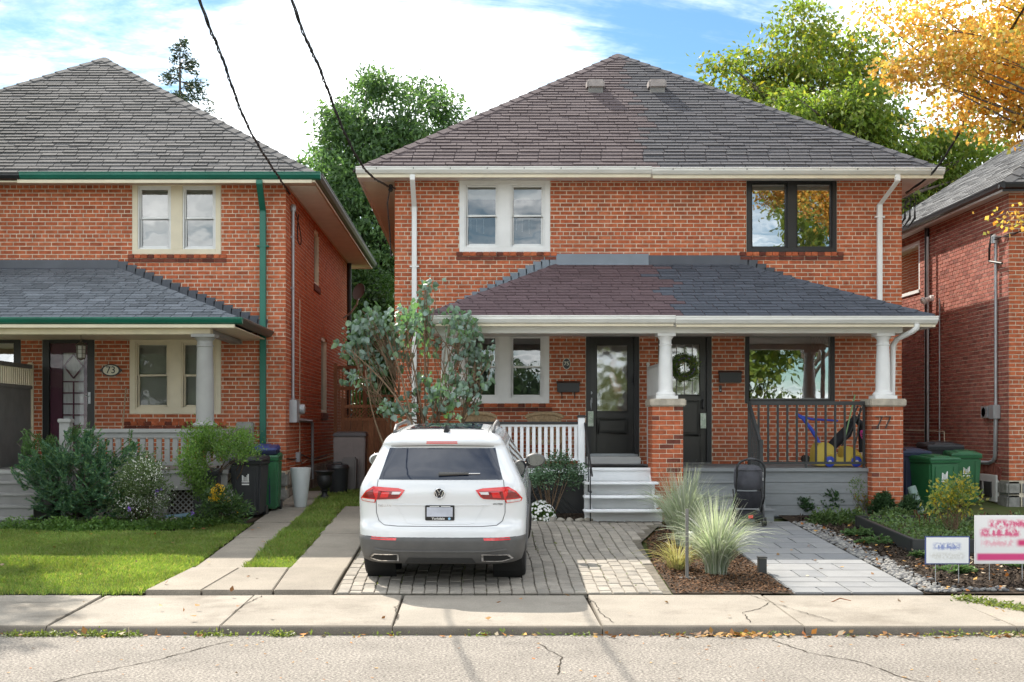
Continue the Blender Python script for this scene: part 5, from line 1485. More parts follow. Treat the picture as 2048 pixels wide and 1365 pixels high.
    text_mesh('TIGUAN', .034, .002, 1.25).xform(Matrix.Translation((-.60, q2 - .004, cz(1011))) @ Matrix.Rotation(R(-4), 4, 'Z') @ FACE).build('lettering', m_chrome, car, fixn=False)
    text_mesh('4MOTION', .024, .002, 1.0, .15).xform(Matrix.Translation((.615, q2 - .004, cz(1007))) @ Matrix.Rotation(R(4), 4, 'Z') @ FACE).build('lettering', m_seam, car, fixn=False)
    # wiper
    w0 = cast((.30, -2, 1.205), (0, 1, 0), .018); w1 = cast((-.02, -2, 1.20), (0, 1, 0), .02); w2 = cast((.42, -2, 1.207), (0, 1, 0), .014)
    MB().tube([w1, w0], [.022, .014], 8).build('wiper', m_plastic, car, smooth='full')
    MB().tube([w0, w2], .005, 6).build('wiper_blade', m_chrome, car)
    # glass roof, roof grooves, aerial
    patch('sunroof', [(-.40, .86), (.40, .86), (.38, 2.0), (-.38, 2.0)], 'top', m_tint, off=.006, cell=.05)
    seam([(-.43, .80), (.43, .80)], 'top', .005); seam([(-.49, .60), (-.49, 2.1)], 'top', .003); seam([(.49, .60), (.49, 2.1)], 'top', .003)
    p = cast((.03, .62, 4), (0, 0, -1), 0)
    MB().add([(p.x - .03, p.y - .06, p.z), (p.x + .03, p.y - .06, p.z), (p.x + .03, p.y + .12, p.z + .02), (p.x - .03, p.y + .12, p.z + .02), (p.x, p.y - .04, p.z + .085), (p.x, p.y - .01, p.z + .085)],
             [(0, 1, 4), (1, 2, 5, 4), (2, 3, 5), (3, 0, 4, 5), (3, 2, 1, 0)]).build('aerial', m_under, car)
    MB().box(-.64, .64, .22, 4.3, .235, .36).build('underbody', m_under, car)
    MB().box(-.66, .66, .5, 2.6, .9, 1.0).build('cabin_floor', m_under, car)
    for x in (-.36, .36):
        MB().box(x - .22, x + .22, 1.35, 1.5, .9, 1.28).build('seat_back', m_under, car, bevel=0.05)
    return car
make_car()

# ================================================================== things around the houses
m_binblack = mat('black_bin_plastic', (0.020,0.021,0.024), 0.5, 0.1, 6, 0.1, 100)
m_binblue = mat('navy_bin_plastic', (0.012,0.020,0.055), 0.45, 0.1, 6, 0.1, 100)
m_bluelid = mat('blue_lid_plastic', (0.020,0.035,0.16), 0.4, 0.1, 6)
m_bingreen = mat('green_bin_plastic', (0.020,0.12,0.045), 0.42, 0.1, 6, 0.1, 100)
m_brownbin = mat('taupe_bin_plastic', (0.20,0.165,0.155), 0.55, 0.08, 6)
m_wood = mat('cedar_wood', [(0.27,0.115,0.050),(0.34,0.15,0.068),(0.23,0.095,0.042)], 0.75, 0.25, 14, 0.3, 60, sc=(6, 6, 0.7))
def wheelie_bin(label, x, y, rot, w, d, h, mb, ml, group, logo=True):
    z = gz(y)
    t = thing('wheeled_bin', label, 'bin', (x, y, z), group, rot, local=True)
    def ringz(s, zz_): return [(-w / 2 * s, -d / 2 * s, zz_), (w / 2 * s, -d / 2 * s, zz_), (w / 2 * s, d / 2 * s, zz_), (-w / 2 * s, d / 2 * s, zz_)]
    b = MB().hexa(ringz(.80, .05) + ringz(.96, h * .88)); b.build('body', mb, t, bevel=0.03)
    MB().hexa(ringz(1.0, h * .86) + ringz(1.03, h * .91)).build('rim', mb, t, bevel=0.01)
    l = MB(); 
    l.hexa(ringz(1.05, h * .912) + [(-w / 2, -d / 2, h * .955), (w / 2, -d / 2, h * .955), (w / 2, d / 2, h), (-w / 2, d / 2, h)])
    l.hexa([(-w * .3, -d * .40, h * .95), (w * .3, -d * .40, h * .95), (w * .3, d * .3, h * .985), (-w * .3, d * .3, h * .985), (-w * .26, -d * .34, h * .985), (w * .26, -d * .34, h * .985), (w * .26, d * .26, h * 1.015), (-w * .26, d * .26, h * 1.015)])
    l.build('lid', ml, t, bevel=0.015)
    MB().tube([(-w * .42, d * .5, h * .9), (-w * .42, d * .62, h * .93), (w * .42, d * .62, h * .93), (w * .42, d * .5, h * .9)], .016, 8).build('handle', mb, t)
    for s in (-1, 1): MB().lathe([(.09, -.025), (.09, .025)], (s * w * .40, d * .36, .09), 18, 'X').build('wheel', m_black, t, smooth=40)
    for s in (-1, 1): MB().box(s * w * .30 - .012, s * w * .30 + .012, -d * .49, -d * .40, .12, h * .8).build('rib', mb, t, bevel=0.006)
    if logo:
        # white city-hall mark above a bar
        zz_ = h * .60; yy = -d * .452
        tl = Matrix.Rotation(math.atan(.08 * d / (h * .83)), 4, 'X')
        g = MB()
        for (a, c, e) in ((-.052, -.036, .085), (-.030, -.022, .075), (-.012, -.004, .06), (.004, .012, .06), (.020, .030, .085), (.036, .052, .105)):
            g.box(a, c, -.004, .004, 0, e)
        g.box(-.056, .056, -.004, .004, -.022, -.006); g.box(-.056, .056, -.004, .004, -.062, -.042)
        g.xform(Matrix.Translation((0, yy - .004, zz_)) @ tl).build('bin_mark', m_white, t)
    return t
G = 'wheeled bins beside house 73'
wheelie_bin('black wheeled bin with a white mark in front of the porch corner of house 73', -3.47, 19.25, R(-4), .50, .56, .95, m_binblack, m_binblack, G)
wheelie_bin('navy wheeled bin with a blue lid behind the black bin at house 73', -3.42, 20.05, R(3), .52, .58, 1.06, m_binblue, m_bluelid, G)
wheelie_bin('narrow green wheeled bin squeezed beside the black bin near the teal downspout', -3.24, 20.0, R(2), .26, .5, .94, m_bingreen, m_bingreen, G, False)
wheelie_bin('low black wheeled bin half hidden by the clipped shrub at house 73', -4.02, 18.72, R(2), .40, .40, .80, m_binblack, m_binblack, G, False)
G = 'wheeled bins between houses 77 and 79'
wheelie_bin('navy wheeled bin beside the brick pier numbered 77', xat(1818, 20.4), 20.4, R(3), .52, .56, .98, m_binblue, m_binblue, G)
wheelie_bin('front green wheeled bin with an open-flared lid turned towards the pier', xat(1868, 20.0), 20.0, R(18), .58, .56, .90, m_bingreen, m_bingreen, G)
wheelie_bin('rear green wheeled bin beside the basement window of the right-hand house', xat(1925, 20.9), 20.9, R(-6), .50, .5, .90, m_bingreen, m_bingreen, G)
wheelie_bin('black wheeled bin behind the two green bins', xat(1880, 21.5), 21.5, R(0), .62, .55, 1.0, m_binblack, m_binblack, G, False)

# pots and cans along the side of 73
x, y = xat(601, 20.4), 20.4; z = gz(y) + .02
tag(MB().lathe([(.0, .0), (.095, 0), (.10, .02), (.135, .3), (.168, .60), (.172, .64), (.155, .64), (.15, .6), (.0, .58)], (x, y, z), 28).build('tall_planter', mat('glazed_white_pot', (0.55,0.57,0.57), 0.35, 0.06, 4, grime=(0.3,0.29,0.27), gfac=(0.68,0.75)), loc=(x, y, z), smooth=40), 'tall tapered white planter standing at the stone corner of house 73', 'planter')
x, y = xat(649, 21.4), 21.4; z = gz(y) + .02
tag(MB().lathe([(0, 0), (.12, 0), (.12, .03), (.085, .05), (.05, .09), (.045, .13), (.075, .16), (.05, .18), (.09, .22), (.125, .28), (.13, .36), (.115, .42), (.15, .47), (.168, .485), (.165, .50), (.14, .49), (.10, .42), (0, .40)], (x, y, z), 30).build('garden_urn', mat('black_iron', (0.015,0.015,0.016), 0.5, 0.1, 8), loc=(x, y, z), smooth=35), 'black cast urn on a pedestal foot beside the white planter', 'urn')
x, y = xat(676, 22.4), 22.4; z = gz(y) + .02
t = thing('rubbish_can', 'round black lidded can between the urn and the taupe bins', 'can', (x, y, z))
MB().lathe([(0, 0), (.155, 0), (.19, .42), (.20, .45), (.0, .45)], (x, y, z), 26).build('body', m_binblack, t, smooth=40)
MB().lathe([(0, .54), (.10, .535), (.18, .515), (.205, .47), (.205, .45), (0, .45)], (x, y, z), 26).build('lid', m_black, t, smooth=40)
MB().tube([(x - .08, y - .1, z + .52), (x - .07, y - .12, z + .56), (x + .07, y - .12, z + .56), (x + .08, y - .1, z + .52)], .014, 6).build('handle', m_black, t)
x, y = xat(701, 22.75), 22.75; z = gz(y) + .02
tag(MB().hexa([(x - .13, y - .12, z), (x + .10, y - .12, z), (x + .10, y + .12, z), (x - .13, y + .12, z), (x - .15, y - .14, z + .62), (x + .12, y - .14, z + .62), (x + .12, y + .14, z + .62), (x - .15, y + .14, z + .62)]).build('grey_bin', mat('grey_brown_plastic', (0.13,0.115,0.11), 0.55, 0.08, 6), loc=(x, y, z), bevel=0.03), 'low grey plastic bin tucked in front of the tall taupe bin', 'bin')
x, y = xat(702, 23.2), 23.2; z = gz(y)
t = thing('storage_bin', 'tall taupe plastic storage bin with a dark lid by the wooden gate', 'bin', (x, y, z))
MB().hexa([(x - .28, y - .25, z), (x + .26, y - .25, z), (x + .26, y + .25, z), (x - .28, y + .25, z), (x - .30, y - .27, z + 1.0), (x + .29, y - .27, z + 1.0), (x + .29, y + .27, z + 1.0), (x - .30, y + .27, z + 1.0)]).build('body', m_brownbin, t, bevel=0.02)
MB().hexa([(x - .32, y - .29, z + 1.0), (x + .31, y - .29, z + 1.0), (x + .31, y + .29, z + 1.0), (x - .32, y + .29, z + 1.0), (x - .29, y - .26, z + 1.07), (x + .28, y - .26, z + 1.07), (x + .28, y + .26, z + 1.09), (x - .29, y + .26, z + 1.09)]).build('lid', mat('dark_taupe', (0.06,0.05,0.05), 0.5), t, bevel=0.015)
for k in range(2): MB().box(x + .05 + k * .1, x + .08 + k * .1, y - .275, y - .25, z + .1, z + .95).build('rib', m_brownbin, t, bevel=0.005)

# wooden gate and side fence between the two houses
gy = 25.2; gzb = gz(gy)
t = thing('wooden_gate', 'brown cedar gate with a lattice top between houses 73 and 75', 'gate', (-2.2, gy, gzb))
xl, xr, zt, zl = -2.62, -1.80, zat(812, gy), zat(836, gy)
for x in (xl - .09, xr): MB().box(x, x + .09, gy - .045, gy + .045, gzb, zt + .16).build('post', m_wood, t, bevel=0.006)
n = 7; bw = (xr - xl) / n
for i in range(n): MB().box(xl + i * bw + .003, xl + (i + 1) * bw - .003, gy - (.012 if i % 2 else .03), gy + .012, gzb + .06, zl - .03).build('board', m_wood, t, bevel=0.004)
MB().box(xl, xr, gy - .04, gy + .02, zl - .06, zl).build('rail', m_wood, t); MB().box(xl, xr, gy - .04, gy + .02, zt - .04, zt + .02).build('rail', m_wood, t); MB().box(xl, xr, gy - .05, gy - .02, gzb + .2, gzb + .3).build('rail', m_wood, t)
x = xl - .2
while x < xr + .25:
    for s in (-1, 1):
        h_ = zt - zl - .03
        a_, c_ = Vector((x, gy - .012 * s, zl)), Vector((x + s * h_, gy - .012 * s, zl + h_))
        lo_, hi_ = sorted((a_.x, c_.x))
        if lo_ > xl - .01 and hi_ < xr + .01: MB().tube([a_, c_], .012, 4).build('lattice_strip', m_wood, t)
    x += .075
MB().box(xr + .09, -1.40, gy - .02, gy + .02, gzb, zl + .02).build('side_panel', m_wood, t)
gy2 = 27.0
t = thing('wooden_fence', 'taller cedar trellis fence behind the gate beside the back of house 73', 'fence', (-2.75, gy2, gzb))
zt = zat(735, gy2)
for i in range(7):
    x = -2.95 + i * .075
    MB().box(x, x + .03, gy2 - .02, gy2 + .02, gzb, zt + .0).build('slat', m_wood, t)
for x in (-3.05, -2.42): MB().box(x, x + .08, gy2 - .05, gy2 + .05, gzb, zt + .08).build('post', m_wood, t)
for z in (zt, zt - .45, 1.4): MB().box(-3.0, -2.4, gy2 - .03, gy2 + .03, z - .04, z + .03).build('rail', m_wood, t)
MB().box(-2.34, -1.45, gy2 - .03, gy2 + .03, zat(790, gy2) - .05, zat(790, gy2)).build('rail', m_wood, t)
# satellite dish at the back corner of 73
c = at(718, 584, 30.6)
t = thing('satellite_dish', 'round grey-brown satellite dish on a bent arm behind house 73', 'satellite dish', c)
b = MB().lathe([(0, .05), (.10, .042), (.17, .02), (.205, -.01), (.205, -.02), (.17, .005), (.10, .028), (0, .036)], (0, 0, 0), 28, 'Y'); b.xform(Matrix.Translation(c) @ Matrix.Rotation(R(-35), 4, 'Z') @ Matrix.Rotation(R(-18), 4, 'X') @ Matrix.Diagonal((.9, 1, 1.05, 1)))
b.build('dish', mat('dish_grey', (0.16,0.135,0.125), 0.5, 0.1, 5), t, smooth=40)
MB().tube([c + Vector((0, .05, -.05)), c + Vector((-.06, .1, -.3)), c + Vector((-.22, .2, -.5)), Vector((-3.26, 30.9, c.z - .62))], .022, 8).build('arm', m_steel, t)
MB().tube([c + Vector((0, 0, -.18)), c + Vector((.0, -.2, -.22))], .012, 6).build('feed_arm', m_steel, t)

# electric service on the side of 73
WX = -3.267 + .045
t = thing('meter_box', 'grey electric meter box and conduit on the side wall of house 73', 'meter', (WX, 22.1, 2.1))
MB().tube([(WX, 22.13, 5.69), (WX, 22.13, 2.32)], .028, 10).build('conduit', m_steel, t, smooth=60)
MB().lathe([(.0, .0), (.05, .0), (.055, .08), (.03, .12), (0, .13)], (WX, 22.13, 5.66), 12).build('weather_head', m_steel, t, smooth=40)
for z in (5.2, 4.3, 3.4): MB().box(WX - .05, WX + .02, 22.09, 22.17, z - .012, z + .012).build('strap', m_steel, t)
MB().box(WX - .06, WX + .09, 21.95, 22.30, 1.92, 2.32).build('box', m_steel, t, bevel=0.01)
MB().lathe([(.09, 0), (.09, .09), (.08, .11), (0, .12)], (WX + .05, 22.48, 2.16), 18, 'X').build('meter', mat('meter_grey', (0.5,0.52,0.53), 0.3), t, smooth=40)
MB().box(WX - .06, WX + .05, 22.32, 22.62, 2.02, 2.30).build('meter_base', m_steel, t, bevel=0.01)
MB().tube([(WX, 22.3, 1.97), (WX, 24.6, 1.95), (WX, 24.75, 1.9), (WX, 24.78, 1.8), (WX, 24.78, .8)], .032, 10).build('pipe', m_steel, t, smooth=60)
MB().tube([(WX - .03, 23.2, 4.2), (WX - .03, 23.2, 1.3), (WX - .03, 23.5, 1.15), (WX - .03, 24.2, 1.2), (WX - .03, 26, 1.15), (WX, 29, 1.2)], .008, 5).build('wire', m_cream, t)
MB().tube([(WX - .03, 21.6, 1.3), (WX - .03, 22.5, 1.25), (WX - .03, 23.5, 1.32), (WX - .03, 25, 1.18), (WX - .03, 27.5, 1.22)], .010, 5).build('wire', m_cable, t)
MB().box(WX - .06, WX + .03, 22.75, 22.95, 1.2, 1.38).build('outlet_box', m_steel, t, bevel=0.008)
loop = [(WX + .02 + .05 * math.sin(k * .5), 22.2 + .35 * math.sin(k / 12 * math.pi) + .05 * k, 5.72 - .55 * math.sin(k / 12 * math.pi)) for k in range(13)]
MB().tube(loop, .010, 6).build('wire_loop', m_cable, t)
# electric service on 79
WX = 8.95 - .05
t = thing('meter_box', 'grey electric meter and white conduit on the side wall of the right-hand house', 'meter', (WX, 21.36, 1.8))
MB().tube([(WX, 21.36, 5.0), (WX, 21.36, 2.22)], .027, 10).build('conduit', m_steel, t, smooth=60)
MB().box(WX - .08, WX + .04, 21.26, 21.48, 1.98, 2.22).build('box', m_steel, t, bevel=0.01)
MB().lathe([(.085, 0), (.085, .08), (.0, .10)], (WX - .06, 21.74, 2.1), 18, 'X').xform(Matrix.Identity(4)).build('meter', mat('meter_grey', (0.5,0.52,0.53), 0.3), t, smooth=40)
MB().box(WX - .06, WX + .04, 21.56, 21.86, 2.0, 2.2).build('meter_base', m_steel, t, bevel=0.01)
MB().tube([(WX, 21.36, 1.98), (WX, 21.39, 1.35), (WX, 21.46, 1.26), (WX, 21.66, 1.22), (WX, 22.76, 1.22)], .034, 10).build('pipe', m_steel, t, smooth=60)
MB().tube([(WX - .05, 21.41, 5.15), (WX - .07, 21.46, 4.9), (WX - .03, 21.56, 4.7), (WX - .02, 21.06, 4.6)], .02, 8).build('wire_loop', m_cable, t)
MB().lathe([(0, 0), (.06, .0), (.06, .12), (0, .16)], (WX - .02, 21.36, 4.98), 10).build('weather_head', m_steel, t, smooth=40)
t = thing('wall_conduit', 'thin pale conduits running up the side wall of the right-hand house', 'conduit', (WX, 24, .7))
MB().tube([(WX - .06, 24.4, .7), (WX - .06, 24.4, 5.55)], .026, 8).build('pipe', m_steel, t, smooth=60); MB().tube([(WX, 23.95, .7), (WX, 23.95, 4.3)], .016, 8).build('pipe', m_steel, t, smooth=60)
MB().tube([(WX, 23.7, .7), (WX, 23.7, 1.75), (WX, 25.8, 1.77)], .012, 6).build('pipe', m_cream, t)
c = Vector((WX - .06, 24.2, 4.33))
t = thing('floodlight', 'twin white floodlight on the sunlit band of the right-hand side wall', 'light', c)
MB().lathe([(0, -.03), (.06, -.03), (.06, .03), (0, .03)], c, 14, 'X').build('mount', m_white, t, smooth=40)
for s in (-1, 1):
    b = MB().lathe([(.03, 0), (.04, .06), (.075, .14), (.07, .15), (0, .145)], (0, 0, 0), 16); b.xform(Matrix.Translation(c + Vector((-.05, s * .06, 0))) @ Matrix.Rotation(R(-s * 55), 4, 'X') @ Matrix.Rotation(R(-130), 4, 'Y'))
    b.build('lamp_head', m_white, t, smooth=40)
ax, ay = 8.35, 24.3
t = thing('air_conditioner', 'grey air conditioner unit standing between houses 77 and 79', 'air conditioner', (7.95, 24.6, gz(24)))
MB().box(7.55, 8.35, 24.3, 25.0, gz(24), gz(24) + .72).build('case', mat('ac_grey', (0.28,0.28,0.27), 0.5), t, bevel=0.02)
MB().lathe([(.28, .72), (.28, .745), (.1, .75)], (7.95, 24.65, gz(24)), 20).build('fan_guard', m_black, t)
for k in range(9): MB().box(7.58, 8.32, 24.294, 24.31, gz(24) + .1 + k * .065, gz(24) + .125 + k * .065).build('louvre', m_greydark, t)
x, y = xat(1800, 19.7), 19.0
tag(MB().tube([(6.72, 18.75, gz(18.8) + .02), (6.60, 18.9, gz(19) + .50)], .062, 12).build('drain_pipe', mat('grey_green_pipe', (0.16,0.22,0.20), 0.6, 0.2, 8), loc=(6.72, 18.75, gz(18.8)), smooth=60), 'grey-green length of pipe leaning at the foot of pier 77', 'pipe')

# ------------------------------------------------------------------ cables overhead
def cable(label, pts, strands=3, r=.011):
    P = [Vector(p) for p in pts]
    # Catmull-Rom through the points
    C = []
    for i in range(len(P) - 1):
        p0, p1, p2, p3 = P[max(i - 1, 0)], P[i], P[i + 1], P[min(i + 2, len(P) - 1)]
        n = max(4, int((p2 - p1).length / .05))
        for k in range(n):
            t = k / n
            C.append(0.5 * ((2 * p1) + (p2 - p0) * t + (2 * p0 - 5 * p1 + 4 * p2 - p3) * t * t + (3 * p1 - p0 - 3 * p2 + p3) * t ** 3))
    C.append(P[-1])
    b = MB()
    for s in range(strands):
        Q = []
        for i, c in enumerate(C):
            a = i * .42 + s * 2 * math.pi / strands
            Q.append(c + Vector((math.cos(a), 0, math.sin(a))) * r * (1.0 + .5 * math.sin(i * .11 + s * 2)))
        b.tube(Q, r * .8, 5)
    return tag(b.build('power_cable', m_cable, loc=P[0], smooth=60), label, 'cable', 'overhead service cables')
pole = (-2.2, -6.9, 8.6)
cable('twisted black cable sagging down to the corner of house 73', [(-3.25, 21.95, 5.93), at(500, 262, 17.4), at(440, 105, 14.6), at(398, 0, 13.0), (-2.5, 6, 7.1), pole])
cable('twisted black cable running down to the left corner of house 75', [(-1.45, 21.7, 5.985), at(735, 345, 19.6), at(690, 268, 17.6), at(640, 140, 14.9), at(583, 0, 12.8), (-1.9, 6, 7.0), pole])
cable('twisted black cable rising to the right from the corner of house 77', [at(1812, 387, 21.55), at(1865, 345, 21.0), at(1910, 280, 20.2), at(1985, 130, 18.4), at(2046, 20, 17.0), (7.2, 11, 9.2), (6.8, -6.9, 10.0)])
cable('short pale cable leading to the meter of the right-hand house', [(8.84, 21.40, 5.05), (9.1, 20.3, 5.1), (9.6, 18.4, 5.3), (11, 14, 6.1)], 2, .012)
for (x, h_) in ((-2.2, 9.2), (6.8, 10.6)):
    t = thing('utility_pole', 'shorter wooden utility pole across the street feeding houses 73 and 75' if x < 0 else 'taller wooden utility pole across the street feeding house 77', 'pole', (x, -7.0, .05))
    MB().tube([(x, -7.0, 0), (x, -7.0, h_)], [.16, .11], 12).build('post', m_wood, t, smooth=60); MB().box(x - .9, x + .9, -7.06, -6.9, h_ - .5, h_ - .38).build('crossarm', m_wood, t)
c = Vector((-1.40, YF - .06, zat(378, YF)))
t = thing('cable_anchor', 'dark cable anchor and drip wire at the left eave of house 75', 'cable anchor', c)
MB().lathe([(.03, 0), (.045, .03), (.03, .06), (.045, .09), (.03, .12)], c + Vector((-.05, 0, -.06)), 12).build('insulator', m_cable, t, smooth=40)
MB().tube([c + Vector((.03, .05, 0)), c + Vector((-.06, 0, .03)), c + Vector((-.06, 0, -.03))], .015, 6).build('bracket', m_cable, t)
MB().tube([c + Vector((-.06, 0, 0)), c + Vector((-.11, .05, -.25)), c + Vector((-.08, .2, -.7)), c + Vector((-.06, .25, -1.15)), c + Vector((-.03, .3, -1.1))], .011, 6).build('drip_wire', m_cable, t)
c = at(1812, 392, YF + .02)
t = thing('cable_anchor', 'three hanging black cable splices at the right eave of house 77', 'cable anchor', c)
for k in range(3):
    p = c + Vector((.02 + k * .085, .05, -.02)); MB().tube([p, p + Vector((-.02, 0, -.2)), p + Vector((-.02, 0, -.36)), p + Vector((-.10, .1, -.5)), Vector((7.37, YF + .2, c.z - .42))], [.008, .008, .022, .008, .008], 7).build('splice', m_cable, t, smooth=60)

# ------------------------------------------------------------------ door-side small things
def oval(name, cx_, cz_, rx, rz, y0, y1, m, parent=None, seg=28, **kw):
    b = MB().lathe([(0, y0), (1, y0), (1, y1), (0, y1)], (0, 0, 0), seg, 'Y'); b.xform(Matrix.Translation((cx_, 0, cz_)) @ Matrix.Diagonal((rx, 1, rz, 1)))
    return b.build(name, m, parent, smooth=30, **kw)
m_ivory = mat('ivory_enamel', (0.72,0.68,0.55), 0.4, 0.05, 5)
c = at(222, 741, YF - .02)
t = thing('house_number', 'oval ivory house number 73 with a black rim beside the plum door', 'house number', c)
oval('plate', c.x, c.z, .165, .105, YF - .03, YF - .012, m_black, t); oval('face', c.x, c.z, .135, .085, YF - .036, YF - .029, m_ivory, t)
for s in (-1, 1): MB().lathe([(0, YF - .028), (.025, YF - .028), (.025, YF - .012), (0, YF - .012)], (c.x + s * .165, 0, c.z), 12, 'Y').build('rim_tip', m_black, t)
text_mesh('73', .17, .002, 1.0, 0, .001).xform(Matrix.Translation((c.x, YF - .038, c.z)) @ FACE).build('numerals', m_black, t, fixn=False)
c = at(1133, 728, YF - .02)
t = thing('house_number', 'small oval black house number 75 with a cream edge beside the left door', 'house number', c)
oval('plate', c.x, c.z, .070, .098, YF - .026, YF - .012, m_ivory, t); oval('face', c.x, c.z, .060, .088, YF - .031, YF - .025, m_black, t)
text_mesh('75', .092, .002, 1.0, 0, .001).xform(Matrix.Translation((c.x, YF - .033, c.z)) @ FACE).build('numerals', m_ivory, t, fixn=False)
yy = PF - .24 - .012
c = at(1767, 844, yy)
t = thing('house_number', 'thin dark metal numerals 77 on the right-hand brick pier', 'house number', c)
for k in (0, 1):
    x = xat(1752 + k * 17, yy); z1_ = zat(833, yy); z0_ = zat(857, yy)
    MB().box(x - .012, x + .10, yy - .012, yy + .008, z1_ - .012, z1_).build('numeral', m_char, t)
    MB().prism([(x + .086, yy - .012, z1_ - .013), (x + .10, yy - .012, z1_ - .013), (x + .022, yy - .012, z0_), (x + .004, yy - .012, z0_)], (0, .02, 0)).build('numeral', m_char, t)
for (pts, w0, lab, hooks) in ((((1114, 1158), (764, 785)), .1, 'black wall letterbox with two hooks left of door 75', True), (((1437, 1481), (743, 766)), .1, 'black wall letterbox between door 77 and the picture window', False)):
    (a, c), (u, v) = pts
    xa, xc, zt, zb = xat(a, YF), xat(c, YF), zat(u, YF), zat(v, YF)
    t = thing('letterbox', lab, 'letterbox', ((xa + xc) / 2, YF - .05, zb), 'letterboxes on the porch wall')
    MB().box(xa, xc, YF - .10, YF - .01, zb, zt - .03).build('box', m_black, t, bevel=0.01)
    MB().prism([(xa - .01, YF - .008, zt + .012), (xa - .01, YF - .115, zt - .025), (xa - .01, YF - .115, zt - .04), (xa - .01, YF - .008, zt - .03)], (xc - xa + .02, 0, 0)).build('lid', m_black, t)
    if hooks:
        for x in (xa + .08, xc - .08): MB().tube([(x, YF - .05, zb), (x, YF - .05, zb - .09), (x, YF - .09, zb - .11), (x, YF - .11, zb - .08)], .008, 6).build('hook', m_black, t)
c = at(1441, 778, YF - .02)
t = thing('doorbell', 'small black doorbell under the letterbox of house 77', 'doorbell', c)
MB().box(c.x - .022, c.x + .022, YF - .03, YF - .008, c.z - .06, c.z + .06).build('case', m_black, t, bevel=0.006); MB().lathe([(0, YF - .034), (.012, YF - .034), (.012, YF - .03)], (c.x, 0, c.z - .025), 10, 'Y').build('button', m_steel, t)
# paper hang-tags on the door handles
m_tag = mat('door_tag_paper', (0.50,0.60,0.47), 0.7, 0.2, 12, grime=(0.75,0.78,0.70), gfac=(0.5, 0.56), gscale=22)
for (px, py, y, lab) in ((1181, 838, YF - .02, 'pale green paper tag hanging from the handle of door 75'), (1406, 842, YF + .0, 'green and white paper tag hanging from the handle of door 77')):
    c = at(px, py, y)
    tag(MB().box(c.x - .048, c.x + .048, y - .03, y - .026, c.z - .13, c.z + .13).build('door_tag', m_tag, loc=c), lab, 'paper tag', 'paper tags on the door handles')
# lantern at door 73
c = at(162, 700, 20.2)
t = thing('porch_lantern', 'hexagonal porch lantern hanging from the ceiling in front of door 73', 'lantern', c)
mlan = mat('lantern_bronze', (0.10,0.085,0.07), 0.5, 0.1, 9)
MB().lathe([(.0, .17), (.012, .165), (.02, .13), (.03, .12), (.10, .07), (.095, .06), (0, .06)], c, 6).build('cap', mlan, t)
MB().lathe([(.075, .06), (.065, -.13), (.0, -.13), (0, .06)], c, 6).build('glass', mat('frosted_lantern_glass', (0.45,0.44,0.40), 0.3), t)
for k in range(6):
    a = k * math.pi / 3; MB().tube([c + Vector((.078 * math.cos(a), .078 * math.sin(a), .06)), c + Vector((.067 * math.cos(a), .067 * math.sin(a), -.14))], .007, 5).build('bar', mlan, t)
for z in (0.0, -.06): MB().lathe([(.078, z - .004), (.078, z + .004)], c, 6).build('band', mlan, t)
MB().lathe([(.07, -.13), (.07, -.145), (.02, -.165), (0, -.165)], c, 6).build('base', mlan, t)
MB().tube([c + Vector((0, 0, .17)), Vector((c.x, c.y, 3.35))], .005, 5).build('chain', mlan, t)
# broom handle leaning at 73
tag(MB().tube([(xat(240, 21.3), 21.25, 1.2), (xat(252, 21.5), 21.5, zat(776, 21.5))], .014, 8).build('broom_handle', mat('bare_wood', (0.42,0.30,0.20), 0.7), loc=(xat(240, 21.3), 21.25, 1.2)), 'thin wooden broom handle leaning on the wall beside door 73', 'broom')
# doormat
tag(MB().box(xat(1183, 20.2), xat(1290, 20.2), 19.75, 20.45, PFLO + .001, PFLO + .014).build('doormat', mat('black_mat', (0.012,0.012,0.012), 0.95, 0.3, 60), loc=(2.4, 20, PFLO), bevel=0.004), 'flat black doormat in front of door 75', 'doormat')

# ------------------------------------------------------------------ wicker chairs on porch 75
m_wick = mat('tan_wicker', [(0.36,0.25,0.14),(0.44,0.32,0.19)], 0.8, 0.2, 30, 0.5, 90)
def wicker(x, y, lab):
    t = thing('wicker_chair', lab, 'chair', (x, y, PFLO), 'wicker chairs on the left porch')
    z = PFLO
    b = MB()
    n = 15
    for i in range(n):      # vertical canes of the back between an arched top
        u = -1 + 2 * i / (n - 1); h_ = .80 + .07 * math.cos(u * math.pi / 2)
        b.tube([(x + u * .27, y + .24, z + .42), (x + u * .28, y + .30, z + h_)], .008, 5)
    for k in range(5):
        zz_ = z + .48 + k * .07; b.tube([(x - .28, y + .25 + k * .01, zz_), (x + .28, y + .25 + k * .01, zz_)], .008, 5)
    b.build('back_weave', m_wick, t, kind='stuff')
    top = [(x + .31 * math.sin(a), y + .30, z + .79 + .075 * math.cos(a)) for a in np.linspace(-math.pi / 2, math.pi / 2, 13)]
    MB().tube(top, .034, 8).build('top_rail', m_wick, t, smooth=60)
    MB().prism([(x - .27, y + .285, z + .70), (x + .27, y + .285, z + .70), (x + .30, y + .30, z + .80), (x + .15, y + .30, z + .855), (x - .15, y + .30, z + .855), (x - .30, y + .30, z + .80)], (0, .015, 0)).build('back_panel', m_wick, t)
    MB().box(x - .29, x + .29, y - .26, y + .26, z + .36, z + .42).build('seat', m_wick, t, bevel=0.02)
    for s in (-1, 1):
        MB().tube([(x + s * .30, y - .26, z + .62), (x + s * .31, y, z + .64), (x + s * .31, y + .28, z + .68)], .03, 8).build('arm', m_wick, t, smooth=60)
        for yy_ in (-.24, .26): MB().tube([(x + s * .28, y + yy_, z + .0), (x + s * .29, y + yy_, z + .62)], .02, 8).build('leg', m_wick, t)
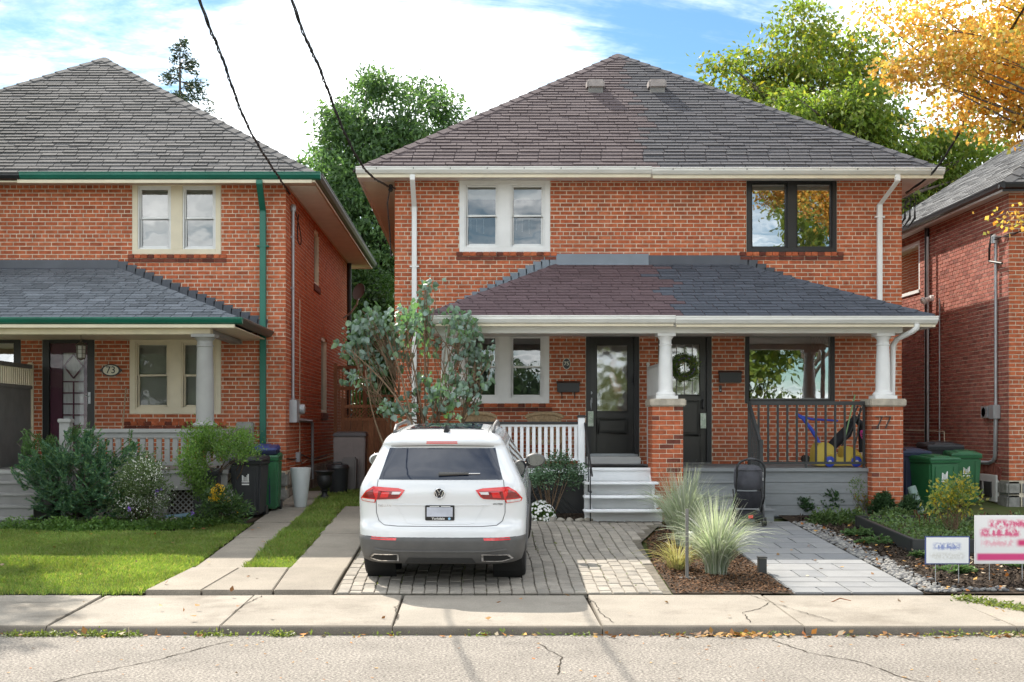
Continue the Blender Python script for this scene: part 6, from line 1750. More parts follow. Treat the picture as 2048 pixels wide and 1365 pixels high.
wicker(xat(1090, 20.8), 20.7, 'tan wicker armchair behind the middle of the white railing')
wicker(xat(955, 20.8), 20.7, 'tan wicker armchair at the left end of porch 75 beside the small tree')

# ------------------------------------------------------------------ toys and strollers at 77
m_yel = mat('yellow_toy_plastic', (0.60,0.45,0.075), 0.4, 0.06, 5)
m_toyblue = mat('blue_toy_plastic', (0.035,0.075,0.50), 0.4, 0.06, 5)
Yt = 20.0; sc_ = F / Yt; TX = xat(1673, Yt)
t = thing('toy_car', 'yellow ride-on toy car with blue wheels and push handle on porch 77', 'toy car', (TX, Yt, PFLO))
def tp(px, py, y=Yt): return (xat(px, Yt), y, zat(py, Yt))
prof = [(1624, 928), (1626, 900), (1632, 886), (1650, 885), (1662, 893), (1667, 910), (1672, 915), (1681, 915), (1683, 895), (1690, 892), (1704, 897), (1716, 908), (1721, 922), (1721, 931), (1630, 932)]
MB().prism([tp(*p, Yt - .18) for p in prof], (0, .36, 0)).build('body', m_yel, t, bevel=0.015)
for px in (1653, 1706):
    for yy_ in (Yt - .20, Yt + .16):
        c = tp(px, 923, yy_)
        wl = MB().lathe([(0, 0), (.030, 0), (.032, .004), (.06, .004), (.084, .01), (.086, .04), (0, .04)], c, 22, 'Y').build('wheel', m_toyblue, t, smooth=35)
        MB().lathe([(0, -.006), (.026, -.006), (.026, .004)], c, 14, 'Y').build('hub', m_white, wl)
    a = [(xat(px, Yt) + .105 * math.cos(q), Yt - .185, zat(923, Yt) + .105 * math.sin(q)) for q in np.linspace(.1, math.pi - .1, 10)]
    MB().tube(a, .012, 6).build('mudguard', m_yel, t, smooth=60)
MB().tube([tp(1640, 890), tp(1634, 878), tp(1622, 858), tp(1606, 838), tp(1592, 828)], [.028, .03, .03, .026, .022], 10).build('push_handle', m_toyblue, t, smooth=60)
MB().tube([tp(1594, 829), tp(1604, 834), tp(1624, 839), tp(1676, 842)], [.02, .02, .02, .014], 8).build('handle_bar', m_toyblue, t, smooth=60)
MB().box(TX - .18, TX - .02, Yt - .14, Yt + .14, zat(913, Yt), zat(907, Yt)).build('seat', m_yel, t, bevel=0.01)
m_fab = mat('black_fabric', (0.022,0.022,0.027), 0.9, 0.15, 14, 0.3, 40)
m_frame = mat('black_tube', (0.012,0.012,0.013), 0.4)
Yu = 20.55
t = thing('folded_stroller', 'folded black umbrella stroller leaning in the corner behind the toy car', 'stroller', (xat(1690, Yu), Yu, PFLO))
up = lambda px, py, y=Yu: (xat(px, Yu), y, zat(py, Yu))
MB().tube([up(1656, 915), up(1690, 862), up(1705, 835), up(1716, 812)], .013, 8).build('frame_tube', m_frame, t)
MB().tube([up(1672, 905, Yu - .1), up(1700, 858, Yu - .1), up(1722, 815, Yu - .1)], .013, 8).build('frame_tube', m_frame, t)
MB().tube([up(1698, 920, Yu - .1), up(1712, 870, Yu - .08), up(1718, 815, Yu - .08)], .013, 8).build('frame_tube', m_frame, t)
MB().tube([up(1650, 912), up(1668, 888), up(1692, 866), up(1706, 846)], [.05, .085, .10, .05], 12).build('seat_fabric', m_fab, t, smooth=60)
MB().tube([up(1690, 850), up(1710, 838), up(1724, 850), up(1724, 905)], [.03, .06, .07, .05], 10).build('hood_fabric', m_fab, t, smooth=60)
for p in ((1600, 917), (1618, 917)):
    for dy in (-.03, .05): MB().lathe([(.025, -.012), (.062, -.012), (.064, .012), (.025, .012)], up(p[0], p[1], Yu + dy - .35), 18, 'Y').build('wheel', m_frame, t, smooth=40)
MB().tube([up(1600, 917, Yu - .33), up(1640, 915, Yu - .2), up(1668, 903, Yu - .05)], .012, 6).build('frame_tube', m_frame, t)
tag(MB().tube([(xat(1688, 20.2), 20.2, 1.6), (xat(1710, 20.4), 20.4, zat(790, 20.4))], .012, 8).build('broom_handle', mat('green_stick', (0.20,0.36,0.14), 0.5), loc=(xat(1688, 20.2), 20.2, 1.6)), 'thin green stick with a white tip leaning beside the folded stroller', 'stick')
c = Vector(up(1713, 871, 20.1))
t = thing('bike_helmet', 'small bright pink helmet hanging on the folded stroller', 'helmet', c)
b = MB().lathe([(0, .10), (.05, .092), (.085, .06), (.10, .01), (.10, -.04), (.085, -.05), (0, -.02)], (0, 0, 0), 20); b.xform(Matrix.Translation(c) @ Matrix.Rotation(R(70), 4, 'Y') @ Matrix.Diagonal((1, .85, 1, 1)))
b.build('shell', mat('hot_pink', (0.70,0.06,0.36), 0.35), t, smooth=50)
for k in (-1, 0, 1): MB().tube([c + Vector((-.075, -.06 + .0 * k, -.02 + k * .04)), c + Vector((-.01, -.092, k * .045))], .010, 5).build('vent', m_black, t)

# stroller on the walk
Ys = 18.15; SX = xat(1497, Ys); SG = gz(Ys) + .022
t = thing('baby_stroller', 'black baby stroller seen from behind at the foot of the grey steps', 'stroller', (SX, Ys, SG))
sp = lambda dx, dy, dz: (SX + dx, Ys + dy, SG + dz)
hb = [sp(.20 * math.cos(a), -.16, .84 + .13 * math.sin(a)) for a in np.linspace(0, math.pi, 13)]
MB().tube([sp(.20, -.14, .70)] + hb + [sp(-.20, -.14, .70)], .017, 8).build('handlebar', m_frame, t, smooth=60)
MB().tube(hb[5:8], .021, 8).build('grip', mat('grip_leather', (0.05,0.05,0.055), 0.6), t, smooth=60)
def shell(rows, name, m):
    b = MB(); n = 13
    for (z, w, y0, d) in rows:
        for k in range(n):
            u = -1 + 2 * k / (n - 1); b.v.append(sp(u * w, y0 - d * (1 - abs(u) ** 2.6) + .008 * math.sin(u * 9 + z * 17), z))
    for i in range(len(rows) - 1):
        for k in range(n - 1): b.f.append((i * n + k, i * n + k + 1, (i + 1) * n + k + 1, (i + 1) * n + k))
    return b.build(name, m, t, smooth='full')
shell([(.88, .10, .18, .10), (.86, .17, .10, .17), (.80, .205, .04, .19), (.70, .215, .0, .17), (.62, .215, .0, .16), (.55, .20, .02, .17), (.52, .18, .04, .15)], 'hood', mat('stroller_canopy', (0.060,0.060,0.070), 0.85, 0.15, 10, 0.3, 30))
MB().tube([sp(.19, -.10, .66), sp(.195, -.13, .72), sp(.19, -.12, .78)], .012, 6).build('reflector', m_white, t)
for zz_ in (.80,): MB().tube([sp(-.2 + .4 * k / 8, -.03 - .155 * (1 - abs(-1 + k / 4) ** 2.6), zz_) for k in range(9)], .006, 5).build('hood_seam', m_frame, t)
shell([(.50, .175, .0, .11), (.46, .185, -.01, .10), (.34, .18, .0, .08), (.26, .17, .03, .06)], 'seat_back', m_fab)
MB().box(*[SX - .165, SX + .165], Ys + .0, Ys + .34, SG + .25, SG + .30).build('seat', m_fab, t, bevel=0.02)
MB().box(SX - .17, SX + .17, Ys - .13, Ys + .26, SG + .10, SG + .21).build('basket', m_fab, t, bevel=0.02)
MB().box(SX - .03, SX + .035, Ys - .138, Ys - .128, SG + .115, SG + .16).build('red_tag', mat('red_tag', (0.62,0.03,0.03), 0.5), t)
for s in (-1, 1):
    MB().tube([sp(s * .20, -.14, .72), sp(s * .205, -.10, .40), sp(s * .205, .16, .12)], .013, 8).build('frame_tube', m_frame, t)
    MB().tube([sp(s * .205, .10, .52), sp(s * .205, .0, .36), sp(s * .205, -.12, .07)], .013, 8).build('frame_tube', m_frame, t)
    for yy_ in (-.12, .30):
        for dx in (-.018, .018): MB().lathe([(.03, -.010), (.062, -.010), (.065, 0), (.062, .010), (.03, .010)], sp(s * .20 + dx, yy_, .065), 20, 'X').build('wheel', m_frame, t, smooth=40)
# garden bed of black boards
bx0, bx1, by0_, by1_ = 5.46, 8.6, 15.6, 17.9
t = thing('raised_bed', 'black timber raised bed in the mulched front garden of house 77', 'raised bed', (bx0, by0_, gz(by0_)))
def slopebox(x0, x1, y0, y1, h0, h1, m, name, parent, bevel=0.008):
    p = [(x0, y0), (x1, y0), (x1, y1), (x0, y1)]
    return MB().hexa([(x, y, gz(y) + h0) for x, y in p] + [(x, y, gz(y) + h1) for x, y in p]).build(name, m, parent, bevel=bevel)
for (a, c, e, f) in ((bx0, bx1, by0_, by0_ + .07), (bx0, bx1, by1_, by1_ + .07), (bx0, bx0 + .07, by0_ + .07, by1_), (bx1 - .07, bx1, by0_ + .07, by1_)): slopebox(a, c, e, f, -.03, .19, m_char, 'board', t)
slopebox(bx0 + .08, bx1 - .08, by0_ + .08, by1_ - .01, .0, .12, m_soil, 'soil', t, 0)
# lamp post stake, bollard light, glass ball
p = gnd(1374, 1158)
t = thing('garden_stake_light', 'thin grey stake light standing in front of the ornamental grass', 'garden light', p)
MB().box(p.x - .017, p.x + .017, p.y - .017, p.y + .017, p.z, zat(1018, p.y)).build('post', m_greydark, t, bevel=0.004); MB().box(p.x - .09, p.x + .09, p.y - .05, p.y + .05, p.z, p.z + .02).build('foot', m_greydark, t)
p = gnd(1524, 1150)
t = thing('bollard_light', 'short square black bollard light at the edge of the slab walk', 'garden light', p)
MB().box(p.x - .045, p.x + .045, p.y - .045, p.y + .045, p.z, p.z + .185).build('post', m_char, t, bevel=0.004); MB().box(p.x - .05, p.x + .05, p.y - .05, p.y + .05, p.z + .19, p.z + .205).build('cap', m_char, t); MB().box(p.x - .035, p.x + .035, p.y - .035, p.y + .035, p.z + .18, p.z + .195).build('lens', m_ivory, t)
p = gnd(1380, 1140); p.z = zat(1072, p.y)
t = thing('garden_ornament', 'small white flower-like ball on a wire among the grass', 'ornament', p)
b = MB()
for k in range(60):
    v = Vector((random.gauss(0, 1), random.gauss(0, 1), random.gauss(0, 1))).normalized(); b.tube([p, p + v * .055], [.002, .009], 4)
b.build('ball', m_white, t); MB().tube([p, (p.x, p.y, gz(p.y))], .004, 5).build('wire', m_steel, t)

# ------------------------------------------------------------------ lawn signs (their print is blurred in the photograph)
def signmat(name, bands, bgc, border=None):
    m, tt, b = base(name)
    tcn = N(tt, 'ShaderNodeTexCoord'); sp_ = N(tt, 'ShaderNodeSeparateXYZ'); tt.links.new(tcn.outputs['Generated'], sp_.inputs[0])
    nz = noise(tt, tcn.outputs['Generated'], 9, 3, 0.6, sc=(1.6, 1, 1))
    c = mixc(tt, 0.0, bgc, bgc)
    for (x0, x1, z0, z1, col, e, blot) in bands:
        f = M(tt, 'MULTIPLY', M(tt, 'MULTIPLY', maprange(tt, sp_.outputs[0], x0 - e, x0 + e), maprange(tt, sp_.outputs[0], x1 - e, x1 + e, 1, 0)), M(tt, 'MULTIPLY', maprange(tt, sp_.outputs[2], z0 - e, z0 + e), maprange(tt, sp_.outputs[2], z1 - e, z1 + e, 1, 0)))
        if blot: f = M(tt, 'MULTIPLY', f, maprange(tt, nz, 0.36, 0.58))
        c = mixc(tt, f, c, col)
    tt.links.new(c, b.inputs['Base Color']); b.inputs['Roughness'].default_value = 0.5
    return m
def lawn_sign(lab, px0, px1, py0, py1, Y, m, medge, nlegs=2):
    x0, x1, z1, z0 = xat(px0, Y), xat(px1, Y), zat(py0, Y), zat(py1, Y)
    t = thing('lawn_sign', lab, 'sign', ((x0 + x1) / 2, Y, gz(Y)))
    bd = MB().box(x0, x1, Y - .005, Y + .005, z0, z1).build('board', medge, t)
    MB().box(x0 + .012, x1 - .012, Y - .007, Y - .0052, z0 + .012, z1 - .012).build('print', m, bd)
    for k in range(nlegs):
        x = x0 + (x1 - x0) * (.24 + .52 * k); MB().tube([(x, Y + .006, z1 - .1), (x, Y + .006, gz(Y))], .004, 6).build('wire_leg', m_steel, t)
    MB().tube([(x0 + (x1 - x0) * .24, Y + .006, z0 - .22), (x1 - (x1 - x0) * .24, Y + .006, z0 - .22)], .004, 6).build('wire_brace', m_steel, t)
lawn_sign('small white lawn sign with a navy border in the mulched garden', 1850, 1939, 1073, 1129, 13.6, signmat('navy_sign_print', [(.18, .80, .52, .78, (0.22,0.27,0.50), .07, True), (.1, .9, .16, .40, (0.58,0.58,0.56), .08, True)], (0.72,0.73,0.74)), mat('navy_edge', (0.045,0.07,0.20), 0.5))
lawn_sign('larger white lawn sign with blurred pink print at the right edge', 1949, 2075, 1031, 1128, 13.75, signmat('pink_sign_print', [(.22, .98, .76, .92, (0.62,0.10,0.22), .05, True), (.08, .72, .56, .74, (0.62,0.10,0.22), .05, True), (.1, .62, .36, .5, (0.72,0.40,0.46), .06, True), (.68, .9, .36, .5, (0.60,0.03,0.16), .05, False), (.02, .98, .05, .20, (0.62,0.05,0.20), .03, False)], (0.74,0.73,0.73)), mat('white_edge', (0.7,0.7,0.7), 0.5))
# blue-grey drain hose in the bed of 73
p = gnd(378, 1044)
tag(MB().tube([(p.x - .35, p.y - .05, p.z + .05), (p.x - .1, p.y, p.z + .07), (p.x + .15, p.y + .08, p.z + .10), (p.x + .4, p.y + .2, p.z + .1)], .055, 12).build('drain_hose', mat('blue_grey_hose', (0.14,0.24,0.30), 0.5, 0.15, 8), loc=p, smooth=60), 'blue-grey drain hose lying in the flower bed of house 73', 'hose')
def rock(p, r, lab, m=None, group=None, flat=.6):
    bm = bmesh.new(); bmesh.ops.create_icosphere(bm, subdivisions=2, radius=1)
    s = random.uniform(0, 50)
    for v in bm.verts:
        k = 1 + .18 * math.sin(v.co.x * 3 + s) * math.cos(v.co.y * 2.5 + s) + .12 * math.sin(v.co.z * 4 + s * 2); v.co = Vector((v.co.x * r * k * 1.2, v.co.y * r * k, v.co.z * r * k * flat))
    me = bpy.data.meshes.new('rock'); bm.to_mesh(me); bm.free()
    me.polygons.foreach_set('use_smooth', [True] * len(me.polygons))
    o = link('garden_rock', me, m or m_stone, None, Vector(p)); o.rotation_euler.z = s
    return tag(o, lab, 'rock', group)
mrock = mat('bed_rock', [(0.26,0.235,0.20),(0.34,0.31,0.26),(0.22,0.205,0.18)], 0.9, 0.25, 8, 0.6, 30)
for (px, py, r, lab) in ((187, 1042, .16, 'largest flat rock at the foot of the yew in the left flower bed'), (165, 1040, .11, 'smaller rock just left of the largest one under the yew'), (345, 1048, .12, 'rock beside the blue-grey hose in the left flower bed'), (322, 1050, .10, 'small rock below the white-flowered plant'), (55, 1060, .07, 'small pale rock beside the grey porch steps')): rock(gnd(px, py) + Vector((0, 0, .03)), r, lab, mrock, 'rocks edging the left flower bed')
for i in range(8):
    rock(Vector((.72 + i * .14, 18.72 + random.uniform(-.03, .03), gz(18.7) + .02)), random.uniform(.05, .085), 'rounded stone in the row below the white chrysanthemums', mrock, 'stones below the chrysanthemums', .8)
tag(MB().tube([tuple(gnd(1650, 1208) + Vector((0, 0, -.03))), (xat(1680, 12.6), 12.6, gz(12.6) + .03), (xat(1702, 12.5), 12.5, gz(12.5) + .02)], [.005, .007, .004], 5).build('twig', m_wood, loc=(xat(1680, 12.6), 12.6, gz(12.6))), 'short dry twig lying on the pavement', 'twig')

# ================================================================== trees, shrubs, grass, fallen leaves
def unit(v): return v / np.maximum(np.linalg.norm(v, axis=1, keepdims=True), 1e-9)
def leaves(P, A, size, width=0.5, fold=0.12, roll=None):
    """one folded rhombic leaf at each point P, growing along unit vectors A; returns verts, quads"""
    n = len(P)
    rv = rng.normal(size=(n, 3)) if roll is None else roll
    B = unit(np.cross(A, rv)); Nn = np.cross(A, B)
    s = (size * rng.uniform(.7, 1.25, n))[:, None]
    v = np.empty((n, 4, 3))
    v[:, 0] = P; v[:, 1] = P + A * s * .45 + B * s * width * .5 + Nn * s * fold
    v[:, 2] = P + A * s; v[:, 3] = P + A * s * .45 - B * s * width * .5 + Nn * s * fold
    return v.reshape(-1, 3), np.arange(n * 4).reshape(-1, 4)
def join(parts):
    V, Q, o = [], [], 0
    for v, q in parts: V.append(v); Q.append(q + o); o += len(v)
    return np.concatenate(V), np.concatenate(Q)
def lobes_px(lst, Y, jy=0.8):
    return [(np.array(at(px, py, Y + random.uniform(-jy, jy))), np.array([rx * Y / F, (ry if ry else rx) * Y / F * .9, (ry if ry else rx) * Y / F])) for px, py, rx, ry in lst]
def clusters(lobes, n, shell=0.45):
    w = np.array([r.prod() ** (2 / 3) for _, r in lobes]); w = w / w.sum()
    idx = rng.choice(len(lobes), n, p=w)
    C = np.array([lobes[i][0] for i in idx]); Rr = np.array([lobes[i][1] for i in idx])
    d = unit(rng.normal(size=(n, 3))); rad = shell + (1 - shell) * rng.uniform(0, 1, n) ** .6
    return C + d * Rr * rad[:, None], d
def limb(b, a, c, r0, r1, sag=.12, seg=7, n=6):
    a, c = Vector(a), Vector(c); L = (c - a).length
    off = Vector((random.uniform(-1, 1), random.uniform(-1, 1), random.uniform(-.3, 1))) * L * sag
    pts = [a.lerp(c, t) + off * math.sin(t * math.pi) for t in np.linspace(0, 1, n)]
    b.tube(pts, [r0 + (r1 - r0) * t for t in np.linspace(0, 1, n)], seg)
def tree(name, label, basep, trunk_r, fork, lobes, ncl, per, clr, lsize, mleaf, mbark, group=None, lwidth=.45, droop=.5, nlimb=26, shell=.45, flat=.6, cat='tree'):
    basep = Vector(basep)
    t = thing(name, label, cat, basep, group)
    C, D = clusters(lobes, ncl, shell)
    b = MB()
    fork = Vector(fork)
    limb(b, basep - Vector((0, 0, .1)), fork, trunk_r, trunk_r * .7, .03, 12, 8)
    for i in range(min(nlimb, ncl)):
        mid = fork.lerp(Vector(C[i]), .5) + Vector((0, 0, .1 * (Vector(C[i]) - fork).length))
        limb(b, fork + Vector((random.uniform(-.1, .1), 0, random.uniform(-.5, .3) * trunk_r * 4)), C[i], trunk_r * .35, trunk_r * .03, .12, 6, 7)
    b.build('trunk', mbark, t, smooth='full')
    n = ncl * per
    ci = np.repeat(np.arange(ncl), per)
    off = rng.normal(size=(n, 3)) * clr; off[:, 2] *= flat
    P = C[ci] + off
    A = D[ci] * .5 + rng.normal(size=(n, 3)) * .7; A[:, 2] -= droop; A = unit(A)
    v, q = leaves(P, A, lsize, lwidth)
    npmesh('crown', v, q, mleaf, t, kind='stuff')
    return t
m_trunk = mat('grey_bark', (0.11,0.09,0.075), 0.95, 0.3, 9, 0.8, 30, sc=(1, 1, .25), spec=0.1)
m_twig = mat('tan_twig', (0.17,0.115,0.075), 0.9, 0.25, 14, spec=0.1)
l_ash = leafmat('ash_leaf', [(0.045,0.090,0.038),(0.071,0.137,0.051),(0.101,0.182,0.071),(0.126,0.210,0.084),(0.058,0.115,0.061)], .42)
l_dark = leafmat('dark_leaf', [(0.018,0.042,0.012),(0.035,0.075,0.02),(0.05,0.10,0.026)], .35)  # darker greens than the other tree leaves
l_maple = leafmat('green_maple_leaf', [(0.092,0.126,0.023),(0.136,0.194,0.029),(0.201,0.236,0.036),(0.100,0.151,0.026),(0.311,0.254,0.036)], .45)
l_lime = leafmat('lime_leaf', [(0.098,0.152,0.032),(0.143,0.211,0.043),(0.195,0.257,0.051),(0.117,0.176,0.034),(0.260,0.257,0.051)], .48)
l_orange = leafmat('orange_maple_leaf', [(0.523,0.215,0.034),(0.669,0.390,0.080),(0.732,0.492,0.125),(0.628,0.308,0.057),(0.711,0.451,0.103),(0.440,0.410,0.103),(0.314,0.339,0.080)], .42, tcol=(1.25, 1.25, .9))
l_spruce = leafmat('spruce_needle', [(0.022,0.040,0.022),(0.04,0.062,0.035),(0.055,0.075,0.042)], .15)

tree('ash_tree', 'tall dense green tree rising behind the gap between houses 73 and 75', (-3.2, 38, gz(38)), .22, at(770, 520, 38),
     lobes_px([(748, 235, 78, 80), (700, 300, 62, 95), (850, 262, 72, 100), (790, 340, 110, 110), (690, 420, 52, 110), (760, 470, 95, 110), (740, 580, 75, 95), (900, 330, 40, 70), (665, 250, 26, 40), (840, 420, 80, 120), (745, 175, 34, 34), (850, 195, 40, 40), (680, 350, 44, 90), (700, 500, 60, 100)], 38, 1.2), 640, 60, .25, .20, l_ash, m_trunk, lwidth=.34, droop=.75, shell=.5)
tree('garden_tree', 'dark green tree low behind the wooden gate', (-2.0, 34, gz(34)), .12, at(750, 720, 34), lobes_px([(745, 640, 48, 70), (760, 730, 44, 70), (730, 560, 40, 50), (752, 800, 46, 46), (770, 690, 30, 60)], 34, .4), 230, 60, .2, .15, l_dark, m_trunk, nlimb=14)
tree('garden_tree', 'dense dark foliage far behind the wooden gate', (-3.6, 44, gz(44)), .15, (-3.6, 44, 2.5), [(np.array((-4.6, 44, 2.6)), np.array((1.6, .7, 2.0))), (np.array((-3.2, 44, 2.8)), np.array((1.6, .7, 2.2))), (np.array((-3.8, 44.5, 5.5)), np.array((2.0, .8, 2.2)))], 260, 60, .26, .2, l_dark, m_trunk, nlimb=14, shell=.1)
tree('leafy_tree', 'small tree top peeping over the right eave of house 73', (-4.9, 36.5, gz(36)), .12, at(618, 450, 36.5), lobes_px([(612, 345, 20, 26), (640, 400, 34, 40), (660, 470, 40, 60)], 36.5, .4), 80, 55, .17, .16, l_ash, m_trunk, nlimb=14)
tree('maple_tree', 'tall green maple behind the roof of house 77 with branches showing through', (9.5, 37, gz(37)), .24, at(1610, 330, 37),
     lobes_px([(1605, 85, 62, 78), (1660, 110, 62, 60), (1530, 150, 62, 62), (1450, 160, 55, 42), (1570, 190, 95, 66), (1680, 190, 90, 75), (1500, 220, 65, 45), (1610, 270, 110, 60), (1740, 130, 60, 70)], 37, 1.2), 300, 46, .25, .17, l_maple, m_trunk, lwidth=.5, nlimb=44, shell=.35)
tree('garden_tree', 'bright lime-green tree directly behind the right slope of the main roof', (11.5, 33.5, gz(33)), .2, at(1760, 420, 33.5),
     lobes_px([(1600, 235, 70, 55), (1690, 265, 85, 80), (1780, 300, 85, 80), (1860, 340, 75, 85), (1730, 220, 60, 60), (1930, 320, 70, 90), (1830, 420, 60, 60)], 33.5, 1.0), 330, 58, .23, .17, l_lime, m_trunk, droop=.7, shell=.5)
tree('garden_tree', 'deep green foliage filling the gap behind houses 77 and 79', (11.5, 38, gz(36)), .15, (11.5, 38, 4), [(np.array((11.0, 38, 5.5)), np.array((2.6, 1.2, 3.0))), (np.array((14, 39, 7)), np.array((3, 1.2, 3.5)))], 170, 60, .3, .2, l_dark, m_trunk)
# orange maple hanging in from the right
tree('orange_maple', 'orange autumn maple whose branches hang into the upper right corner', (11.2, 17.2, gz(17)), .13, (10.6, 17.3, 4.9),
     lobes_px([(1990, 60, 80, 62), (1900, 60, 85, 52), (1800, 40, 70, 38), (1870, 140, 85, 50), (1960, 170, 85, 60), (1800, 150, 40, 34), (1930, 225, 66, 36), (1860, 250, 34, 16), (2010, 250, 48, 34), (2030, 300, 20, 14), (1960, 120, 90, 60), (2040, 180, 60, 120), (2110, 60, 120, 130), (2200, 150, 140, 160), (2035, 440, 12, 16), (1960, -60, 150, 60), (1740, 10, 36, 16)], 17.8, .9),
     500, 40, .19, .075, l_orange, m_trunk, lwidth=.72, droop=.55, nlimb=48, shell=.2, flat=.5)
# columnar tree left of the frame that throws its shadow over the lawn
tree('street_tree', 'green tree standing left of the frame in front of the left-hand house', (-9.7, 20.3, gz(20)), .14, (-9.6, 20.4, 4.4), [(np.array((-9.55, 20.9, 8.3)), np.array((1.2, 1.15, 1.6))), (np.array((-9.9, 21.3, 10.0)), np.array((1.15, 1.15, 1.3))), (np.array((-9.5, 20.5, 6.3)), np.array((1.0, .9, 1.0)))], 190, 60, .16, .13, l_ash, m_trunk)
# trees across the street, seen only as reflections in the glass
for (x, y, z, r, ml, lab) in ((15.0, -13, 9.0, 4.4, l_maple, 'green maple across the street reflected in the upper window of house 77'), (19.5, -13, 8.0, 3.6, l_orange, 'orange maple across the street reflected in the windows of house 77'), (12.2, -14, 4.0, 3.4, l_lime, 'green tree across the street reflected in the picture window'), (-14, -15, 4.2, 3.9, l_ash, 'green tree across the street to the left'), (1.5, -15, 2.9, 2.6, l_dark, 'low dark tree across the street behind the viewer'), (-5.5, -15, 3.0, 3.0, l_ash, 'broad low tree across the street behind the viewer to the left'), (6.5, -16, 3.3, 2.9, l_maple, 'low maple across the street behind the viewer to the right'), (23, -14, 5.5, 4.6, l_maple, 'green maple across the street far to the right')):
    lb = [(np.array((x + random.uniform(-1, 1) * r * .5, y + random.uniform(-1, 1) * r * .4, z + random.uniform(-.4, .6) * r)), np.array((r * .55, r * .55, r * .45))) for _ in range(6)]
    tree('street_tree', lab, (x, y, .1), .2, (x, y, z * .45), lb, 150, 45, .4, .3, ml, m_trunk, nlimb=20, shell=.2)

# spruce behind 73
sb = at(360, 300, 46); SH = at(360, 78, 46).z
t = thing('spruce_tree', 'sparse dark spruce top showing above the roof of house 73', 'tree', (sb.x, 46, gz(46)))
b = MB().tube([(sb.x, 46, gz(46)), (sb.x, 46, SH * .6), (sb.x, 46, SH)], [.22, .12, .015], 8)
Pn, An = [], []
z = SH - .05
while z > 9.5:
    k = (SH - z); R0 = .16 + .42 * k ** .9
    for j in range(random.randint(5, 7)):
        if random.random() < .28: continue
        a = random.uniform(0, 2 * math.pi); L = R0 * random.uniform(.55, 1.35)
        d = Vector((math.cos(a), math.sin(a), random.uniform(-.35, .12)))
        p0 = Vector((sb.x, 46, z)); p1 = p0 + d * L
        b.tube([p0, p0 + d * L * .5, p1 + Vector((0, 0, .06 * L))], [.018, .012, .004], 5)
        m_ = max(14, int(L * 70))
        for q in range(m_):
            tt_ = random.uniform(.25, 1.02); pp = p0 + d * L * tt_ + Vector((random.gauss(0, .05), random.gauss(0, .05), random.gauss(-.03, .06)))
            Pn.append(pp); An.append((d.x * .6 + random.gauss(0, .5), d.y * .6 + random.gauss(0, .5), random.gauss(-.1, .5)))
    z -= random.uniform(.16, .28)
b.build('trunk', m_trunk, t)
v, q = leaves(np.array(Pn), unit(np.array(An)), .16, .34, .05)
npmesh('crown', v, q, l_spruce, t, kind='stuff')
# hedge behind the gate
n = 5000
P = np.column_stack([rng.uniform(-2.9, -1.3, n), 29.5 + rng.normal(0, .18, n), rng.uniform(.6, zat(822, 29.5), n)])
v, q = leaves(P, unit(rng.normal(size=(n, 3))), .07, .6)
npmesh('hedge', v, q, leafmat('hedge_leaf', [(0.03,0.075,0.022),(0.05,0.11,0.03)], .3), loc=(-2, 29.5, .65))
tag(bpy.data.objects['hedge'], 'clipped green hedge visible above the wooden gate', 'hedge')

# ------------------------------------------------------------------ small multi-stem tree behind the car (heart-shaped leaves)
YR = 18.75
base_ = Vector((xat(862, 18.95), 18.95, gz(18.9)))
t = thing('redbud_tree', 'small multi-stem tree with blue-green heart-shaped leaves behind the car', 'tree', base_)
LB = lobes_px([(790, 640, 66, 40), (745, 660, 52, 44), (850, 578, 20, 32), (715, 690, 36, 44), (835, 650, 42, 36), (790, 705, 60, 40), (735, 745, 40, 22), (905, 640, 20, 28), (922, 690, 24, 50), (940, 655, 14, 30), (870, 690, 12, 20), (925, 770, 52, 40), (860, 775, 46, 36), (968, 775, 26, 14), (800, 815, 44, 24), (980, 690, 8, 22), (960, 720, 20, 30), (890, 820, 46, 22), (672, 680, 10, 12), (720, 765, 26, 12), (940, 810, 26, 14), (848, 620, 14, 30)], YR, .22)
C, D = clusters(LB, 360, .15)
b = MB()
stems = []
for px, py in ((760, 640), (850, 560), (730, 740), (920, 660), (960, 740), (800, 600), (880, 790), (700, 700), (830, 760)):
    tip = at(px, py, YR + random.uniform(-.2, .2)); limb(b, base_ + Vector((random.uniform(-.12, .12), random.uniform(-.05, .05), 0)), tip, .026, .006, .10, 7, 9); stems.append(tip)
for i in range(240):
    c = Vector(C[i]); s = min(stems, key=lambda p: (p - c).length); k = base_.lerp(s, random.uniform(.6, .95)); limb(b, k, c, .008, .003, .12, 5, 5)
b.build('trunk', m_twig, t, smooth='full')
per = 4; n = 360 * per
ci = np.repeat(np.arange(360), per)
P = C[ci] + rng.normal(size=(n, 3)) * .055
A = rng.normal(size=(n, 3)) * .62; A[:, 2] -= 1.0; A = unit(A)
roll = np.column_stack([rng.normal(0, 1.1, n), -np.ones(n), rng.normal(0, .7, n)])
Bv = unit(np.cross(A, roll)); Nn = np.cross(A, Bv)
s = (.088 * rng.uniform(.5, 1.3, n))[:, None]
shape = [(0, 0, 0), (.30, -.10, .10), (.46, .18, .22), (.36, .58, .14), (0, 1.0, -.16), (-.36, .58, .14), (-.46, .18, .22), (-.30, -.10, .10)]
V = np.stack([P + Bv * s * u + A * s * w_ + Nn * s * h_ for u, w_, h_ in shape], 1).reshape(-1, 3)
o = np.arange(n)[:, None] * 8
Q = np.concatenate([o + np.array([0, 1, 2, 3, 4]), o + np.array([0, 4, 5, 6, 7])], 1).reshape(-1, 5)
npmesh('crown', V, Q, leafmat('heart_leaf', [(0.111,0.168,0.132),(0.171,0.243,0.203),(0.222,0.298,0.274),(0.141,0.223,0.102),(0.091,0.139,0.112)], .28, .38, (1.3, 1.9, .6), .6), t, kind='stuff')

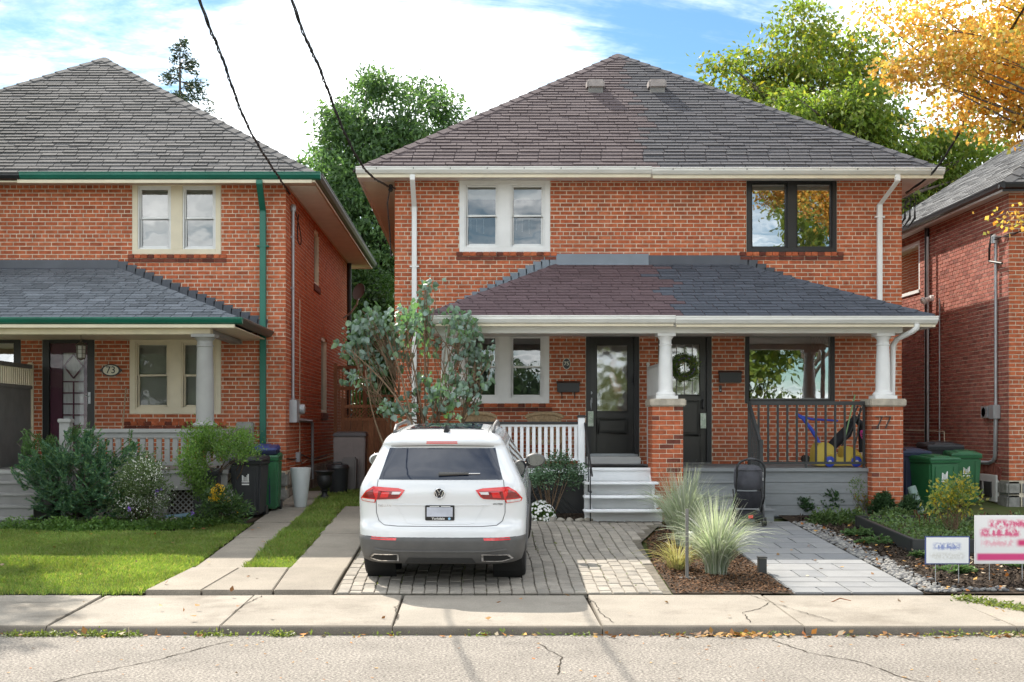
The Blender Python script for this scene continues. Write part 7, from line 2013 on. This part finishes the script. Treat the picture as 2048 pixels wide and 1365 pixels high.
# ------------------------------------------------------------------ shrubs
def shrub(name, label, basep, lobes, ncl, per, clr, lsize, ml, group=None, lwidth=.5, up=.4, stems=10, stemr=.012, cat='shrub', shell=.45, mst=None):
    basep = Vector(basep)
    t = thing(name, label, cat, basep, group)
    C, D = clusters(lobes, ncl, shell); C[:, 2] = np.maximum(C[:, 2], basep.z + .03)
    b = MB()
    for i in range(min(stems, ncl)): limb(b, basep + Vector((random.uniform(-.06, .06), random.uniform(-.05, .05), -.02)), C[i], stemr, stemr * .25, .12, 5, 6)
    b.build('stems', mst or m_twig, t, smooth='full')
    n = ncl * per; ci = np.repeat(np.arange(ncl), per)
    P = C[ci] + rng.normal(size=(n, 3)) * clr; P[:, 2] = np.maximum(P[:, 2], basep.z + .01)
    A = D[ci] * .6 + rng.normal(size=(n, 3)) * .6; A[:, 2] += up; A = unit(A)
    v, q = leaves(P, A, lsize, lwidth)
    npmesh('foliage', v, q, ml, t, kind='stuff')
    return t
def yew(label, px, py, lob, ns, L, ml, nl=.05, group=None):
    """bushy evergreen: feathered shoots pushing outwards and up"""
    p = gnd(px, py); lobes = lob
    t = thing('yew_shrub', label, 'shrub', p, group)
    C, D = clusters(lobes, ns, .55); C[:, 2] = np.maximum(C[:, 2], p.z + .06)
    b = MB(); Ps, As = [], []
    for i in range(ns):
        tip = Vector(C[i]); d = (tip - (p + Vector((0, 0, .05)))); d.normalize(); d = (d + Vector((random.gauss(0, .4), random.gauss(0, .4), .08 + random.gauss(0, .3)))).normalized()
        l = L * random.uniform(.6, 1.4); a = tip - d * l * .6; e = tip + d * l * .4 + Vector((0, 0, -.12 * l * random.random()))
        if i < 60: limb(b, p + Vector((random.uniform(-.15, .15), 0, 0)), a, .012, .004, .08, 5, 5)
        side = d.cross(Vector((random.gauss(0, .3), random.gauss(0, .3), 1))).normalized()
        m_ = 22
        for k in range(m_):
            tt_ = k / m_
            for sg in (-1, 1):
                Ps.append(a.lerp(e, tt_)); w_ = 1 - .55 * tt_
                As.append(d * .55 + side * sg * w_ + Vector((random.gauss(0, .12), random.gauss(0, .12), .15)))
    b.build('stems', m_trunk, t, smooth='full')
    v, q = leaves(np.array(Ps), unit(np.array([tuple(x) for x in As])), nl, .30, .02)
    npmesh('foliage', v, q, ml, t, kind='stuff')
    return t
l_yew = leafmat('yew_needle', [(0.036,0.091,0.055),(0.055,0.131,0.074),(0.082,0.166,0.088),(0.137,0.219,0.078)], .2, .55)
l_yew2 = leafmat('young_yew_needle', [(0.030,0.072,0.030),(0.053,0.110,0.042),(0.076,0.142,0.053)], .2, .55)
YY = 18.1
yew('large spreading dark green yew in front of the porch of house 73', 165, 1040, lobes_px([(150, 960, 80, 62), (90, 930, 50, 40), (220, 960, 62, 60), (160, 900, 60, 36), (110, 1000, 50, 34), (200, 1005, 60, 34), (55, 950, 26, 30), (265, 905, 20, 22)], YY, .3), 620, .26, l_yew)
# feathery outer shoots
yew('tall yew shoots standing beside the porch steps of house 73', 130, 1030, lobes_px([(80, 900, 34, 30), (60, 880, 14, 18), (255, 880, 16, 16), (160, 868, 40, 14)], YY + .2, .15), 70, .30, leafmat('yew_tip', [(0.05,0.10,0.035),(0.075,0.14,0.045)], .25, .5))
shrub('flowering_shrub', 'bushy green plant speckled with tiny white flowers beside the yew', gnd(285, 1040), lobes_px([(280, 950, 34, 36), (255, 1000, 40, 34), (310, 985, 30, 34), (300, 930, 20, 20)], 17.9, .2), 150, 40, .07, .042, leafmat('grey_green_leaf', [(0.06,0.10,0.04),(0.10,0.145,0.06),(0.14,0.18,0.09)], .3), None, .5, .3)
shrub('flower_spray', 'spray of tiny white flowers over the plant beside the yew', gnd(290, 1042), lobes_px([(285, 945, 36, 34), (255, 985, 40, 34), (315, 975, 28, 36), (300, 1010, 40, 24)], 17.75, .15), 110, 11, .055, .020, leafmat('white_petal', [(0.62,0.62,0.55),(0.74,0.73,0.68),(0.5,0.52,0.44)], .3, .6, (1.1, 1.1, 1)), None, .9, .6, stems=24, stemr=.005, cat='flowers')
shrub('clipped_shrub', 'fresh green shrub with a lopsided top in front of the porch column of house 73', gnd(405, 1022), lobes_px([(440, 885, 62, 28), (400, 880, 38, 30), (490, 890, 30, 24), (385, 925, 30, 36), (470, 905, 42, 16), (400, 960, 28, 30)], 18.15, .2), 230, 42, .055, .038, leafmat('boxwood_leaf', [(0.071,0.144,0.031),(0.115,0.216,0.043),(0.172,0.273,0.057),(0.086,0.172,0.036)], .35), None, .45, .9, stems=34, stemr=.014)
shrub('goldenrod', 'leafy green plant below the clipped shrub', gnd(450, 1045), lobes_px([(450, 1005, 36, 26), (475, 1020, 24, 18), (430, 1020, 26, 18)], 17.75, .12), 60, 22, .045, .075, leafmat('lance_leaf', [(0.04,0.085,0.025),(0.07,0.12,0.035),(0.05,0.10,0.05)], .3), None, .28, .5, stems=16, stemr=.005, cat='plant')
shrub('goldenrod', 'plume of bright yellow goldenrod flowers at the foot of the clipped shrub', gnd(440, 1042), lobes_px([(437, 985, 12, 14), (432, 1003, 14, 8), (455, 1008, 10, 8), (478, 1025, 6, 6)], 17.7, .08), 36, 22, .018, .018, leafmat('yellow_petal', [(0.70,0.42,0.02),(0.78,0.52,0.03)], .25, .6, (1.2, 1.1, .6)), None, .8, .5, stems=14, stemr=.004, cat='flowers')
shrub('bellflower', 'few violet bellflowers in the left flower bed', gnd(330, 1045), lobes_px([(318, 982, 5, 4), (258, 1018, 3, 3), (385, 1025, 3, 3)], 17.6, .05), 10, 9, .012, .024, leafmat('violet_petal', [(0.25,0.12,0.55),(0.32,0.18,0.62)], .3, .6, (1.2, 1, 1.4)), None, .8, .3, stems=8, stemr=.003, cat='flowers')
# ground cover in the left bed
def cover(name, label, poly, n, size, ml, hmax=.10, cat='plants', width=.6, z0=.02):
    xs = [p[0] for p in poly]; ys_ = [p[1] for p in poly]
    P = np.column_stack([rng.uniform(min(xs), max(xs), n * 2), rng.uniform(min(ys_), max(ys_), n * 2)])
    def inside(x, y):
        c = False; j = len(poly) - 1
        for i in range(len(poly)):
            xi, yi = poly[i]; xj, yj = poly[j]
            if (yi > y) != (yj > y) and x < (xj - xi) * (y - yi) / (yj - yi) + xi: c = not c
            j = i
        return c
    P = P[[inside(*p) for p in P]][:n]
    z = np.array([gz(y) for y in P[:, 1]]) + z0 + rng.uniform(0, 1, len(P)) ** 1.6 * hmax * (.6 + .8 * np.sin(P[:, 0] * 5.1) ** 2 * np.cos(P[:, 1] * 4.3) ** 2)
    P = np.column_stack([P, z])
    A = rng.normal(size=(len(P), 3)); A[:, 2] = np.abs(A[:, 2]) * .6; A = unit(A)
    v, q = leaves(P, A, size, width)
    o = npmesh(name, v, q, ml, loc=(poly[0][0], poly[0][1], gz(poly[0][1])), kind='stuff')
    o['label'] = label; o['category'] = cat
    return o
l_cover = leafmat('ground_cover_leaf', [(0.063,0.133,0.031),(0.112,0.196,0.042),(0.084,0.161,0.049),(0.140,0.224,0.056)], .35)
cover('ground_cover', 'low green ground cover along the edge of the left flower bed', [(-7.2, 17.55), (-5.6, 17.45), (-4.0, 17.7), (-3.4, 18.4), (-3.5, 18.6), (-4.5, 18.2), (-7.2, 18.1)], 9000, .045, l_cover, .16)

# small tree-peony shrub, chrysanthemums by the white steps
shrub('peony_shrub', 'small open shrub with lobed grey-green leaves left of the white steps', (xat(1100, 18.95), 18.95, gz(18.95)), lobes_px([(1105, 945, 40, 20), (1140, 940, 26, 14), (1120, 920, 26, 12), (1085, 960, 24, 10), (1150, 965, 16, 8)], 18.85, .2), 90, 26, .045, .045, leafmat('peony_leaf', [(0.058,0.111,0.065),(0.091,0.156,0.091),(0.117,0.189,0.111),(0.072,0.130,0.072)], .25), None, .5, .1, stems=12, stemr=.012)
mp0 = Vector((xat(1082, 18.85), 18.85, gz(18.85)))
t = thing('chrysanthemum', 'round mound of white chrysanthemums in front of the left porch', 'flowers', mp0)
n = 1500; d = unit(np.column_stack([rng.normal(size=(n, 2)), np.abs(rng.normal(size=n))])); P = np.array(mp0) + d * np.array([.22, .2, .30]) * rng.uniform(.6, .96, n)[:, None]
v, q = leaves(P, unit(d + rng.normal(size=(n, 3)) * .4), .045, .5); npmesh('foliage', v, q, l_cover, t, kind='stuff')
fl_ = []
for k in range(170):
    d_ = Vector((random.gauss(0, 1), random.gauss(-.3, 1), abs(random.gauss(0, 1)) * .9)).normalized(); c = mp0 + Vector((d_.x * .23, d_.y * .21, d_.z * .31)); up_ = d_
    q1 = up_.orthogonal().normalized(); q2 = up_.cross(q1); r_ = random.uniform(.018, .028)
    b = MB(); pts = [c + up_ * .008] + [c + (q1 * math.cos(a) + q2 * math.sin(a)) * r_ * (1 if j % 2 else .72) for j, a in enumerate(np.linspace(0, 2 * math.pi, 14, endpoint=False))]
    b.add(pts, [(0, 1 + j, 1 + (j + 1) % 14) for j in range(14)]); b.build('flower', mat('white_bloom', (0.78,0.78,0.74), 0.7, 0.05), t, fixn=False)

# ornamental grasses
def grass_clump(label, px, py, nb, L, spread, group, cols):
    p = gnd(px, py)
    t = thing('ornamental_grass', label, 'grass', p, group)
    m = leafmat(cols[0], cols[1], .4, .5, (1.2, 1.3, .9))
    K = 9
    a = rng.uniform(0, 2 * np.pi, nb); l = L * rng.uniform(.45, 1.1, nb); sp_ = spread * rng.uniform(.15, 1.1, nb); w_ = rng.uniform(.003, .006, nb)
    r0 = rng.uniform(0, .12, nb)
    tt = np.linspace(0, 1, K)
    out_ = (sp_[:, None] * (tt ** 1.7)[None]) * l[:, None] + r0[:, None]
    hgt = l[:, None] * (tt[None] * (1 - .18 * sp_[:, None]) - .55 * sp_[:, None] * tt[None] ** 3.2)
    X = p.x + np.cos(a)[:, None] * out_; Yv_ = p.y + np.sin(a)[:, None] * out_; Z = p.z + np.maximum(hgt, .005 * tt[None])
    ctr = np.stack([X, Yv_, Z], 2)
    side = np.stack([-np.sin(a), np.cos(a), np.zeros(nb)], 1) + rng.normal(size=(nb, 3)) * .4
    ww = (w_[:, None] * (1 - tt[None] ** 2 * .85))[:, :, None]
    Lv = ctr + unit(side)[:, None] * ww; Rv = ctr - unit(side)[:, None] * ww
    V = np.stack([Lv, Rv], 2).reshape(-1, 3)
    o = (np.arange(nb)[:, None] * 2 * K + np.arange(K - 1)[None] * 2).reshape(-1, 1)
    npmesh('blades', V, o + np.array([0, 1, 3, 2]), m, t, kind='stuff')
gcol = ('striped_grass', [(0.340,0.380,0.259),(0.471,0.490,0.397),(0.223,0.294,0.159),(0.589,0.564,0.557),(0.157,0.245,0.120)])
G = 'ornamental grasses beside the slab walk'
grass_clump('front clump of tall arching variegated grass beside the slab walk', 1432, 1150, 900, 1.0, .70, G, gcol)
grass_clump('rear clump of tall arching variegated grass in front of the middle pier', 1370, 1095, 1000, 1.15, .60, G, gcol)
grass_clump('third clump of arching grass nearest the white steps', 1350, 1060, 420, .95, .7, G, gcol)
grass_clump('low yellowing grass tuft behind the stake light', 1355, 1140, 260, .48, .9, G, ('tan_grass', [(0.40,0.32,0.12),(0.46,0.40,0.20),(0.26,0.28,0.10)]))
# young yews and perennials along porch 77
G = 'young yews in front of porch 77'
for (px, py, lab, sc2) in ((1602, 1030, 'rounded young yew nearest the grey steps of house 77', 1.0), (1658, 1028, 'upright young yew with a tall leader in front of the porch boards', 1.15), (1765, 1035, 'young yew at the foot of pier 77', .9), (1822, 1040, 'young yew in front of the navy bin', .9)):
    p = gnd(px, py); Yq = p.y
    yew(lab, px, py, lobes_px([(px, py - 24 * sc2, 22 * sc2, 24 * sc2), (px - 8, py - 14, 16, 12), (px + 10, py - 18, 14, 14), (px + 4, py - 46 * sc2, 8, 12)], Yq, .08), 520, .12, l_yew2, .05, G)
l_per = leafmat('perennial_leaf', [(0.06,0.11,0.04),(0.09,0.15,0.05),(0.12,0.17,0.06),(0.05,0.09,0.04)], .3)
G = 'perennials in the mulch bed of house 77'
for (px, py, w_, h_, ml, lab) in ((1725, 1030, 26, 26, leafmat('lime_per', [(0.14,0.18,0.04),(0.20,0.21,0.05),(0.10,0.15,0.04),(0.35,0.14,0.03)], .35), 'yellow-green perennial with a few red leaves below pier 77'), (1655, 1050, 34, 14, l_per, 'low grey-green perennial at the gravel edge near the porch'), (1700, 1050, 34, 16, l_per, 'low leafy perennial behind the raised bed corner'), (1790, 1045, 40, 14, l_per, 'broad low perennial between the raised bed and the bins'), (1850, 1050, 34, 12, l_per, 'low green perennial in front of the front green bin')):
    p = gnd(px, py); shrub('perennial', lab, p, lobes_px([(px, py - h_ * .7, w_, h_), (px - w_ * .5, py - h_ * .4, w_ * .6, h_ * .6)], p.y, .1), 60, 20, .035, .05, ml, G, .55, .5, stems=10, stemr=.004, cat='plant')
shrub('wispy_shrub', 'thin wispy shrub tip rising beside pier 77', gnd(1730, 1030), lobes_px([(1712, 975, 14, 18), (1722, 955, 8, 10)], 18.9, .05), 22, 9, .03, .035, l_per, None, .5, .2, stems=12, stemr=.004)
G = 'junipers along the gravel edge'
for (px, py, lab) in ((1715, 1075, 'feathery juniper at the left corner of the raised bed'), (1748, 1092, 'feathery juniper in front of the raised bed'), (1912, 1150, 'sunlit feathery juniper below the small lawn sign'), (1855, 1118, 'low juniper left of the small lawn sign'), (2045, 1140, 'feathery juniper at the right edge below the large sign')):
    p = gnd(px, py); yew(lab, px, py, lobes_px([(px, py - 6, 34, 9), (px + 12, py - 10, 20, 8)], p.y, .12), 90, .14, leafmat('juniper_needle', [(0.06,0.12,0.05),(0.09,0.16,0.06),(0.12,0.19,0.07)], .25), .035, G)
shrub('yellowing_shrub', 'open shrub with green and yellow leaves in front of the green bins', (xat(1908, 16.6), 16.6, gz(16.6) + .1), lobes_px([(1905, 985, 40, 26), (1930, 1000, 32, 30), (1880, 1005, 30, 24), (1920, 960, 22, 12), (1890, 1030, 26, 16)], 16.6, .15), 120, 8, .04, .058, leafmat('turning_leaf', [(0.10,0.16,0.04),(0.14,0.20,0.05),(0.30,0.28,0.06),(0.45,0.33,0.04),(0.12,0.17,0.07),(0.20,0.25,0.10)], .4), None, .55, .3, stems=22, stemr=.007, shell=.2)
cover('bed_plants', 'strawberry-like green plants inside the black raised bed', [(5.56, 15.7), (8.5, 15.7), (8.5, 17.85), (5.56, 17.85)], 5200, .05, l_per, .14, 'plants', .65, .12)
G = 'dried seed stalks in the raised bed'
t = thing('dried_stalks', 'brown dried seed stalks standing in the raised bed', 'stalks', (6.8, 17.3, gz(17.3) + .12))
for k in range(22):
    x, y = random.uniform(5.9, 7.6), random.uniform(16.8, 17.7); h_ = random.uniform(.12, .26); z = gz(y) + .12
    MB().tube([(x, y, z), (x + random.uniform(-.03, .03), y, z + h_ * .6), (x + random.uniform(-.04, .04), y, z + h_)], [.003, .005, .012], 5).build('stalk', m_bark, t)

# ------------------------------------------------------------------ lawn, weeds, mulch, pebbles, fallen leaves
def blades(name, poly_fn, xr, yr, n, h, ml, z0=.01):
    X = rng.uniform(*xr, n); Yb = rng.uniform(*yr, n)
    keep = poly_fn(X, Yb); X, Yb = X[keep], Yb[keep]; n = len(X)
    Z = np.where(Yb < BACK, .09, .11 + SLOPE * (np.minimum(Yb, FLATY) - BACK)) + z0
    patch_ = .75 + .35 * np.sin(X * 2.3 + np.sin(Yb * 1.7) * 2) * np.cos(Yb * 2.9 + X)
    hh = h * rng.uniform(.5, 1.2, n) * patch_; a = rng.uniform(0, 2 * np.pi, n); lean = rng.uniform(.1, .9, n) * hh; w_ = rng.uniform(.003, .0055, n)
    b0 = np.column_stack([X, Yb, Z]); sd = np.column_stack([-np.sin(a), np.cos(a), np.zeros(n)]) * w_[:, None]; dr = np.column_stack([np.cos(a), np.sin(a), np.zeros(n)])
    mid = b0 + dr * (lean * .35)[:, None] + np.array([0, 0, 1]) * (hh * .6)[:, None]; tip = b0 + dr * lean[:, None] + np.array([0, 0, 1]) * (hh)[:, None]
    V = np.stack([b0 - sd, b0 + sd, mid + sd * .7, tip], 1)
    V = np.stack([b0 - sd, b0 + sd, tip, mid - sd * .7], 1).reshape(-1, 3)
    return npmesh(name, V, np.arange(n * 4).reshape(-1, 4), ml, kind='stuff')
l_grass = leafmat('lawn_grass', [(0.290,0.268,0.105),(0.120,0.211,0.041),(0.186,0.283,0.058),(0.261,0.348,0.081),(0.152,0.248,0.050),(0.370,0.348,0.135)], .35, .5, (1.5, 1.5, .7))
edge = lambda y: np.where(y < 14.46, -3.47 + (y - 13) * .12, np.where(y < 17.6, -3.29, -3.29 - (y - 17.6) * .0))
tag(blades('lawn_grass', lambda X, Y: (Y > 12.985 + .02 * np.sin(X * 17) + .015 * np.sin(X * 41)) & (X < edge(Y) + .03 * np.sin(Y * 21)) & ~((Y > 17.5) & (X < -4.2)), (-8.2, -3.2), (12.95, 18.2), 150000, .062, l_grass), 'short green lawn in front of house 73', 'grass')
tag(blades('strip_grass', lambda X, Y: (X < -2.15 + .04 * np.sin(Y * 9)) | (Y > 20.5), (-2.70, -1.52), (14.46, 23.5), 42000, .072, l_grass), 'green grass strip between the two concrete drive strips', 'grass')
l_weed = leafmat('weed_leaf', [(0.10,0.15,0.03),(0.15,0.19,0.04),(0.20,0.21,0.06),(0.08,0.13,0.03)], .35)
def scatter(name, label, X, Yb, Z, size, ml, cat, width=.6, flat=.35):
    n = len(X); P = np.column_stack([X, Yb, Z]); A = rng.normal(size=(n, 3)); A[:, 2] *= flat; A = unit(A); roll = np.column_stack([rng.normal(0, flat, n), rng.normal(0, flat, n), np.ones(n)])
    v, q = leaves(P, A, size, width, .1, roll)
    return tag(npmesh(name, v, q, ml, kind='stuff'), label, cat)
gzv = np.vectorize(gz)
n = 5200
X = np.concatenate([rng.uniform(-8, -1.6, n), rng.normal(5.6, .9, 1200), rng.uniform(-1.5, 4, 500), rng.uniform(5, 8.5, 500)])
Yw = KERB - .03 - np.abs(rng.normal(0, .045, len(X))); clump = (np.sin(X * 3.1) + np.sin(X * 7.7 + 1) + rng.normal(0, .6, len(X))) > .1
scatter('kerb_weeds', 'straggling green weeds along the foot of the kerb', X[clump], Yw[clump], .005 + np.abs(rng.normal(0, .018, clump.sum())), .035, l_weed, 'weeds', .5, .8)
n = 1100; X = 4.95 + rng.normal(0, .06, n) + np.linspace(0, .55, n); Yw = np.linspace(12.75, 11.7, n) + rng.normal(0, .05, n)
scatter('joint_weeds', 'weeds growing along the slanting joint of the right-hand pavement', X, Yw, gzv(Yw) + np.abs(rng.normal(0, .02, n)), .04, l_weed, 'weeds', .5, .8)
# weeds and moss in the paver joints
n = 1500; ci = rng.integers(0, 27, n); X = -1.455 + ci * pw + rng.normal(0, .006, n); Yw = rng.uniform(13.05, 18.4, n); k = (np.sin(ci * 2.7) + np.sin(Yw * 2.1 + ci) > .55)
scatter('paver_moss', 'moss and tiny weeds in the joints of the paved drive', X[k], Yw[k], gzv(Yw[k]) + .016 + np.abs(rng.normal(0, .008, k.sum())), .022, l_weed, 'moss', .6, .7)
l_fall = leafmat('fallen_leaf', [(0.30,0.10,0.025),(0.42,0.17,0.03),(0.22,0.11,0.05),(0.50,0.28,0.06),(0.16,0.09,0.05),(0.48,0.40,0.28)], .1, .8, (1, 1, 1))
X = np.concatenate([rng.uniform(-7, 8, 120), rng.normal(2.3, .3, 80), rng.normal(5.6, .8, 120), rng.normal(4.0, .6, 40)]); Yw = KERB - .05 - np.abs(rng.normal(0, .06, len(X)))
scatter('fallen_leaves', 'orange and brown fallen leaves gathered along the kerb', X, Yw, .008 + np.abs(rng.normal(0, .012, len(X))), .065, l_fall, 'leaves', .7, .4)
X = rng.uniform(-7, 8, 230); Yw = rng.uniform(7.5, 11.0, 230)
scatter('fallen_leaves', 'scattered dry leaves and crumbs on the road', X, Yw, np.full(230, .008), .038, l_fall, 'leaves', .6, .15)
X = np.concatenate([rng.uniform(4.7, 8.6, 420), rng.uniform(3.4, 4.6, 14), rng.uniform(-8, -2.2, 60), rng.uniform(-7, 7, 26)]); Yw = np.concatenate([rng.uniform(13.05, 18.5, 420), rng.uniform(13.2, 18, 14), rng.uniform(13.1, 18, 60), rng.uniform(11.4, 12.9, 26)])
scatter('fallen_leaves', 'orange fallen leaves lying over the mulch bed and lawn', X, Yw, gzv(Yw) + np.where(X > 4.7, .05, np.where(X < -2, .05, .03)), .06, l_fall, 'leaves', .7, .3)
def chips(name, label, xr, yr, n, size, m, fn=None, cat='mulch'):
    X = rng.uniform(*xr, n); Yb = rng.uniform(*yr, n)
    if fn is not None: k = fn(X, Yb); X, Yb = X[k], Yb[k]
    n = len(X); P = np.column_stack([X, Yb, gzv(Yb) + .014 + rng.uniform(0, .022, n)])
    A = rng.normal(size=(n, 3)); A[:, 2] *= .35; A = unit(A); roll = np.column_stack([rng.normal(0, .4, n), rng.normal(0, .4, n), np.ones(n)])
    v, q = leaves(P, A, size, .5, .12, roll)
    return tag(npmesh(name, v, q, m, kind='stuff'), label, cat)
chips('mulch_chips', 'black bark mulch covering the front garden of house 77', (4.85, 9.0), (13.15, 19.3), 26000, .05, m_mulch)
chips('mulch_chips', 'brown bark mulch around the ornamental grasses', (2.08, 3.3), (13.05, 18.5), 9000, .04, m_bark, lambda X, Y: X > 2.1 + np.maximum(0, (Y - 14.7) * .09) + np.maximum(0, Y - 16.7) * .2)
chips('soil_crumbs', 'dark soil crumbs in the bed below the left porch', (-.2, 1.72), (18.78, 19.4), 2500, .035, m_mulch, None, 'soil')
# river pebbles beside the walk
ico = bmesh.new(); bmesh.ops.create_icosphere(ico, subdivisions=1, radius=1); iv = np.array([v.co for v in ico.verts]); iq = np.array([[v.index for v in f.verts] for f in ico.faces]); ico.free()
n = 1700
X = np.concatenate([rng.normal(4.83, .085, 1250), rng.uniform(4.75, 8.6, 450)]); Yp = np.concatenate([rng.uniform(13.05, 18.5, 1250), 13.12 + np.abs(rng.normal(0, .09, 450))])
X = np.maximum(X, 4.70)
r_ = rng.uniform(.014, .034, n); ang = rng.uniform(0, np.pi, n)
sv = iv[None] * np.stack([r_ * rng.uniform(1, 1.5, n), r_, r_ * .62], 1)[:, None]
ca, sa = np.cos(ang)[:, None], np.sin(ang)[:, None]
V = np.stack([sv[:, :, 0] * ca - sv[:, :, 1] * sa, sv[:, :, 0] * sa + sv[:, :, 1] * ca, sv[:, :, 2]], 2) + np.column_stack([X, Yp, gzv(Yp) + .025])[:, None]
tag(npmesh('river_pebbles', V.reshape(-1, 3), (iq[None] + (np.arange(n) * len(iv))[:, None, None]).reshape(-1, 3), m_pebble, kind='stuff', smooth=True), 'grey river pebbles along the right edge of the slab walk', 'pebbles')
# wreath on door 77
c = at(1370, 735, YF - .03)
t = thing('door_wreath', 'round green leafy wreath hanging on the glass of door 77', 'wreath', c)
b = MB().tube([(c.x + .15 * math.cos(a), YF - .02, c.z + .15 * math.sin(a)) for a in np.linspace(0, 2 * math.pi, 25)], .03, 8, False); b.build('ring', m_twig, t, smooth=60)
n = 1300; a = rng.uniform(0, 2 * np.pi, n); rr_ = .155 + rng.normal(0, .035, n)
P = np.column_stack([c.x + rr_ * np.cos(a), YF - .03 + rng.normal(0, .025, n), c.z + rr_ * np.sin(a)]); A = unit(np.column_stack([np.cos(a + .9), rng.normal(-.4, .4, n), np.sin(a + .9)]) + rng.normal(size=(n, 3)) * .35)
v, q = leaves(P, A, .055, .4); npmesh('leaves', v, q, leafmat('wreath_leaf', [(0.078,0.168,0.052),(0.182,0.280,0.078),(0.312,0.364,0.104),(0.104,0.196,0.065)], .15), t, kind='stuff')
b = MB()
for k in range(26):
    a_ = random.uniform(0, 6.28); b.lathe([(0, -.012), (.010, -.006), (.012, 0), (.008, .008), (0, .012)], (c.x + .16 * math.cos(a_), YF - .075, c.z + .16 * math.sin(a_)), 6)
b.build('berries', mat('lilac_berry', (0.24,0.20,0.42), 0.5), t, kind='stuff')
